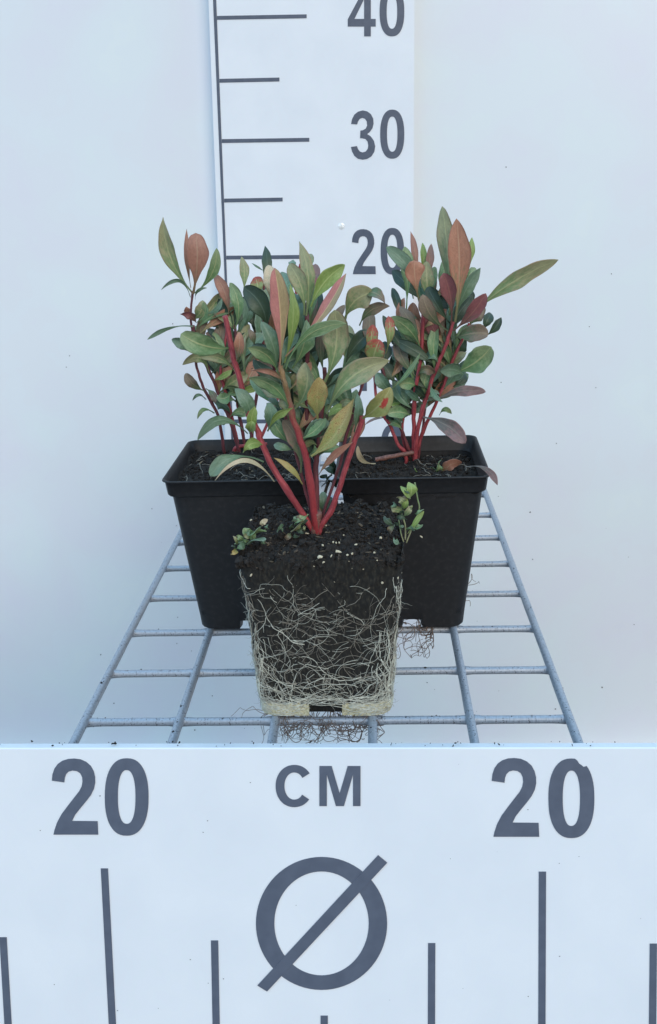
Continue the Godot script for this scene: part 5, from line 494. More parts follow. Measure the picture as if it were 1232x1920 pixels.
const WEEDS := [["leggy green weed seedling hanging at the right edge of the root ball","weed",[4.31,9.34,-1.2],
	[[[[4.73,12.38,-1.2],
	[4.86,11.56,-1.2],
	[4.94,11.01,-1.2],
	[4.65,10.18,-1.2],
	[4.31,9.26,-1.2]],0.04,0,1],
	[[[4.4,11.7,-1.2],
	[4.06,11.02,-1.2],
	[4.26,10.19,-1.2],
	[4.26,9.43,-1.2]],0.04,0,1],
	[[[3.95,10.47,-1.2],
	[4.05,9.77,-1.2],
	[4.18,9.31,-1.2]],0.03,0,1]],
	[[4.42,11.56,-1.2,4.53,12.1,-0.82,4.47,12.44,-1.02,0.5,-0.2,0.84,0.63,11,0.5,0.4],
	[4.48,11.56,-1.2,4.33,12.06,-0.69,4.06,12.26,-1.02,0.63,0.18,0.76,0.41,11,0.5,0.4],
	[4.19,10.94,-1.2,3.82,11.14,-0.97,3.57,11.23,-1.02,0.14,-0.28,0.95,0.42,0,0.5,0.4],
	[4.17,11.29,-1.2,4.1,11.63,-0.75,3.88,11.72,-1.02,0.26,-0.22,0.94,0.36,0,0.5,0.4],
	[4.16,11.02,-1.2,4.26,11.41,-0.86,4.31,11.66,-0.93,-0.21,-0.34,0.92,0.3,11,0.5,0.4],
	[4.19,10.66,-1.2,4.38,11.08,-0.74,4.47,11.25,-0.93,-0.1,-0.37,0.92,0.32,0,0.5,0.4],
	[4.39,9.84,-1.0,4.75,10.51,-0.76,5.15,11.09,-0.73,-0.47,0.09,0.88,0.29,11,0.6,0.6],
	[4.78,10.81,-1.0,4.86,11.11,-0.54,5.15,11.14,-0.82,-0.69,0.49,0.53,0.2,1,0.6,0.6],
	[4.65,10.04,-1.2,4.86,10.23,-0.89,5.04,10.21,-1.11,-0.43,0.67,0.6,0.43,1,0.5,0.5],
	[3.7,10.08,-1.5,3.39,10.41,-1.26,3.28,10.56,-1.5,0.49,0.42,0.76,0.37,3,0.5,0.5],
	[3.75,10.08,-1.5,3.56,9.97,-1.24,3.54,9.66,-1.5,-0.52,0.27,0.81,0.32,10,0.5,0.5],
	[3.99,9.29,-1.0,3.77,9.65,-0.46,3.68,9.68,-0.73,0.78,0.22,0.59,0.33,2,0.5,0.5],
	[4.54,10.97,-1.2,4.52,11.18,-1.03,4.4,11.14,-1.26,0.43,0.6,0.67,0.27,0,0.6,0.7],
	[4.32,10.48,-1.2,4.09,10.7,-0.98,3.84,10.62,-1.11,0.27,0.36,0.89,0.26,3,0.6,0.7],
	[4.71,10.0,-1.0,4.59,10.2,-0.67,4.64,10.25,-0.89,-0.58,-0.47,0.66,0.27,2,0.6,0.7],
	[4.46,11.53,-1.2,4.27,11.81,-0.77,4.07,11.64,-1.12,0.31,0.56,0.77,0.25,10,0.6,0.7],
	[4.53,11.74,-1.2,4.35,12.1,-0.65,4.14,12.01,-0.98,0.66,0.46,0.59,0.2,3,0.6,0.7],
	[3.89,11.13,-1.2,3.73,11.36,-0.78,3.73,11.38,-1.23,-0.18,-0.01,0.98,0.27,2,0.6,0.7],
	[4.05,10.06,-1.0,4.04,10.35,-0.6,4.18,10.19,-1.05,0.33,0.05,0.94,0.18,2,0.6,0.7],
	[3.89,11.03,-1.2,3.77,11.18,-1.1,3.81,11.27,-1.27,-0.57,0.06,0.82,0.28,3,0.6,0.7],
	[4.05,11.29,-1.2,4.13,11.61,-0.89,4.33,11.6,-1.12,0.25,-0.44,0.86,0.23,0,0.6,0.7],
	[3.96,10.79,-1.2,4.06,10.94,-1.08,4.19,10.82,-1.23,0.15,-0.31,0.94,0.22,3,0.6,0.7],
	[4.32,9.96,-1.2,4.56,10.19,-0.84,4.83,10.05,-0.96,-0.33,0.88,0.34,0.29,1,0.6,0.7],
	[3.99,9.98,-1.5,3.88,10.29,-1.12,3.7,10.18,-1.46,-0.09,-0.29,0.95,0.25,3,0.6,0.7]]],
	["small round-leaved weed at the left corner of the root ball","weed",[-3.44,9.43,-1.6],
	[[[[-3.37,9.77,-1.6],
	[-3.31,9.37,-1.6]],0.04,0,1],
	[[[-4.27,9.15,-1.6],
	[-3.66,9.32,-1.6]],0.03,0,1]],
	[[-3.28,9.49,-1.6,-3.53,9.87,-1.29,-3.63,10.11,-1.33,0.6,-0.01,0.8,0.5,1,0.5,0.4],
	[-3.29,9.74,-1.4,-3.04,10.05,-1.11,-2.86,10.23,-1.13,0.51,-0.71,0.48,1.16,1,0.5,0.4],
	[-3.72,9.44,-1.3,-3.84,9.77,-0.83,-4.02,9.87,-0.94,0.56,-0.27,0.78,0.29,1,0.5,0.4],
	[-4.07,9.26,-1.2,-4.05,9.68,-0.75,-4.17,9.92,-0.75,0.83,-0.22,0.51,0.22,0,0.5,0.6],
	[-4.13,9.11,-1.0,-4.09,9.21,-0.43,-4.28,9.09,-0.37,0.72,0.67,0.19,0.27,7,0.5,0.6],
	[-2.91,10.02,-1.9,-2.79,10.24,-1.74,-2.59,10.26,-2.08,0.32,0.26,0.91,0.3,9,0.5,0.6],
	[-3.13,9.49,-1.3,-2.94,9.74,-0.81,-2.67,9.78,-0.85,0.01,-0.85,0.53,1.19,2,0.5,0.5],
	[-3.58,9.39,-1.0,-3.72,9.51,-0.43,-3.8,9.46,-0.28,0.9,0.35,0.24,0.38,2,0.5,0.5],
	[-3.31,9.48,-1.6,-3.34,9.73,-1.24,-3.29,9.74,-1.52,0.92,-0.19,0.35,0.54,1,0.6,0.7],
	[-4.12,9.1,-1.0,-3.85,9.36,-0.68,-3.63,9.29,-0.73,-0.54,0.27,0.8,0.24,1,0.6,0.7],
	[-3.42,9.69,-1.3,-3.41,9.97,-0.96,-3.57,9.92,-1.07,0.9,0.21,0.39,0.31,2,0.6,0.7],
	[-3.65,9.39,-1.3,-3.83,9.58,-1.1,-4.08,9.46,-1.23,0.09,-0.42,0.9,0.23,2,0.6,0.7],
	[-3.74,9.44,-1.0,-3.59,9.64,-0.79,-3.46,9.55,-0.9,-0.27,-0.19,0.94,0.28,1,0.6,0.7],
	[-2.58,9.81,-1.9,-2.63,10.02,-1.66,-2.56,10.04,-1.89,-0.46,-0.01,0.89,0.19,2,0.6,0.7],
	[-4.2,9.02,-1.2,-4.16,9.33,-0.82,-4.37,9.22,-1.15,0.75,0.51,0.43,0.19,3,0.6,0.7],
	[-3.38,9.52,-1.3,-3.48,9.79,-1.03,-3.7,9.78,-1.04,0.7,0.18,0.69,0.29,0,0.6,0.7]]],
	["drooping olive moss sprig lying by the crown of the front plant","weed",[-1.03,9.99,-1.9],
	[[[[-0.53,10.58,-1.9],
	[-1.03,9.99,-1.9],
	[-1.45,9.63,-1.9]],0.035,0,1]],
	[[-0.64,10.47,-1.9,-0.83,10.45,-1.59,-1.23,10.23,-1.81,-0.22,0.77,0.6,0.41,0,0.5,0.7],
	[-0.85,10.23,-1.8,-1.0,10.16,-1.37,-1.34,9.82,-1.62,0.61,-0.44,0.66,0.73,0,0.5,0.7],
	[-1.03,9.99,-1.9,-0.81,10.21,-1.7,-0.52,10.34,-1.72,-0.53,0.39,0.75,0.31,3,0.5,0.7],
	[-1.08,9.89,-1.8,-0.9,9.94,-1.31,-0.75,9.71,-1.53,-0.13,0.74,0.66,0.32,3,0.5,0.7],
	[-1.44,9.61,-1.8,-1.52,9.62,-1.34,-1.7,9.38,-1.53,0.3,0.56,0.77,0.27,10,0.5,0.6],
	[-1.83,10.01,-1.9,-1.88,10.07,-1.36,-2.08,9.83,-1.63,0.77,-0.13,0.63,0.49,2,0.5,0.5],
	[-0.74,9.74,-1.8,-0.7,10.06,-1.32,-0.85,9.96,-1.63,0.88,0.07,0.48,0.25,0,0.6,0.7],
	[-1.4,9.79,-1.8,-1.41,10.07,-1.56,-1.28,10.19,-1.6,0.41,-0.5,0.76,0.3,3,0.6,0.7],
	[-1.2,10.07,-1.8,-0.99,10.41,-1.39,-0.78,10.34,-1.62,-0.61,0.56,0.57,0.25,1,0.6,0.7],
	[-1.32,10.2,-1.9,-1.07,10.46,-1.59,-0.83,10.39,-1.65,-0.48,0.8,0.35,0.4,10,0.6,0.7],
	[-1.4,9.34,-1.8,-1.19,9.6,-1.46,-1.02,9.44,-1.76,-0.26,0.73,0.64,0.32,3,0.6,0.7],
	[-1.13,10.16,-1.9,-1.17,10.46,-1.56,-1.1,10.55,-1.75,-0.21,-0.34,0.92,0.17,2,0.6,0.7]]],
	["grey-green weed leaf standing behind the red stems on the root ball","weed",[0.15,9.62,-3.6],
	[[[[0.15,9.53,-3.6],
	[0.15,10.21,-3.6]],0.04,0,1]],
	[[0.16,9.91,-3.6,0.16,10.66,-3.26,0.15,11.17,-3.6,-0.12,-0.0,0.99,0.52,2,0.5,0.4],
	[0.14,10.0,-3.6,0.33,10.48,-3.5,0.58,10.87,-3.6,-0.46,0.23,0.86,0.42,3,0.5,0.5],
	[0.21,9.77,-3.6,-0.01,10.22,-3.37,-0.09,10.54,-3.51,0.47,0.08,0.88,0.34,10,0.5,0.5]]],
	["lobed pale green weed seedling beside the curled brown leaf, right pot","weed",[6.31,9.1,-12.73],
	[],
	[[6.59,8.62,-14.0,6.69,9.18,-13.53,6.71,9.48,-13.91,0.6,-0.17,0.78,0.8,1,0.55,0.3],
	[6.59,8.62,-14.0,6.49,8.97,-13.65,6.24,9.17,-13.82,-0.24,-0.44,0.87,0.43,1,0.5,0.4],
	[6.66,8.62,-14.0,6.83,8.95,-13.59,7.03,9.08,-13.82,0.09,-0.42,0.9,0.48,1,0.5,0.4],
	[5.48,8.56,-13.7,5.32,9.05,-13.09,5.24,9.27,-13.34,-0.46,-0.52,0.71,0.28,11,0.5,0.6],
	[5.98,8.83,-13.8,5.78,9.07,-13.39,5.77,9.13,-13.53,0.04,-0.66,0.75,0.25,7,0.5,0.6]]],
	["curled rusty brown dead leaf on the soil of the right pot","dead leaf",[7.56,9.1,-12.98],
	[],
	[[7.04,8.6,-13.8,7.37,9.41,-13.4,8.13,9.47,-13.62,-0.1,-0.08,0.99,0.7,4,0.5,0.5],
	[7.16,8.6,-13.6,7.8,8.64,-13.27,8.3,9.08,-13.33,-0.16,-0.17,0.97,0.56,6,0.5,0.6],
	[7.31,8.71,-13.9,7.23,9.2,-13.77,7.56,9.46,-13.9,-0.43,0.14,0.89,0.54,4,0.5,0.6]]],
	["dark tuft of moss on the inner rim corner of the right pot","moss",[0.6,9.8,-13.0],
	[[[[0.0,8.84,-12.6],
	[-0.21,8.33,-12.6],
	[-0.4,7.64,-12.6]],0.1,0,0]],
	[[0.33,9.29,-12.8,0.15,9.84,-12.5,-0.16,10.21,-12.8,0.56,0.29,0.78,0.46,3,0.5,0.6],
	[0.27,9.46,-12.8,0.31,10.18,-12.33,0.18,10.64,-12.71,-0.75,-0.11,0.65,0.68,3,0.5,0.6],
	[0.4,9.18,-12.6,0.18,9.57,-12.03,-0.35,9.68,-12.33,0.59,0.57,0.57,0.56,3,0.5,0.6],
	[0.15,9.21,-12.5,-0.09,9.11,-11.99,-0.18,8.76,-12.23,-0.72,0.65,0.22,1.34,3,0.5,0.6],
	[0.34,9.14,-12.5,0.39,8.96,-12.01,0.33,8.55,-12.23,-0.51,0.36,0.78,0.61,3,0.5,0.6]]]]
const HUSKS := [[-3.69,9.62,-3.74,0.94,0.34,0.082,0.047],
	[-2.99,9.62,-3.16,0.77,0.64,0.175,0.076],
	[0.29,9.62,-2.78,1.0,0.0,0.058,0.047],
	[0.25,9.62,-0.15,1.0,0.0,0.064,0.064],
	[0.74,9.62,-0.54,0.0,1.0,0.058,0.047],
	[0.89,9.62,-0.44,0.0,1.0,0.058,0.047],
	[1.04,9.62,-0.44,0.0,1.0,0.058,0.047],
	[1.84,9.62,-0.17,0.98,0.17,0.094,0.047],
	[1.03,9.61,0.66,0.97,-0.26,0.187,0.07],
	[1.46,9.43,0.66,1.0,0.0,0.07,0.058],
	[1.69,9.5,0.66,0.5,0.87,0.082,0.053],
	[1.51,9.12,0.66,1.0,0.0,0.07,0.047],
	[0.32,9.07,0.66,0.94,0.34,0.082,0.053],
	[1.67,8.76,0.66,0.5,0.87,0.129,0.07],
	[2.74,9.55,0.66,1.0,0.0,0.058,0.053],
	[2.87,9.14,0.66,1.0,0.0,0.053,0.041],
	[-1.76,8.75,0.66,0.82,-0.57,0.117,0.058],
	[-3.21,8.43,0.66,0.57,0.82,0.117,0.058],
	[3.05,9.62,-1.02,1.0,0.0,0.082,0.082],
	[2.21,8.69,0.66,1.0,0.0,0.053,0.047],
	[1.11,8.74,0.66,1.0,0.0,0.047,0.041],
	[0.7,9.4,0.66,0.5,0.87,0.094,0.035],
	[5.04,9.62,-1.11,0.77,-0.64,0.117,0.047],
	[0.16,9.36,0.66,0.98,0.17,0.164,0.094],
	[1.22,9.62,-1.43,1.0,0.0,0.047,0.041],
	[3.1,7.97,0.66,0.17,0.98,0.082,0.058],
	[3.85,8.21,0.66,0.34,0.94,0.07,0.047],
	[-0.61,9.62,-1.74,0.98,-0.17,0.117,0.035],
	[0.82,8.04,0.66,1.0,0.0,0.058,0.029],
	[-0.15,8.87,0.66,1.0,0.0,0.047,0.035],
	[0.42,8.5,0.66,1.0,0.0,0.041,0.029],
	[-2.48,8.81,0.66,0.17,0.98,0.082,0.047]]

func _ready() -> void:
	rng.seed = 11
	nz.seed = 5
	nz.frequency = 1.0
	# ---- camera
	var cam := Camera3D.new()
	cam.name = "camera"
	cam.fov = 57.94724
	cam.near = 0.01
	cam.far = 20.0
	add_child(cam)
	cam.position = Vector3(2.97882, 26.47041, 41.13989) * CM
	cam.rotation = Vector3(-0.35106, 0.05783, -0.03453)
	cam.current = true
	# ---- sky and sun (bright open shade under a pale blue, thinly clouded sky)
	var env := Environment.new()
	env.background_mode = Environment.BG_SKY
	var sky := Sky.new()
	var sm := ProceduralSkyMaterial.new()
	sm.sky_top_color = Color(0.62, 0.80, 0.95)
	sm.sky_horizon_color = Color(0.82, 0.915, 0.99)
	sm.sky_curve = 0.2
	sm.ground_horizon_color = Color(0.46, 0.46, 0.52)
	sm.ground_bottom_color = Color(0.34, 0.34, 0.38)
	sm.sky_energy_multiplier = 1.0
	sky.sky_material = sm
	env.sky = sky
	env.background_energy_multiplier = 1.0
	env.tonemap_mode = Environment.TONE_MAPPER_LINEAR
	env.tonemap_exposure = 1.88
	env.sdfgi_enabled = true
	env.ssao_enabled = true
	env.ssil_enabled = true
	var we := WorldEnvironment.new()
	we.name = "environment"
	we.environment = env
	add_child(we)
	var sun := DirectionalLight3D.new()
	sun.name = "sun"
	sun.light_energy = 0.25
	sun.light_angular_distance = 36.0
	sun.light_color = Color(1.0, 0.98, 0.95)
	sun.shadow_enabled = true
	add_child(sun)
	sun.rotation_degrees = Vector3(-26, 24, 0)

	make_materials()
	ground()
	backdrop()
	height_ruler()
	wire_rack()
	width_board()
	var pot := plant_pot("black square plastic pot on the left, under the tall coppery shoot", Vector3(-5.03, 0.29, -12.75), 9.55, 1)
	var pot2 := plant_pot("black square plastic pot on the right, fine roots hanging beneath it", Vector3(4.92, 0.29, -12.75), 9.1, 2)
	pot_roots(pot2)
	plant("potted leafy plant in the left pot, one tall shoot at its left", LEFT_LEAVES, LEFT_STEMS)
	plant("potted leafy plant in the right pot, long leaf pointing right", RIGHT_LEAVES, RIGHT_STEMS)
	var fp := plant("unpotted leafy plant in front, bare root ball showing pale roots", FRONT_LEAVES, FRONT_STEMS)
	root_ball(fp)
	weeds()
	crumbs()

# ------------------------------------------------------------ helpers
func v3(a, i := 0) -> Vector3:
	return Vector3(a[i], a[i + 1], a[i + 2]) * CM

func numbered(called: String) -> String:
	var n: int = taken.get(called, 0)
	taken[called] = n + 1
	return called if n == 0 else "%s_%03d" % [called, n]

func thing(called: String, label: String, category: String, at := Vector3.ZERO, group := "") -> Node3D:
	var o := Node3D.new()
	o.name = numbered(called)
	add_child(o)
	o.position = at
	o.set_meta("label", label)
	o.set_meta("category", category)
	if group != "":
		o.set_meta("group", group)
	return o

func part(called: String, mesh: Mesh, mat: Material, parent: Node) -> MeshInstance3D:
	var o := MeshInstance3D.new()
	o.name = called
	o.mesh = mesh
	o.material_override = mat
	parent.add_child(o, true)
	return o

func st_new(smooth := true) -> SurfaceTool:
	var st := SurfaceTool.new()
	st.begin(Mesh.PRIMITIVE_TRIANGLES)
	st.set_smooth_group(0 if smooth else -1)
	return st

func done(st: SurfaceTool, tangents := false) -> ArrayMesh:
	st.generate_normals()
	if tangents:
		st.generate_tangents()
	return st.commit()

func quad(st: SurfaceTool, a: Vector3, b: Vector3, c: Vector3, d: Vector3) -> void:
	for q in [a, b, c, a, c, d]:
		st.add_vertex(q)

# a grid of points (rows of equal length) as an indexed smooth sheet
func sheet(rows: Array, closed := false, uvs := true) -> ArrayMesh:
	var st := st_new()
	var w: int = rows[0].size()
	for r in rows.size():
		for c in w:
			if uvs:
				st.set_uv(Vector2(float(c) / (w - 1), float(r) / (rows.size() - 1)))
			st.add_vertex(rows[r][c])
	for r in rows.size() - 1:
		for c in (w if closed else w - 1):
			var c2: int = (c + 1) % w
			var a: int = r * w + c
			var b: int = r * w + c2
			var d: int = (r + 1) * w + c
			var e: int = (r + 1) * w + c2
			for q in [a, b, e, a, e, d]:
				st.add_index(q)
	return done(st, uvs)

func tube(st: SurfaceTool, pts: Array, rads: Array, sides := 8, uv_len := 1.0) -> void:
	var n := pts.size()
	var up := Vector3(0.31, 0.2, 0.93).normalized()
	var prev: Array = []
	for i in n:
		var t: Vector3 = (pts[min(i + 1, n - 1)] - pts[max(i - 1, 0)]).normalized()
		var s := t.cross(up)
		if s.length() < 0.05:
			s = t.cross(Vector3.UP)
		s = s.normalized()
		var u := s.cross(t).normalized()
		up = u
		var ring: Array = []
		for k in sides:
			var a := TAU * k / sides
			ring.append([pts[i] + (s * cos(a) + u * sin(a)) * rads[i], Vector2(float(k) / sides, uv_len * i / (n - 1))])
		if i > 0:
			for k in sides:
				var k2 := (k + 1) % sides
				for q in [prev[k], ring[k], ring[k2], prev[k], ring[k2], prev[k2]]:
					st.set_uv(q[1])
					st.add_vertex(q[0])
		else:
			for k in sides:
				for q in [[pts[i], Vector2.ZERO], ring[k], ring[(k + 1) % sides]]:
					st.set_uv(q[1])
					st.add_vertex(q[0])
		prev = ring
	for k in sides:
		for q in [[pts[n - 1], Vector2(0, uv_len)], prev[(k + 1) % sides], prev[k]]:
			st.set_uv(q[1])
			st.add_vertex(q[0])

func spline(pts: Array, per: int) -> Array:
	var out: Array = []
	for i in pts.size() - 1:
		var p0: Vector3 = pts[max(i - 1, 0)]
		var p3: Vector3 = pts[min(i + 2, pts.size() - 1)]
		for k in per:
			out.append(pts[i].cubic_interpolate(pts[i + 1], p0, p3, float(k) / per))
	out.append(pts[-1])
	return out

func lump(st: SurfaceTool, at: Vector3, r: Vector3, turn: Basis) -> void:
	var v := [Vector3(1, 0, 0), Vector3(-1, 0, 0), Vector3(0, 1, 0), Vector3(0, -1, 0), Vector3(0, 0, 1), Vector3(0, 0, -1),
		Vector3(.6, .6, .6), Vector3(-.6, .6, .6), Vector3(.6, -.6, .6), Vector3(-.6, -.6, .6), Vector3(.6, .6, -.6), Vector3(-.6, .6, -.6), Vector3(.6, -.6, -.6), Vector3(-.6, -.6, -.6)]
	var w: Array = []
	for q in v:
		w.append(at + turn * (q * r * rng.randf_range(0.65, 1.15)))
	# each corner point joins three axis points
	for c in range(6, 14):
		var q: Vector3 = v[c]
		var ax := 0 if q.x > 0 else 1
		var ay := 2 if q.y > 0 else 3
		var az := 4 if q.z > 0 else 5
		for pr in [[ax, ay], [ay, az], [az, ax]]:
			st.add_vertex(w[c])
			if q.x * q.y * q.z > 0:
				st.add_vertex(w[pr[1]])
				st.add_vertex(w[pr[0]])
			else:
				st.add_vertex(w[pr[0]])
				st.add_vertex(w[pr[1]])

func any_turn() -> Basis:
	return Basis.from_euler(Vector3(rng.randf() * TAU, rng.randf() * TAU, rng.randf() * TAU))

# a flat outline made solid: front at f along the normal, back at b
func solid(polys: Array, strip: Array, o: Vector3, e1: Vector3, e2: Vector3, f: float, b: float) -> ArrayMesh:
	var n := e1.cross(e2).normalized()
	var st := st_new(false)
	for pl in polys:
		var pts := PackedVector2Array()
		for q in pl:
			pts.append(Vector2(q[0], q[1]) * CM)
		var ix := Geometry2D.triangulate_polygon(pts)
		for side in 2:
			var off: float = f if side == 0 else b
			for t in range(0, ix.size(), 3):
				var tri: Array = []
				for k in 3:
					var q2: Vector2 = pts[ix[t + k]]
					tri.append(o + e1 * q2.x + e2 * q2.y + n * off)
				var nn: Vector3 = (tri[1] - tri[0]).cross(tri[2] - tri[0])
				var front: bool = nn.dot(n) < 0
				if front != (side == 0):
					tri.reverse()
				for q3 in tri:
					st.add_vertex(q3)
		for i in pts.size():
			var p: Vector2 = pts[i]
			var q: Vector2 = pts[(i + 1) % pts.size()]
			var a := o + e1 * p.x + e2 * p.y
			var c := o + e1 * q.x + e2 * q.y
			quad(st, a + n * f, c + n * f, c + n * b, a + n * b)
	if strip.size() == 2:
		var m: int = strip[0].size()
		for i in m - 1:
			var w: Array = []
			for q in [strip[0][i], strip[0][i + 1], strip[1][i + 1], strip[1][i]]:
				w.append(o + e1 * (q[0] * CM) + e2 * (q[1] * CM))
			quad(st, w[3] + n * f, w[2] + n * f, w[1] + n * f, w[0] + n * f)
			quad(st, w[0] + n * f, w[1] + n * f, w[1] + n * b, w[0] + n * b)
			quad(st, w[2] + n * f, w[3] + n * f, w[3] + n * b, w[2] + n * b)
	return done(st)

func bevel_box(sx: float, sy: float, sz: float, r: float) -> ArrayMesh:
	var st := st_new(false)
	var lo := Vector3(sx, sy, sz) / 2.0
	var inn := lo - Vector3.ONE * r
	# six faces
	for ax in 3:
		for s in [-1.0, 1.0]:
			var u := (ax + 1) % 3
			var w := (ax + 2) % 3
			var c: Array = []
			for q in [[-1, -1], [1, -1], [1, 1], [-1, 1]]:
				var p := Vector3.ZERO
				p[ax] = lo[ax] * s
				p[u] = inn[u] * q[0]
				p[w] = inn[w] * q[1]
				c.append(p)
			if s > 0:
				c.reverse()
			quad(st, c[0], c[1], c[2], c[3])
	# twelve edges
	for ax in 3:
		var u := (ax + 1) % 3
		var w := (ax + 2) % 3
		for s in [-1.0, 1.0]:
			for t in [-1.0, 1.0]:
				var p: Array = []
				for q in [[-1, 0], [1, 0], [1, 1], [-1, 1]]:
					var v := Vector3.ZERO
					v[ax] = inn[ax] * q[0]
					v[u] = (lo[u] if q[1] == 0 else inn[u]) * s
					v[w] = (inn[w] if q[1] == 0 else lo[w]) * t
					p.append(v)
				if s * t < 0:
					p.reverse()
				p.reverse()
				quad(st, p[0], p[1], p[2], p[3])
	for sx2 in [-1.0, 1.0]:
		for sy2 in [-1.0, 1.0]:
			for sz2 in [-1.0, 1.0]:
				var sg := Vector3(sx2, sy2, sz2)
				var a := Vector3(lo.x, inn.y, inn.z) * sg
				var b := Vector3(inn.x, lo.y, inn.z) * sg
				var c := Vector3(inn.x, inn.y, lo.z) * sg
				var tri := [a, c, b] if sx2 * sy2 * sz2 > 0 else [a, b, c]
				for q in tri:
					st.add_vertex(q)
	return done(st)

# ------------------------------------------------------------ materials
func std(c: Color, rough: float, metal := 0.0) -> StandardMaterial3D:
	var m := StandardMaterial3D.new()
	m.albedo_color = c
	m.roughness = rough
	m.metallic = metal
	m.cull_mode = BaseMaterial3D.CULL_DISABLED
	return m

func noise_image(size: int, freq: float, octaves: int, lo: Color, hi: Color, sd: int, gamma := 1.0, kind := FastNoiseLite.TYPE_SIMPLEX) -> ImageTexture:
	var n := FastNoiseLite.new()
	n.seed = sd
	n.noise_type = kind
	n.frequency = freq
	n.fractal_octaves = octaves
	var src := n.get_seamless_image(size, size)
	src.convert(Image.FORMAT_RGB8)
	var im := Image.create(size, size, false, Image.FORMAT_RGB8)
	for y in size:
		for x in size:
			im.set_pixel(x, y, lo.lerp(hi, pow(src.get_pixel(x, y).r, gamma)))
	im.generate_mipmaps()
	return ImageTexture.create_from_image(im)

func triplanar(m: StandardMaterial3D, tex: Texture2D, per_metre: float) -> StandardMaterial3D:
	m.albedo_color = Color.WHITE
	m.albedo_texture = tex
	m.uv1_triplanar = true
	m.uv1_world_triplanar = true
	m.uv1_scale = Vector3.ONE * per_metre
	return m

# the photograph's colour of a thing in this bluish light -> the colour of the thing
func own(r: int, g: int, b: int, gain := 1.0) -> Color:
	var c := Color8(r, g, b).srgb_to_linear()
	var gy := c.r * 0.3 + c.g * 0.55 + c.b * 0.15
	c = c.lerp(Color(gy, gy, gy), 0.03)
	return Color(min(c.r * 1.06 * gain, 0.9), min(c.g * 1.0 * gain, 0.9), min(c.b * 0.93 * gain, 0.9)).linear_to_srgb()

func leaf_texture(base: Color, tip: Color, right: Color, rib: Color, spot: Color, spots: float, edge: Color, edge_amt: float, t0: float, sd: int) -> ImageTexture:
	var w := 96
	var h := 256
	var im := Image.create(w, h, false, Image.FORMAT_RGB8)
	var n := FastNoiseLite.new()
	n.seed = sd
	n.frequency = 0.035
	n.fractal_octaves = 3
	var n2 := FastNoiseLite.new()
	n2.seed = sd + 50
	n2.frequency = 0.14
	n2.fractal_octaves = 2
	var blotch := Vector2(0.62, 0.6)
	for y in h:
		var v := float(y) / h
		for x in w:
			var u := float(x) / w * 2.0 - 1.0
			var k := n.get_noise_2d(x * 1.6, y)
			var g := n2.get_noise_2d(x * 1.3, y)
			var c := base.lerp(tip, smoothstep(t0 - 0.18, t0 + 0.22, v + k * 0.28))
			if right.a > 0.5:
				c = c.lerp(right, smoothstep(-0.05, 0.12, u + k * 0.12) * 0.95)
			# side veins, forward-swept, and the mottled blade between them
			var vein := absf(fposmod(v * 15.0 - absf(u) * 1.9 + k * 0.5, 1.0) - 0.5) * 2.0
			c = c.lerp(rib, smoothstep(0.86, 1.0, vein) * 0.05)
			c = c * (1.0 + k * 0.08 + g * 0.05)
			var em := smoothstep(0.72, 1.0, absf(u) + k * 0.25) * edge_amt
			c = c.lerp(edge, em)
			var rw := lerpf(0.13, 0.03, v)
			c = c.lerp(rib, (1.0 - smoothstep(rw * 0.5, rw * 1.3, absf(u))) * 0.75)
			if spots > 0.0:
				var sp := smoothstep(0.42 - spots * 0.25, 0.62 - spots * 0.2, g + k * 0.35)
				c = c.lerp(spot, sp * 0.8)
			if spots < 0.0:
				var d := Vector2((u - 0.25) * 0.5, v - 0.62).length() + k * 0.07
				c = c.lerp(spot, 1.0 - smoothstep(0.09, 0.16, d))
			c.a = 1.0
			im.set_pixel(x, y, Color(clampf(c.r, 0, 1), clampf(c.g, 0, 1), clampf(c.b, 0, 1)))
	im.generate_mipmaps()
	return ImageTexture.create_from_image(im)

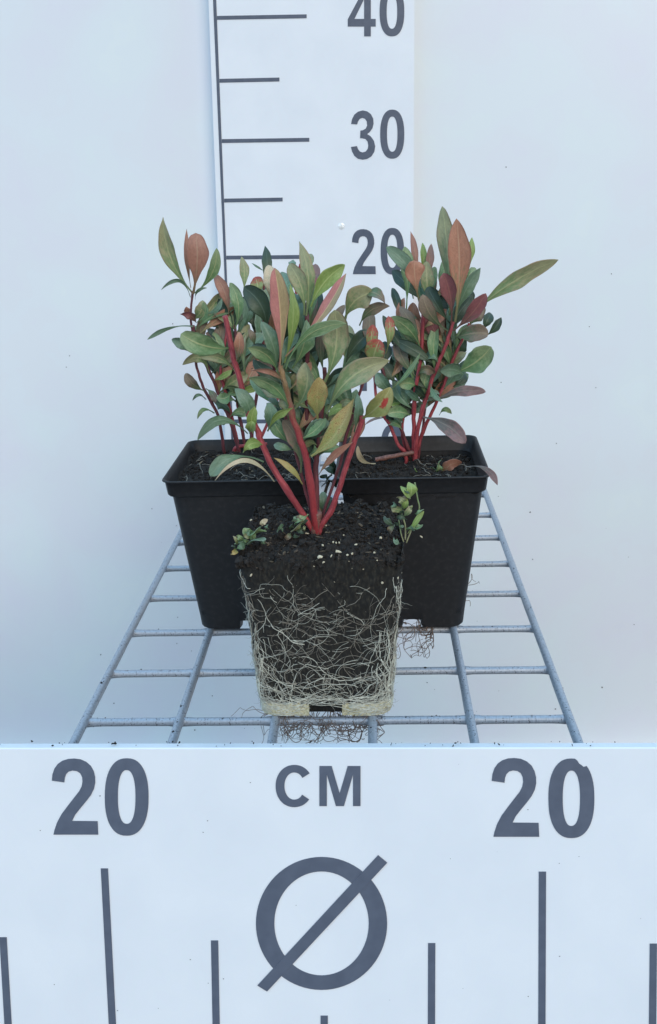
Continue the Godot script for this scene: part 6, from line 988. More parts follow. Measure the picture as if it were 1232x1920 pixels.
func make_materials() -> void:
	# leaf relief: a sunken midrib and swept side veins
	var hi := Image.create(96, 256, false, Image.FORMAT_RGB8)
	for y in 256:
		for x in 96:
			var u := float(x) / 96.0 * 2.0 - 1.0
			var v := y / 256.0
			var vein := absf(fposmod(v * 15.0 - absf(u) * 1.9 + nz.get_noise_2d(x * .03, y * .03) * 0.4, 1.0) - 0.5) * 2.0
			var hh := 0.7 - 0.28 * smoothstep(0.75, 1.0, vein) - 0.5 * (1.0 - smoothstep(0.02, 0.13, absf(u))) + nz.get_noise_2d(x * .09, y * .09) * 0.16
			hi.set_pixel(x, y, Color(hh, hh, hh))
	hi.bump_map_to_normal_map(3.0)
	hi.generate_mipmaps()
	var relief := ImageTexture.create_from_image(hi)
	var no := Color(0, 0, 0, 0)
	var rib := own(168, 172, 128)
	var g := 1.15
	var looks := [
		# base, tip, right half, rib, spot, spots, edge, edge amount, where the tip colour starts
		[own(110, 132, 92, g), own(132, 134, 102, g), no, rib, no, 0.0, own(150, 112, 95), 0.4, 0.5],
		[own(96, 128, 88, g), own(116, 136, 100, g), no, rib, no, 0.0, own(125, 140, 120), 0.3, 0.6],
		[own(88, 116, 92, g), own(98, 122, 104, g), no, own(120, 145, 125), no, 0.0, own(140, 150, 140), 0.3, 0.6],
		[own(60, 78, 60, g), own(56, 72, 62, g), no, own(92, 110, 95), no, 0.0, own(70, 85, 75), 0.2, 0.6],
		[own(130, 112, 90, g), own(146, 106, 92, g), no, own(166, 138, 118), no, 0.0, own(136, 92, 84), 0.3, 0.25],
		[own(156, 112, 100, g), own(166, 110, 106, g), own(146, 132, 98, g), own(196, 176, 130), no, 0.0, own(170, 90, 90), 0.2, 0.4],
		[own(108, 82, 76, g), own(122, 76, 78, g), no, own(150, 105, 95), no, 0.0, own(100, 60, 60), 0.2, 0.4],
		[own(142, 146, 90, g), own(156, 142, 92, g), no, own(172, 164, 110), own(112, 72, 48), 0.4, own(160, 125, 80), 0.4, 0.5],
		[own(122, 136, 86, g), own(146, 66, 60, g), no, rib, no, 0.0, own(150, 70, 60), 0.5, 0.72],
		[own(168, 165, 140, g), own(184, 174, 150, g), no, own(180, 175, 150), own(150, 110, 90), 0.15, own(175, 150, 130), 0.3, 0.6],
		[own(86, 104, 76, g), own(110, 98, 84, g), no, own(140, 130, 105), no, 0.0, own(120, 80, 75), 0.3, 0.45],
		[own(118, 142, 78, g), own(124, 146, 86, g), no, own(165, 180, 120), no, 0.0, own(140, 150, 90), 0.2, 0.6],
		[own(98, 98, 96, g), own(124, 104, 106, g), no, own(140, 135, 130), no, 0.0, own(140, 100, 100), 0.4, 0.55],
		[own(118, 124, 88, g), own(158, 114, 94, g), no, own(180, 150, 126), no, 0.0, own(150, 90, 75), 0.3, 0.3],
		[own(134, 142, 86, g), own(140, 138, 88, g), no, rib, own(158, 56, 48, g), -1.0, own(150, 120, 80), 0.3, 0.6],
	]
	for i in looks.size():
		var k: Array = looks[i]
		var m := std(Color.WHITE, 0.40)
		m.albedo_texture = leaf_texture(k[0], k[1], k[2], k[3], k[4], k[5], k[6], k[7], k[8], 20 + i)
		m.normal_enabled = true
		m.normal_texture = relief
		m.normal_scale = 0.45
		m.metallic_specular = 0.4
		m.backlight_enabled = true
		m.backlight = Color(0.09, 0.11, 0.05)
		leaf_mats.append(m)
	var reds := [[own(134, 50, 58), own(166, 72, 78)], [own(86, 44, 50), own(112, 52, 58)], [own(144, 48, 54), own(146, 118, 82)], [own(100, 70, 64), own(134, 94, 86)]]
	for i in 4:
		var im := Image.create(32, 256, false, Image.FORMAT_RGB8)
		for y in 256:
			for x in 32:
				var kk := nz.get_noise_3d(cos(x * TAU / 32) * 1.2, sin(x * TAU / 32) * 1.2, y * 0.06 + i * 40)
				var c: Color = reds[i][0].lerp(reds[i][1], clampf((smoothstep(0.42, 0.85, y / 256.0 + kk * 0.12) if i == 2 else 0.5 + kk * 1.5), 0, 1))
				im.set_pixel(x, y, c * (1.0 + 0.2 * nz.get_noise_2d(x * 0.4, y * 0.25)))
		im.generate_mipmaps()
		var m2 := std(Color.WHITE, 0.55)
		m2.albedo_texture = ImageTexture.create_from_image(im)
		stem_mats.append(m2)
	M.wall = triplanar(std(Color.WHITE, 0.34), noise_image(512, 0.008, 4, Color(0.89, 0.885, 0.905), Color(0.895, 0.92, 0.915), 3), 1.4)
	M.ground = triplanar(std(Color.WHITE, 0.9), noise_image(256, 0.03, 5, Color(0.36, 0.35, 0.35), Color(0.48, 0.47, 0.46), 2), 3.0)
	M.ruler = triplanar(std(Color.WHITE, 0.3), noise_image(512, 0.01, 5, Color(0.905, 0.912, 0.925), Color(0.932, 0.936, 0.945), 4), 3.0)
	M.panel = triplanar(std(Color.WHITE, 0.34), noise_image(512, 0.01, 5, Color(0.865, 0.872, 0.885), Color(0.895, 0.898, 0.905), 4), 3.0)
	M.ink = triplanar(std(Color.WHITE, 0.34), noise_image(256, 0.03, 3, Color(0.32, 0.345, 0.40), Color(0.36, 0.385, 0.44), 6), 12.0)
	M.plastic = triplanar(std(Color.WHITE, 0.56), noise_image(512, 0.02, 5, Color(0.09, 0.083, 0.084), Color(0.18, 0.165, 0.165), 8, 3.0), 18.0)
	M.soil = triplanar(std(Color.WHITE, 0.96), noise_image(512, 0.03, 5, Color(0.06, 0.052, 0.046), Color(0.30, 0.25, 0.205), 9, 2.0), 45.0)
	M.peat = triplanar(std(Color.WHITE, 0.97), noise_image(512, 0.035, 5, Color(0.06, 0.055, 0.05), Color(0.25, 0.23, 0.19), 10, 1.6), 16.0)
	M.peat.uv1_scale = Vector3(24, 11, 24)
	M.crumb = std(Color(0.12, 0.10, 0.09), 0.95)
	M.husk = std(Color(0.78, 0.73, 0.62), 0.7)
	M.root = triplanar(std(Color.WHITE, 0.6), noise_image(128, 0.05, 3, Color(0.68, 0.67, 0.61), Color(0.90, 0.90, 0.84), 12), 60.0)
	M.root_dull = triplanar(std(Color.WHITE, 0.7), noise_image(128, 0.05, 3, Color(0.44, 0.41, 0.37), Color(0.64, 0.61, 0.55), 13), 60.0)
	M.litter = triplanar(std(Color.WHITE, 0.85), noise_image(128, 0.02, 2, Color(0.20, 0.16, 0.13), Color(0.62, 0.55, 0.44), 15, 1.5), 40.0)
	M.felt = triplanar(std(Color.WHITE, 0.75), noise_image(256, 0.06, 4, Color(0.60, 0.55, 0.40), Color(0.92, 0.90, 0.78), 14), 34.0)
	M.glint = std(Color(0.97, 0.97, 0.96), 0.12, 0.2)  # bright gloss for the dome that imitates a flash reflection
	M.root_brown = std(Color(0.47, 0.40, 0.36), 0.75)
	# dull zinc: grey with paler spangles and dark specks of dirt
	var zn := FastNoiseLite.new()
	zn.noise_type = FastNoiseLite.TYPE_CELLULAR
	zn.frequency = 0.06
	zn.seed = 3
	var za := zn.get_seamless_image(512, 512)
	zn.noise_type = FastNoiseLite.TYPE_SIMPLEX
	zn.frequency = 0.025
	zn.fractal_octaves = 5
	var zb := zn.get_seamless_image(512, 512)
	var zi := Image.create(512, 512, false, Image.FORMAT_RGB8)
	var zr := Image.create(512, 512, false, Image.FORMAT_RGB8)
	for y in 512:
		for x in 512:
			var a: float = za.get_pixel(x, y).r
			var b: float = zb.get_pixel(x, y).r
			var c := Color(0.54, 0.565, 0.60).lerp(Color(0.76, 0.78, 0.81), a * 0.6 + b * 0.5)
			c = c.lerp(Color(0.22, 0.20, 0.20), smoothstep(0.75, 0.84, b) * 0.8)
			zi.set_pixel(x, y, c)
			var ro := clampf(0.36 + 0.25 * a + 0.3 * smoothstep(0.66, 0.8, b), 0, 1)
			zr.set_pixel(x, y, Color(ro, ro, ro))
	zi.generate_mipmaps()
	zr.generate_mipmaps()
	M.zinc = triplanar(std(Color.WHITE, 1.0, 0.45), ImageTexture.create_from_image(zi), 26.0)
	M.zinc.roughness_texture = ImageTexture.create_from_image(zr)

# ------------------------------------------------------------ setting
const WALL_GAP := 1.62
const WALL_FOOT := -34.0

func wall_point(h: float) -> Vector2:   # z, y in cm
	return Vector2(-47.28661 - WALL_GAP - 0.03390 * h, h + -0.59417)

func ground() -> void:
	var rows: Array = []
	for i in 41:
		var row: Array = []
		for j in 41:
			var x := lerpf(-300, 300, j / 40.0)
			var z := lerpf(-300, 300, i / 40.0)
			row.append(Vector3(x, -36.2 + 0.1 * nz.get_noise_2d(x * 0.02, z * 0.02), z) * CM)
		rows.append(row)
	rows.reverse()
	var o := part("ground", sheet(rows, false, false), M.ground, self)
	o.set_meta("kind", "structure")

func backdrop() -> void:
	var prof: Array = [wall_point(62.0), wall_point(30.0), wall_point(5.0), wall_point(-20.0), wall_point(WALL_FOOT)]
	var c0 := wall_point(WALL_FOOT)
	var rad := 1.0
	for i in range(1, 9):
		var a := PI / 2 * i / 8.0
		prof.append(Vector2(c0.x + rad * (1.0 - cos(a)), c0.y - rad * sin(a)))
	prof.append(Vector2(c0.x + 4.0, c0.y - rad))
	var rows: Array = []
	for p in prof:
		var row: Array = []
		for i in 9:
			row.append(Vector3(lerpf(-75, 75, i / 8.0), p.y, p.x) * CM)
		rows.append(row)
	# the sheet's thickness: the same profile 3 mm behind
	for k in range(prof.size() - 1, -1, -1):
		var p: Vector2 = prof[k]
		var t: Vector2 = (prof[min(k + 1, prof.size() - 1)] - prof[max(k - 1, 0)]).normalized()
		var q := p + Vector2(t.y, -t.x) * 0.3
		var row: Array = []
		for i in 9:
			row.append(Vector3(lerpf(-75, 75, i / 8.0), q.y, q.x) * CM)
		rows.append(row)
	var o := part("backdrop", sheet(rows, false, false), M.wall, self)
	o.set_meta("kind", "structure")

func height_ruler() -> void:
	var o := thing("height_ruler", "tall white ruler board marked 20, 30 and 40 against the backdrop", "ruler")
	var e1 := Vector3.RIGHT
	var e2 := Vector3(0, 1, -0.03390).normalized()
	var org := Vector3(0, -0.59417, -47.28661) * CM
	part("panel", solid([RULER_OUTLINE], [], org, e1, e2, 0.0, -0.0158), M.ruler, o)
	for g in RULER_PRINT:
		part(g[0], solid(g[1], g[2], org, e1, e2, 0.0003, 0.00002), M.ink, o)
	# flash glint beside the 20, shaped as an added glossy white dome
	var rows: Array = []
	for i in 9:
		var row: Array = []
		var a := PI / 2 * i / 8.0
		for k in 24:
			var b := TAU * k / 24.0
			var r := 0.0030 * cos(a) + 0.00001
			row.append(org + e1 * (GLINT_POS.x * CM + r * cos(b)) + e2 * (GLINT_POS.y * CM + r * sin(b)) + e1.cross(e2) * (0.0006 * sin(a) + 0.0003 * nz.get_noise_2d(i * 3.0, k * 2.0)))
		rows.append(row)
	part("flash_glint", sheet(rows, true, false), M.glint, o)

func width_board() -> void:
	var o := thing("width_board", "white tilted board in front with diameter sign and centimetre marks", "ruler")
	var e1 := Vector3.RIGHT
	var e2 := Vector3(0, 1, -0.24857).normalized()
	var n := e1.cross(e2)
	var org := Vector3(0, 0, 6.41587) * CM
	var bot := -(35.6 - 0.2) / e2.y
	var b := part("panel", bevel_box(0.74, (2.31 - bot) * CM, 0.0062, 0.0005), M.panel, o)
	b.transform = Transform3D(Basis(e1, e2, n), org + e2 * ((2.31 + bot) / 2.0 * CM) - n * 0.0031)
	for g in BOARD_PRINT:
		var lift := 0.0005 if g[0] == "diameter_stroke" else 0.0003
		part(g[0], solid(g[1], g[2], org, e1, e2, lift, 0.00002), M.ink, o)

func wire_rack() -> void:
	var o := thing("wire_rack", "galvanised wire mesh rack carrying the three plants", "rack")
	o.rotation.y = 0.00824
	for i in 6:
		var x := (i - 2.5) * 5.0
		var st := st_new()
		var pts: Array = []
		var rads: Array = []
		for k in 54:
			var z := lerpf(5.6, -47.1, k / 53.0)
			pts.append(Vector3(x + 0.03 * nz.get_noise_2d(z * 0.05, i * 9.0), 0.05, z) * CM)
			rads.append((0.235 + 0.012 * nz.get_noise_2d(z * 0.6, i * 7.0)) * CM)
		tube(st, pts, rads, 14)
		part("long_wire", done(st), M.zinc, o)
	for k in 10:
		var st := st_new()
		var pts: Array = []
		var rads: Array = []
		for j in 52:
			var x := lerpf(-12.62, 12.62, j / 51.0)
			pts.append(Vector3(x, -0.13 + 0.02 * nz.get_noise_2d(x * 0.1, k * 5.0), -5.0 * k) * CM)
			var near: float = absf(fposmod(x + 12.5 + 2.5, 5.0) - 2.5)
			rads.append((0.215 + 0.085 * exp(-near * near * 12.0)) * CM)
		tube(st, pts, rads, 14)
		part("cross_wire", done(st), M.zinc, o)

# ------------------------------------------------------------ pots
# a square ring of half-width a with corner radius r; extra points at the drain notch
func square_ring(a0: float, r: float, y: float, raise: float) -> Array:
	var a := a0 * 0.955
	var out: Array = []
	for s in 4:
		var ang := PI / 2 * s
		var ex := Vector2(cos(ang), sin(ang))
		var ey := Vector2(-sin(ang), cos(ang))
		for u in [-1.0, -0.62, -0.3, -0.27, 0.0, 0.27, 0.3, 0.62, 1.0]:
			var p: Vector2 = ex * a + ey * (u * (a - r))
			out.append(Vector3(p.x, y + (raise if absf(u) < 0.28 else 0.0), p.y) * CM)
		for k in range(1, 4):
			var b := PI / 2 * k / 4.0
			var c: Vector2 = ex * (a - r) + ey * (a - r) + (ex * cos(b) + ey * sin(b)) * r
			out.append(Vector3(c.x, y, c.y) * CM)
	return out

func plant_pot(label: String, at: Vector3, soil_y: float, sd: int) -> Node3D:
	var o := thing("plant_pot", label, "pot", at * CM, "square pots on the rack")
	var top := 10.0
	var rows: Array = []
	# outside wall down to the feet, then the inside wall and the underside, each a sheet with its own edge
	rows.append(square_ring(3.33, 1.0, 0.0, 0.55))
	for i in 12:
		var t := i / 11.0
		rows.append(square_ring(lerpf(3.40, 4.26, t), 1.05, lerpf(0.72, 8.95, t), 0.0))
	rows.append(square_ring(4.27, 0.95, 9.02, 0.0))
	part("body", sheet(rows, true, false), M.plastic, o)
	var base: Array = []
	base.append(square_ring(0.4, 0.2, 0.62, 0.0))
	base.append(square_ring(2.7, 0.9, 0.62, 0.0))
	base.append(square_ring(2.8, 0.9, 0.01, 0.55))
	base.append(square_ring(3.325, 1.0, 0.0, 0.55))
	part("base", sheet(base, true, false), M.plastic, o)
	rows = []
	rows.append(square_ring(4.16, 0.9, 9.05, 0.0))
	rows.append(square_ring(3.36, 0.85, 0.9, 0.0))
	rows.append(square_ring(0.4, 0.2, 0.8, 0.0))
	part("lining", sheet(rows, true, false), M.plastic, o)
	var rim: Array = []
	for q in [[4.20, 0.80, 9.03], [4.38, 0.70, 8.98], [4.41, 0.68, 9.05], [4.49, 0.62, 9.84], [4.60, 0.60, 9.90], [4.62, 0.60, 9.94], [4.60, 0.60, 9.98], [4.54, 0.58, top], [4.46, 0.58, 9.97], [4.38, 0.62, 9.5], [4.18, 0.78, 9.07]]:
		rim.append(square_ring(q[0], q[1], q[2], 0.0))
	part("rim", sheet(rim, true, false), M.plastic, o)
	var ph := part("soil", soil_sheet(4.08, soil_y - at.y, sd, sd == 1), M.soil, o)
	var st := st_new(false)
	rng.seed = 100 + sd
	for i in 900:
		var x := rng.randf_range(-3.9, 3.9)
		var z := rng.randf_range(-3.9, 3.9)
		var r := rng.randf_range(0.03, 0.16) * (1.6 if rng.randf() < 0.08 else 1.0)
		lump(st, Vector3(x, soil_height(x, z, soil_y - at.y, sd) + r * 0.3, z) * CM, Vector3(r, r * 0.8, r) * CM, any_turn())
	var cr := part("soil_crumbs", done(st), M.soil, ph)
	cr.set_meta("kind", "stuff")
	var st2 := st_new()
	for i in 26:
		var x := rng.randf_range(-3.8, 3.8)
		var z := rng.randf_range(-3.8, 3.9)
		var pts: Array = []
		var rads: Array = []
		var a := rng.randf() * TAU
		for k in 7:
			pts.append(Vector3(x, soil_height(x, z, soil_y - at.y, sd) + 0.08 + 0.10 * sin(k * 0.6), z) * CM)
			rads.append(0.022 * CM * (1.0 - k * 0.08))
			a += rng.randf_range(-0.5, 0.5)
			x = clampf(x + cos(a) * 0.2, -4.0, 4.0)
			z = clampf(z + sin(a) * 0.2, -4.0, 4.0)
		tube(st2, pts, rads, 5)
	litter(ph, 70, 3.8, func(x, z): return Vector3(x, soil_height(x, z, soil_y - at.y, sd) + 0.05, z) * CM)
	var rt := part("surface_roots", done(st2), M.root_dull, ph)
	rt.set_meta("kind", "stuff")
	return o

func soil_height(x: float, z: float, y: float, sd: int) -> float:
	return y + 0.40 * nz.get_noise_3d(x * 0.45, z * 0.45, sd * 10.0) + 0.24 * nz.get_noise_3d(x * 1.5, z * 1.5, sd * 20.0) + 0.07 * nz.get_noise_3d(x * 4.0, z * 4.0, sd * 30.0)

func soil_sheet(a: float, y: float, sd: int, _full: bool) -> ArrayMesh:
	var rows: Array = []
	for i in 61:
		var row: Array = []
		for j in 61:
			var x := lerpf(-a, a, j / 60.0)
			var z := lerpf(-a, a, i / 60.0)
			# keep inside the rounded corners
			var p := Vector2(x, z)
			var c := Vector2(clampf(x, -a + 0.8, a - 0.8), clampf(z, -a + 0.8, a - 0.8))
			var d := p - c
			if d.length() > 0.8:
				p = c + d.normalized() * 0.8
			row.append(Vector3(p.x, soil_height(x, z, y, sd), p.y) * CM)
		rows.append(row)
	rows.reverse()
	return sheet(rows, false, false)

func curly(st: SurfaceTool, p: Vector3, dir: Vector3, n: int, step: float, rad: float, curl: float, sag: float, box: AABB) -> void:
	var pts: Array = []
	var rads: Array = []
	var ax := Vector3(rng.randfn(), rng.randfn(), rng.randfn()).normalized()
	for k in n:
		pts.append(p * CM)
		rads.append(rad * CM * lerpf(1.0, 0.55, float(k) / n))
		ax = (ax + Vector3(rng.randfn(), rng.randfn(), rng.randfn()) * 0.45).normalized()
		dir = (dir.rotated(ax, curl * rng.randf_range(0.2, 1.0)) + Vector3(0, -sag, 0)).normalized()
		var q := p + dir * step
		for c in 3:
			if q[c] < box.position[c] or q[c] > box.end[c]:
				dir[c] = -dir[c]
				q[c] = clampf(q[c], box.position[c], box.end[c])
		p = q
	tube(st, pts, rads, 5)

func pot_roots(o: Node3D) -> void:
	rng.seed = 77
	var st := st_new()
	# a tangle under the front edge (in the pot's own coordinates)
	for i in 20:
		var p := Vector3(rng.randf_range(-1.2, 1.6), rng.randf_range(-0.15, 0.3), rng.randf_range(2.6, 3.3))
		curly(st, p, Vector3(rng.randf_range(-.6, .6), -1, rng.randf_range(-.2, .2)), 36, 0.14, rng.randf_range(0.02, 0.032), 0.55, 0.01, AABB(Vector3(-1.6, -2.1, 2.3), Vector3(2.9, 2.3, 1.0)))
	# one stray root out of the side
	curly(st, Vector3(3.15, 2.5, 2.6), Vector3(1, 0.3, 0), 14, 0.13, 0.022, 0.5, 0.02, AABB(Vector3(3.1, 1.2, 2.4), Vector3(1.6, 2.0, 0.8)))
	curly(st, Vector3(3.15, 2.5, 2.6), Vector3(1, 0.1, 0), 12, 0.12, 0.02, 0.5, 0.06, AABB(Vector3(3.1, 0.9, 2.4), Vector3(1.6, 2.0, 0.8)))
	curly(st, Vector3(3.1, 1.6, 2.7), Vector3(1, -0.5, 0), 10, 0.11, 0.024, 0.4, 0.1, AABB(Vector3(3.0, 0.6, 2.4), Vector3(0.8, 1.4, 0.8)))
	var r := part("hanging_roots", done(st), M.root_brown, o)
	r.set_meta("kind", "stuff")

# ------------------------------------------------------------ plants
func leaf_mesh(d: Array, sd: int) -> ArrayMesh:
	var b := v3(d, 0)
	var m := v3(d, 3)
	var t := v3(d, 6)
	var nrm := Vector3(d[9], d[10], d[11])
	var w: float = d[12] * CM * 0.97
	var pm: float = d[14]
	var q: float = d[15]
	var nl := 28
	var nw := 10
	var pw := log(0.5) / log(pm)
	rng.seed = 1000 + sd
	var cup := rng.randf_range(0.12, 0.62)
	var wave := rng.randf_range(0.03, 0.17)
	var ph := rng.randf() * TAU
	var twist := rng.randf_range(-0.7, 0.7)
	var mid := m * 2.0 - (b + t) * 0.5
	var top: Array = []
	var under: Array = []
	for i in nl + 1:
		var s := float(i) / nl
		var p := b * (1 - s) * (1 - s) + mid * 2 * s * (1 - s) + t * s * s
		var tg := ((mid - b) * 2 * (1 - s) + (t - mid) * 2 * s).normalized()
		var side := tg.cross(nrm).normalized().rotated(tg, twist * (s - 0.5))
		var nn := side.cross(tg).normalized()
		var f := pow(maxf(sin(PI * pow(s, pw)), 0.0), 1.28 if s < pm else q * 1.08)
		f = maxf(f, 0.10 * (1.0 - s) + 0.015)
		var hw := w * 0.5 * f
		var r1: Array = []
		var r2: Array = []
		for j in nw + 1:
			var u := float(j) / nw * 2.0 - 1.0
			var edge := hw * u * (1.0 + 0.05 * sin(s * 12.0 + ph + u * 2.0) + 0.025 * sin(s * 27.0 - ph))
			var lift := cup * hw * pow(absf(u), 1.4) + wave * hw * sin(s * 13.0 + ph + u * 1.3) * absf(u)
			var pt := p + side * edge + nn * lift
			var th := 0.00022 * (1.0 - 0.7 * u * u) + 0.0004 * exp(-u * u * 40.0) * (1.0 - s)
			r1.append(pt + nn * th)
			r2.append(pt - nn * th)
		top.append(r1)
		under.append(r2)
	var st := st_new()
	var n := nw + 1
	for layer in 2:
		var g: Array = top if layer == 0 else under
		for i in nl + 1:
			for j in n:
				st.set_uv(Vector2(float(j) / nw, float(i) / nl))
				st.add_vertex(g[i][j])
	var off := (nl + 1) * n
	for i in nl:
		for j in nw:
			var a := i * n + j
			for k in [a, a + 1, a + n + 1, a, a + n + 1, a + n]:
				st.add_index(k)
			for k in [a, a + n + 1, a + 1, a, a + n, a + n + 1]:
				st.add_index(k + off)
		for jj in [0, nw]:
			var a2: int = i * n + jj
			var tri := [a2, a2 + n, a2 + n + off, a2, a2 + n + off, a2 + off]
			for k in tri:
				st.add_index(k)
	return done(st, true)

func plant(label: String, leaves: Array, stems: Array) -> Node3D:
	var f: Array = stems[0][0][0]
	var o := thing("spurge_plant", label, "plant", v3(f), "red-stemmed plants")
	var inv := -o.position
	for k in stems.size():
		var s: Array = stems[k]
		var pts: Array = []
		for q in s[0]:
			pts.append(v3(q) + inv)
		if s[3] != 3:
			pts.push_front(pts[0] + Vector3(0, -0.012, -0.001))
		pts = spline(pts, 7)
		var rads: Array = []
		var n := pts.size()
		for i in n:
			var t := float(i) / (n - 1)
			# leaf scars: small swellings along the stem
			var node := 0.20 * pow(maxf(0.0, sin(t * n * 0.42 + k)), 6.0)
			rads.append(lerpf(s[1], s[2], t) * (1.0 + node + 0.06 * nz.get_noise_2d(t * 30.0, k * 11.0)) * CM * 0.66)
			pts[i] += Vector3(nz.get_noise_2d(t * 9.0, k * 3.0), 0, nz.get_noise_2d(t * 9.0, k * 3.0 + 50)) * 0.0007
		var st := st_new()
		tube(st, pts, rads, 10)
		part("stem", done(st), stem_mats[s[3]], o)
	for i in leaves.size():
		var lf := part("leaf", leaf_mesh(leaves[i], i + leaves.size() * 31), leaf_mats[int(leaves[i][13])], o)
		lf.position = inv
	return o

# ------------------------------------------------------------ root ball of the unpotted plant
const RB_X := 0.12
const RB_Z := -3.3
const RB_LO := 0.30
const RB_HI := 9.15

func rb_half(y: float) -> float:
	return lerpf(3.42, 4.02, clampf((y - RB_LO) / (RB_HI - RB_LO), -0.1, 1.1))

func rb_surf(th: float, y: float, out: float) -> Vector3:
	var h := rb_half(y)
	var r := 1.0 / pow(pow(absf(cos(th)), 9.0) + pow(absf(sin(th)), 9.0), 1.0 / 9.0)
	return Vector3(RB_X + cos(th) * (h * r + out), y, RB_Z + sin(th) * (h * r + out))

func rb_disp(p0: Vector3) -> float:   # unevenness of the moulded faces
	var t := (p0.y - RB_LO) / (RB_HI - RB_LO)
	return 0.16 * nz.get_noise_3d(p0.x * 0.5, p0.y * 0.35, p0.z * 0.5) + (0.06 + 0.08 * smoothstep(0.55, 0.9, t)) * nz.get_noise_3d(p0.x * 2.0, p0.y * 1.4, p0.z * 2.0) + 0.05 * nz.get_noise_3d(p0.x * 7.0, p0.y * 2.5, p0.z * 7.0)

func notch_y(th: float) -> float:   # the drain channel of the pot, moulded into the ball
	var h := rb_half(0.3)
	var p := rb_surf(th, 0.3, 0.0)
	var u := minf(absf(p.x - RB_X), absf(p.z - RB_Z))
	return (0.56 + 0.14 * nz.get_noise_2d(th * 40.0, 1.0)) * (1.0 - smoothstep(0.74, 0.96, u + 0.08 * nz.get_noise_2d(th * 25.0, 7.0)))

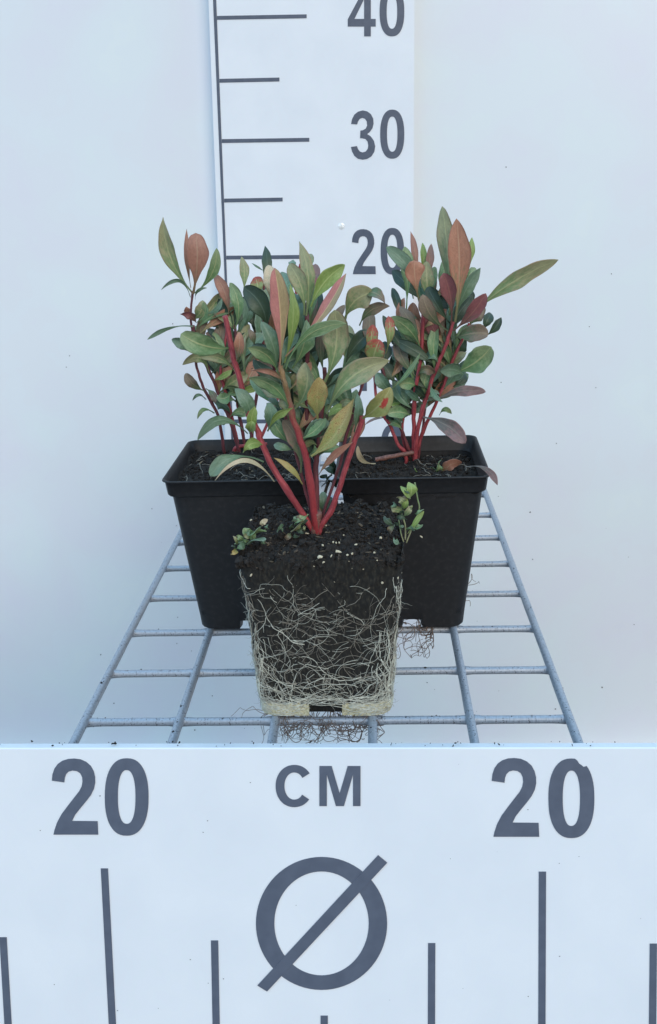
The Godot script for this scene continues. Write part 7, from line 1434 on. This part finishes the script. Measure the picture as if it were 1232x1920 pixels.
func root_ball(o: Node3D) -> void:
	rng.seed = 42
	var inv := -o.position
	var hub := Node3D.new()
	# the moulded peat body
	var rows: Array = []
	var nt := 240
	rows.append([])
	for k in nt:
		rows[0].append(Vector3(RB_X, RB_LO + 0.12, RB_Z) * CM)
	var lip: Array = []
	var lip2: Array = []
	for k in nt:
		var thk := TAU * k / nt
		lip.append(rb_surf(thk, RB_LO + 0.04, -0.24) * CM)
		lip2.append(rb_surf(thk, RB_LO + 0.02 + notch_y(thk) * 0.8, -0.2) * CM)
	rows.append(lip)
	rows.append(lip2)
	for i in 70:
		var row: Array = []
		var t := i / 69.0
		for k in nt:
			var th := TAU * k / nt
			var y := lerpf(RB_LO + notch_y(th), RB_HI + 0.25 * nz.get_noise_2d(cos(th) * 3.0, sin(th) * 3.0) + 0.18 * nz.get_noise_2d(cos(th) * 11.0, sin(th) * 11.0), t)
			var p0 := rb_surf(th, y, 0.0)
			var d := rb_disp(p0)
			d -= 0.05 * smoothstep(0.94, 1.0, t)
			row.append(rb_surf(th, y, d) * CM)
		rows.append(row)
	rows.reverse()
	var body := part("root_ball", sheet(rows, true, false), M.peat, o)
	body.position = inv
	hub.free()
	# crumbly top
	var tr: Array = []
	for i in 71:
		var row: Array = []
		for j in 71:
			var u := lerpf(-1, 1, j / 70.0)
			var w := lerpf(-1, 1, i / 70.0)
			row.append(Vector3(RB_X + u * 3.98, rb_top(u, w), RB_Z + w * 3.98) * CM)
		tr.append(row)
	tr.reverse()
	var top := part("soil", sheet(tr, false, false), M.soil, o)
	top.position = inv
	var st := st_new(false)
	for i in 1900:
		var u := rng.randf_range(-1, 1)
		var w := rng.randf_range(-1, 1)
		var r := rng.randf_range(0.03, 0.15) * (2.0 if rng.randf() < 0.07 else 1.0)
		var y := rb_top(u, w) + r * 0.3
		if i % 4 == 0:
			r *= 1.1   # along the broken edge
			if rng.randf() < 0.5:
				u = signf(u) * rng.randf_range(0.92, 0.995)
			else:
				w = signf(w) * rng.randf_range(0.92, 0.995)
			y = rb_top(clampf(u, -1, 1), clampf(w, -1, 1)) - rng.randf_range(-0.05, 0.3)
		lump(st, Vector3(RB_X + u * 4.0, y, RB_Z + w * 4.0) * CM, Vector3(r, r * 0.85, r) * CM, any_turn())
	for i in 900:   # crumbs showing in the moulded faces, thickest near the top
		var th3 := rng.randf() * TAU
		var y3 := RB_HI - 0.1 - 6.5 * pow(rng.randf(), 2.2)
		var r3 := rng.randf_range(0.015, 0.065)
		lump(st, rb_surf(th3, y3, rb_disp(rb_surf(th3, y3, 0.0)) - 0.01) * CM, Vector3(r3, r3, r3) * CM, any_turn())
	var cr := part("soil_crumbs", done(st), M.soil, top)
	cr.set_meta("kind", "stuff")
	litter(top, 260, 1.0, func(x, z): return Vector3(RB_X + x * 3.95, rb_top(x, z) + 0.05, RB_Z + z * 3.95) * CM)
	# pale roots over the moulded faces
	var pale := st_new()
	var dull := st_new()
	for i in 2300:
		var th := 0.0
		var y := 0.0
		var head := 0.0
		var n := 0
		var rad := 0.0
		var wig := 0.0
		var is_pale := true
		var mode := i % 9
		if mode == 0:      # long wandering roots across the faces
			th = PI / 2 + rng.randf_range(-1.2, 1.2) * (1.0 if rng.randf() < 0.75 else 2.6)
			y = 2.0 + 6.0 * pow(rng.randf(), 0.95)
			head = (0.0 if rng.randf() < 0.5 else PI) + rng.randfn(0, 0.45)
			n = rng.randi_range(10, 34)
			rad = rng.randf_range(0.014, 0.036)
			wig = 0.34
			is_pale = rng.randf() < 0.5
		elif mode <= 3:    # strands down the four corners
			th = PI / 4 + PI / 2 * rng.randi_range(0, 3) + rng.randfn(0, 0.085)
			y = rng.randf_range(1.5, 8.4)
			head = -PI / 2 + rng.randfn(0, 0.2)
			n = rng.randi_range(10, 28)
			rad = rng.randf_range(0.016, 0.036)
			wig = 0.24
			is_pale = y < 5.5 or rng.randf() < 0.4
		elif mode <= 5:                 # web over the lower third
			th = rng.randf() * TAU
			y = 0.6 + 2.4 * pow(rng.randf(), 1.3)
			head = rng.randfn(0, 0.55) + (0.0 if rng.randf() < 0.5 else PI)
			n = rng.randi_range(6, 20)
			rad = rng.randf_range(0.014, 0.034)
			wig = 0.34
			is_pale = rng.randf() < 0.8
		elif mode == 6:
			th = rng.randf() * TAU
			y = rng.randf_range(0.9, 1.45)
			head = rng.randfn(0, 0.18) + (0.0 if rng.randf() < 0.5 else PI)
			n = rng.randi_range(8, 20)
			rad = rng.randf_range(0.02, 0.04)
			wig = 0.12
		else:                           # felted feet
			th = PI / 4 + PI / 2 * rng.randi_range(0, 3) + rng.randf_range(-0.48, 0.48)
			y = rng.randf_range(0.30, 1.05)
			head = rng.randfn(0, 0.25) + (0.0 if rng.randf() < 0.5 else PI)
			n = rng.randi_range(5, 12)
			rad = rng.randf_range(0.025, 0.05)
			wig = 0.16
		var pts: Array = []
		var rads: Array = []
		var out := rng.randf_range(0.0, 0.05)
		if rng.randf() < [0.42, 0.42, 0.45, 0.45, 0.45, 0.5, 0.2, 0.0, 0.0][mode]:
			continue
		var turn := rng.randfn(0, 0.04)
		var ymax := rng.randf_range(6.8, 8.6) if mode == 0 else rng.randf_range(4.8, 8.5)
		for k in n:
			if y < RB_LO - 0.02 or y > ymax:
				break
			if y < RB_LO + notch_y(th) - 0.02:
				break
			pts.append(rb_surf(th, y, out + 0.015 * sin(k * 0.9 + i) + maxf(rb_disp(rb_surf(th, y, 0.0)), -0.08)) * CM)
			rads.append(rad * CM * (0.85 if i % 8 == 0 else 0.50) * (1.0 - 0.65 * k / n))
			turn = turn * 0.72 + rng.randfn(0, wig * 0.42)
			head += turn
			var h := rb_half(y)
			var rr := (rb_surf(th, y, 0.0) - Vector3(RB_X, y, RB_Z)).length()
			th -= cos(head) * 0.16 / rr * (h / rr)
			y += sin(head) * 0.16
		if pts.size() > 3:
			tube(pale if is_pale else dull, pts, rads, 5)
			if mode <= 5 and pts.size() > 7:   # fine side hairs
				for hh in rng.randi_range(1, 3):
					var k0 := rng.randi_range(1, pts.size() - 3)
					var dv: Vector3 = pts[k0 + 1] - pts[k0]
					var nrm2: Vector3 = (pts[k0] - Vector3(RB_X * CM, pts[k0].y, RB_Z * CM)).normalized()
					var hd: Vector3 = dv.normalized().rotated(nrm2, rng.randf_range(0.4, 1.1) * (1 if rng.randf() < 0.5 else -1))
					var hp: Array = []
					var hr: Array = []
					var q0: Vector3 = pts[k0]
					for k in rng.randi_range(4, 8):
						hp.append(q0)
						hr.append(0.009 * CM * (1.0 - 0.1 * k))
						hd = hd.rotated(nrm2, rng.randfn(0, 0.22))
						q0 += hd * 0.0012
					tube(dull if rng.randf() < 0.6 else pale, hp, hr, 4)
	for q in [[pale, M.root], [dull, M.root_dull]]:
		var r := part("roots", done(q[0]), q[1], body)
		r.set_meta("kind", "stuff")
	# felt of the feet: pale matted pads under the strands
	for c in 4:
		var fr: Array = []
		for i in 13:
			var row: Array = []
			for k in 61:
				var th2 := PI / 4 + PI / 2 * c + lerpf(-0.545, 0.545, k / 60.0)
				var hi2 := 1.02 + 0.16 * nz.get_noise_2d(th2 * 14.0, 3.0) + 0.05 * nz.get_noise_2d(th2 * 60.0, 9.0)
				var y2 := lerpf(RB_LO - 0.03, hi2, i / 12.0)
				row.append(rb_surf(th2, y2, (0.03 if i < 12 else -0.12) + rb_disp(rb_surf(th2, y2, 0.0)) + 0.03 * nz.get_noise_2d(th2 * 22.0, y2 * 22.0)) * CM)
			fr.append(row)
		fr.reverse()
		part("root_felt", sheet(fr, false, false), M.felt, body)
	# brown curls hanging through the rack
	var br := st_new()
	for i in 120:
		var p := Vector3(rng.randf_range(-2.2, 2.9), rng.randf_range(-0.5, 0.3), rng.randf_range(-1.0, 0.4))
		curly(br, p, Vector3(rng.randf_range(-.8, .8), -0.5, rng.randf_range(-.4, .8)), rng.randi_range(14, 34), 0.11, rng.randf_range(0.014, 0.026), 0.6, 0.01, AABB(Vector3(-2.6, -1.3, -1.2), Vector3(5.7, 1.55, 2.2)))
	for i in 4:
		curly(br, Vector3(-2.9, 0.1, -0.3), Vector3(-1, 0.1, 0.2), 22, 0.12, 0.018, 0.5, 0.02, AABB(Vector3(-5.0, -1.4, -0.8), Vector3(2.4, 2.0, 1.4)))
	var hb := part("hanging_roots", done(br), M.root_brown, body)
	hb.set_meta("kind", "stuff")
	# husks and perlite in the soil
	var hs := st_new(false)
	for q in HUSKS:
		var dirv := Vector3(q[3], q[4], 0).normalized()
		lump(hs, v3(q), Vector3(q[5], q[6], q[6]) * CM, Basis(dirv, Vector3(-dirv.y, dirv.x, 0), Vector3(0, 0, 1)))
	var hk := part("husks", done(hs), M.husk, top)
	hk.set_meta("kind", "stuff")

# bits of bark, straw and dead leaf trodden into the soil
func litter(parent: Node, count: int, span: float, place: Callable) -> void:
	var st := st_new(false)
	for i in count:
		var l := rng.randf_range(0.06, 0.28)
		var w := rng.randf_range(0.015, 0.05)
		lump(st, place.call(rng.randf_range(-span, span), rng.randf_range(-span, span)), Vector3(l, w, w * 1.6) * CM, Basis.from_euler(Vector3(rng.randfn(0, 0.4), rng.randf() * TAU, rng.randfn(0, 0.4))))
	var o := part("litter", done(st), M.litter, parent)
	o.set_meta("kind", "stuff")

func rb_top(u: float, w: float) -> float:
	var e := maxf(absf(u), absf(w))
	var x := u * 4.0
	var z := w * 4.0
	return RB_HI + 0.22 - 0.42 * smoothstep(0.70, 1.0, e) + 0.50 * nz.get_noise_3d(x * 0.5, z * 0.5, 3.0) + 0.30 * nz.get_noise_3d(x * 1.6, z * 1.6, 8.0) + 0.08 * nz.get_noise_3d(x * 4.5, z * 4.5, 12.0)

# ------------------------------------------------------------ weeds and dirt
func weeds() -> void:
	for w in WEEDS:
		var o := thing("weed_seedling", w[0], w[1], v3(w[2]), "weeds in the soil")
		for s in w[3]:
			var pts: Array = []
			for q in s[0]:
				pts.append(v3(q) - o.position)
			pts = spline(pts, 5)
			var rads: Array = []
			for i in pts.size():
				rads.append(s[1] * CM)
			var st := st_new()
			tube(st, pts, rads, 6)
			part("stalk", done(st), M.root_dull if s[3] == 0 else leaf_mats[0], o)
		for i in w[4].size():
			var lf := part("leaf", leaf_mesh(w[4][i], 500 + i + w[4].size() * 17), leaf_mats[int(w[4][i][13])], o)
			lf.position = -o.position

func crumbs() -> void:
	rng.seed = 5
	var st := st_new(false)
	# on the rack wires
	var turn := Basis(Vector3.UP, 0.00824)
	for i in 150:
		var r := rng.randf_range(0.02, 0.06) * (1.7 if rng.randf() < 0.1 else 1.0)
		var p := Vector3.ZERO
		if rng.randf() < 0.5:
			p = Vector3((rng.randi_range(0, 5) - 2.5) * 5.0 + rng.randf_range(-0.12, 0.12), 0.27, rng.randf_range(-30, 4))
		else:
			p = Vector3(rng.randf_range(-12, 12), 0.08, -5.0 * rng.randi_range(0, 5) + rng.randf_range(-0.1, 0.1))
		lump(st, turn * p * CM, Vector3(r, r * 0.7, r) * CM, any_turn())
	# along the top of the board
	var top := Vector3(0, 2.31, -0.24857 * 2.31 + 6.41587)
	for i in 46:
		var r := rng.randf_range(0.015, 0.045)
		lump(st, Vector3(rng.randf_range(-15, 15), 2.26 + r * 0.4, top.z - rng.randf_range(0.08, 0.5)) * CM, Vector3(r * 1.6, r * 0.6, r) * CM, any_turn())
	lump(st, Vector3(-9.3, 2.27, 5.55) * CM, Vector3(0.16, 0.04, 0.06) * CM, Basis())
	# flecks clinging to the face of the board
	for i in 34:
		var r := rng.randf_range(0.01, 0.03)
		var h := rng.randf_range(-14, 2)
		lump(st, Vector3(rng.randf_range(-15, 15), h, 6.41587 - 0.24857 * h + 0.01) * CM, Vector3(r * 1.5, r, 0.008) * CM, Basis())
	# flecks on the backdrop
	for i in 60:
		var r := rng.randf_range(0.03, 0.10)
		var w := wall_point(rng.randf_range(-32, -4))
		lump(st, Vector3(rng.randf_range(-30, 30), w.y, w.x + r * 0.3) * CM, Vector3(r, r, r * 0.5) * CM, any_turn())
	for i in 14:
		var h := rng.randf_range(-8, 30)
		var w := wall_point(h)
		lump(st, Vector3(rng.randf_range(-30, 30), w.y, w.x + 0.02) * CM, Vector3(0.06, 0.05, 0.03) * CM, Basis())
	var o := part("soil_crumbs", done(st), M.crumb, self)
	o.set_meta("kind", "stuff")
	o.set_meta("label", "dark crumbs of soil scattered over rack, board and backdrop")
	o.set_meta("category", "soil")
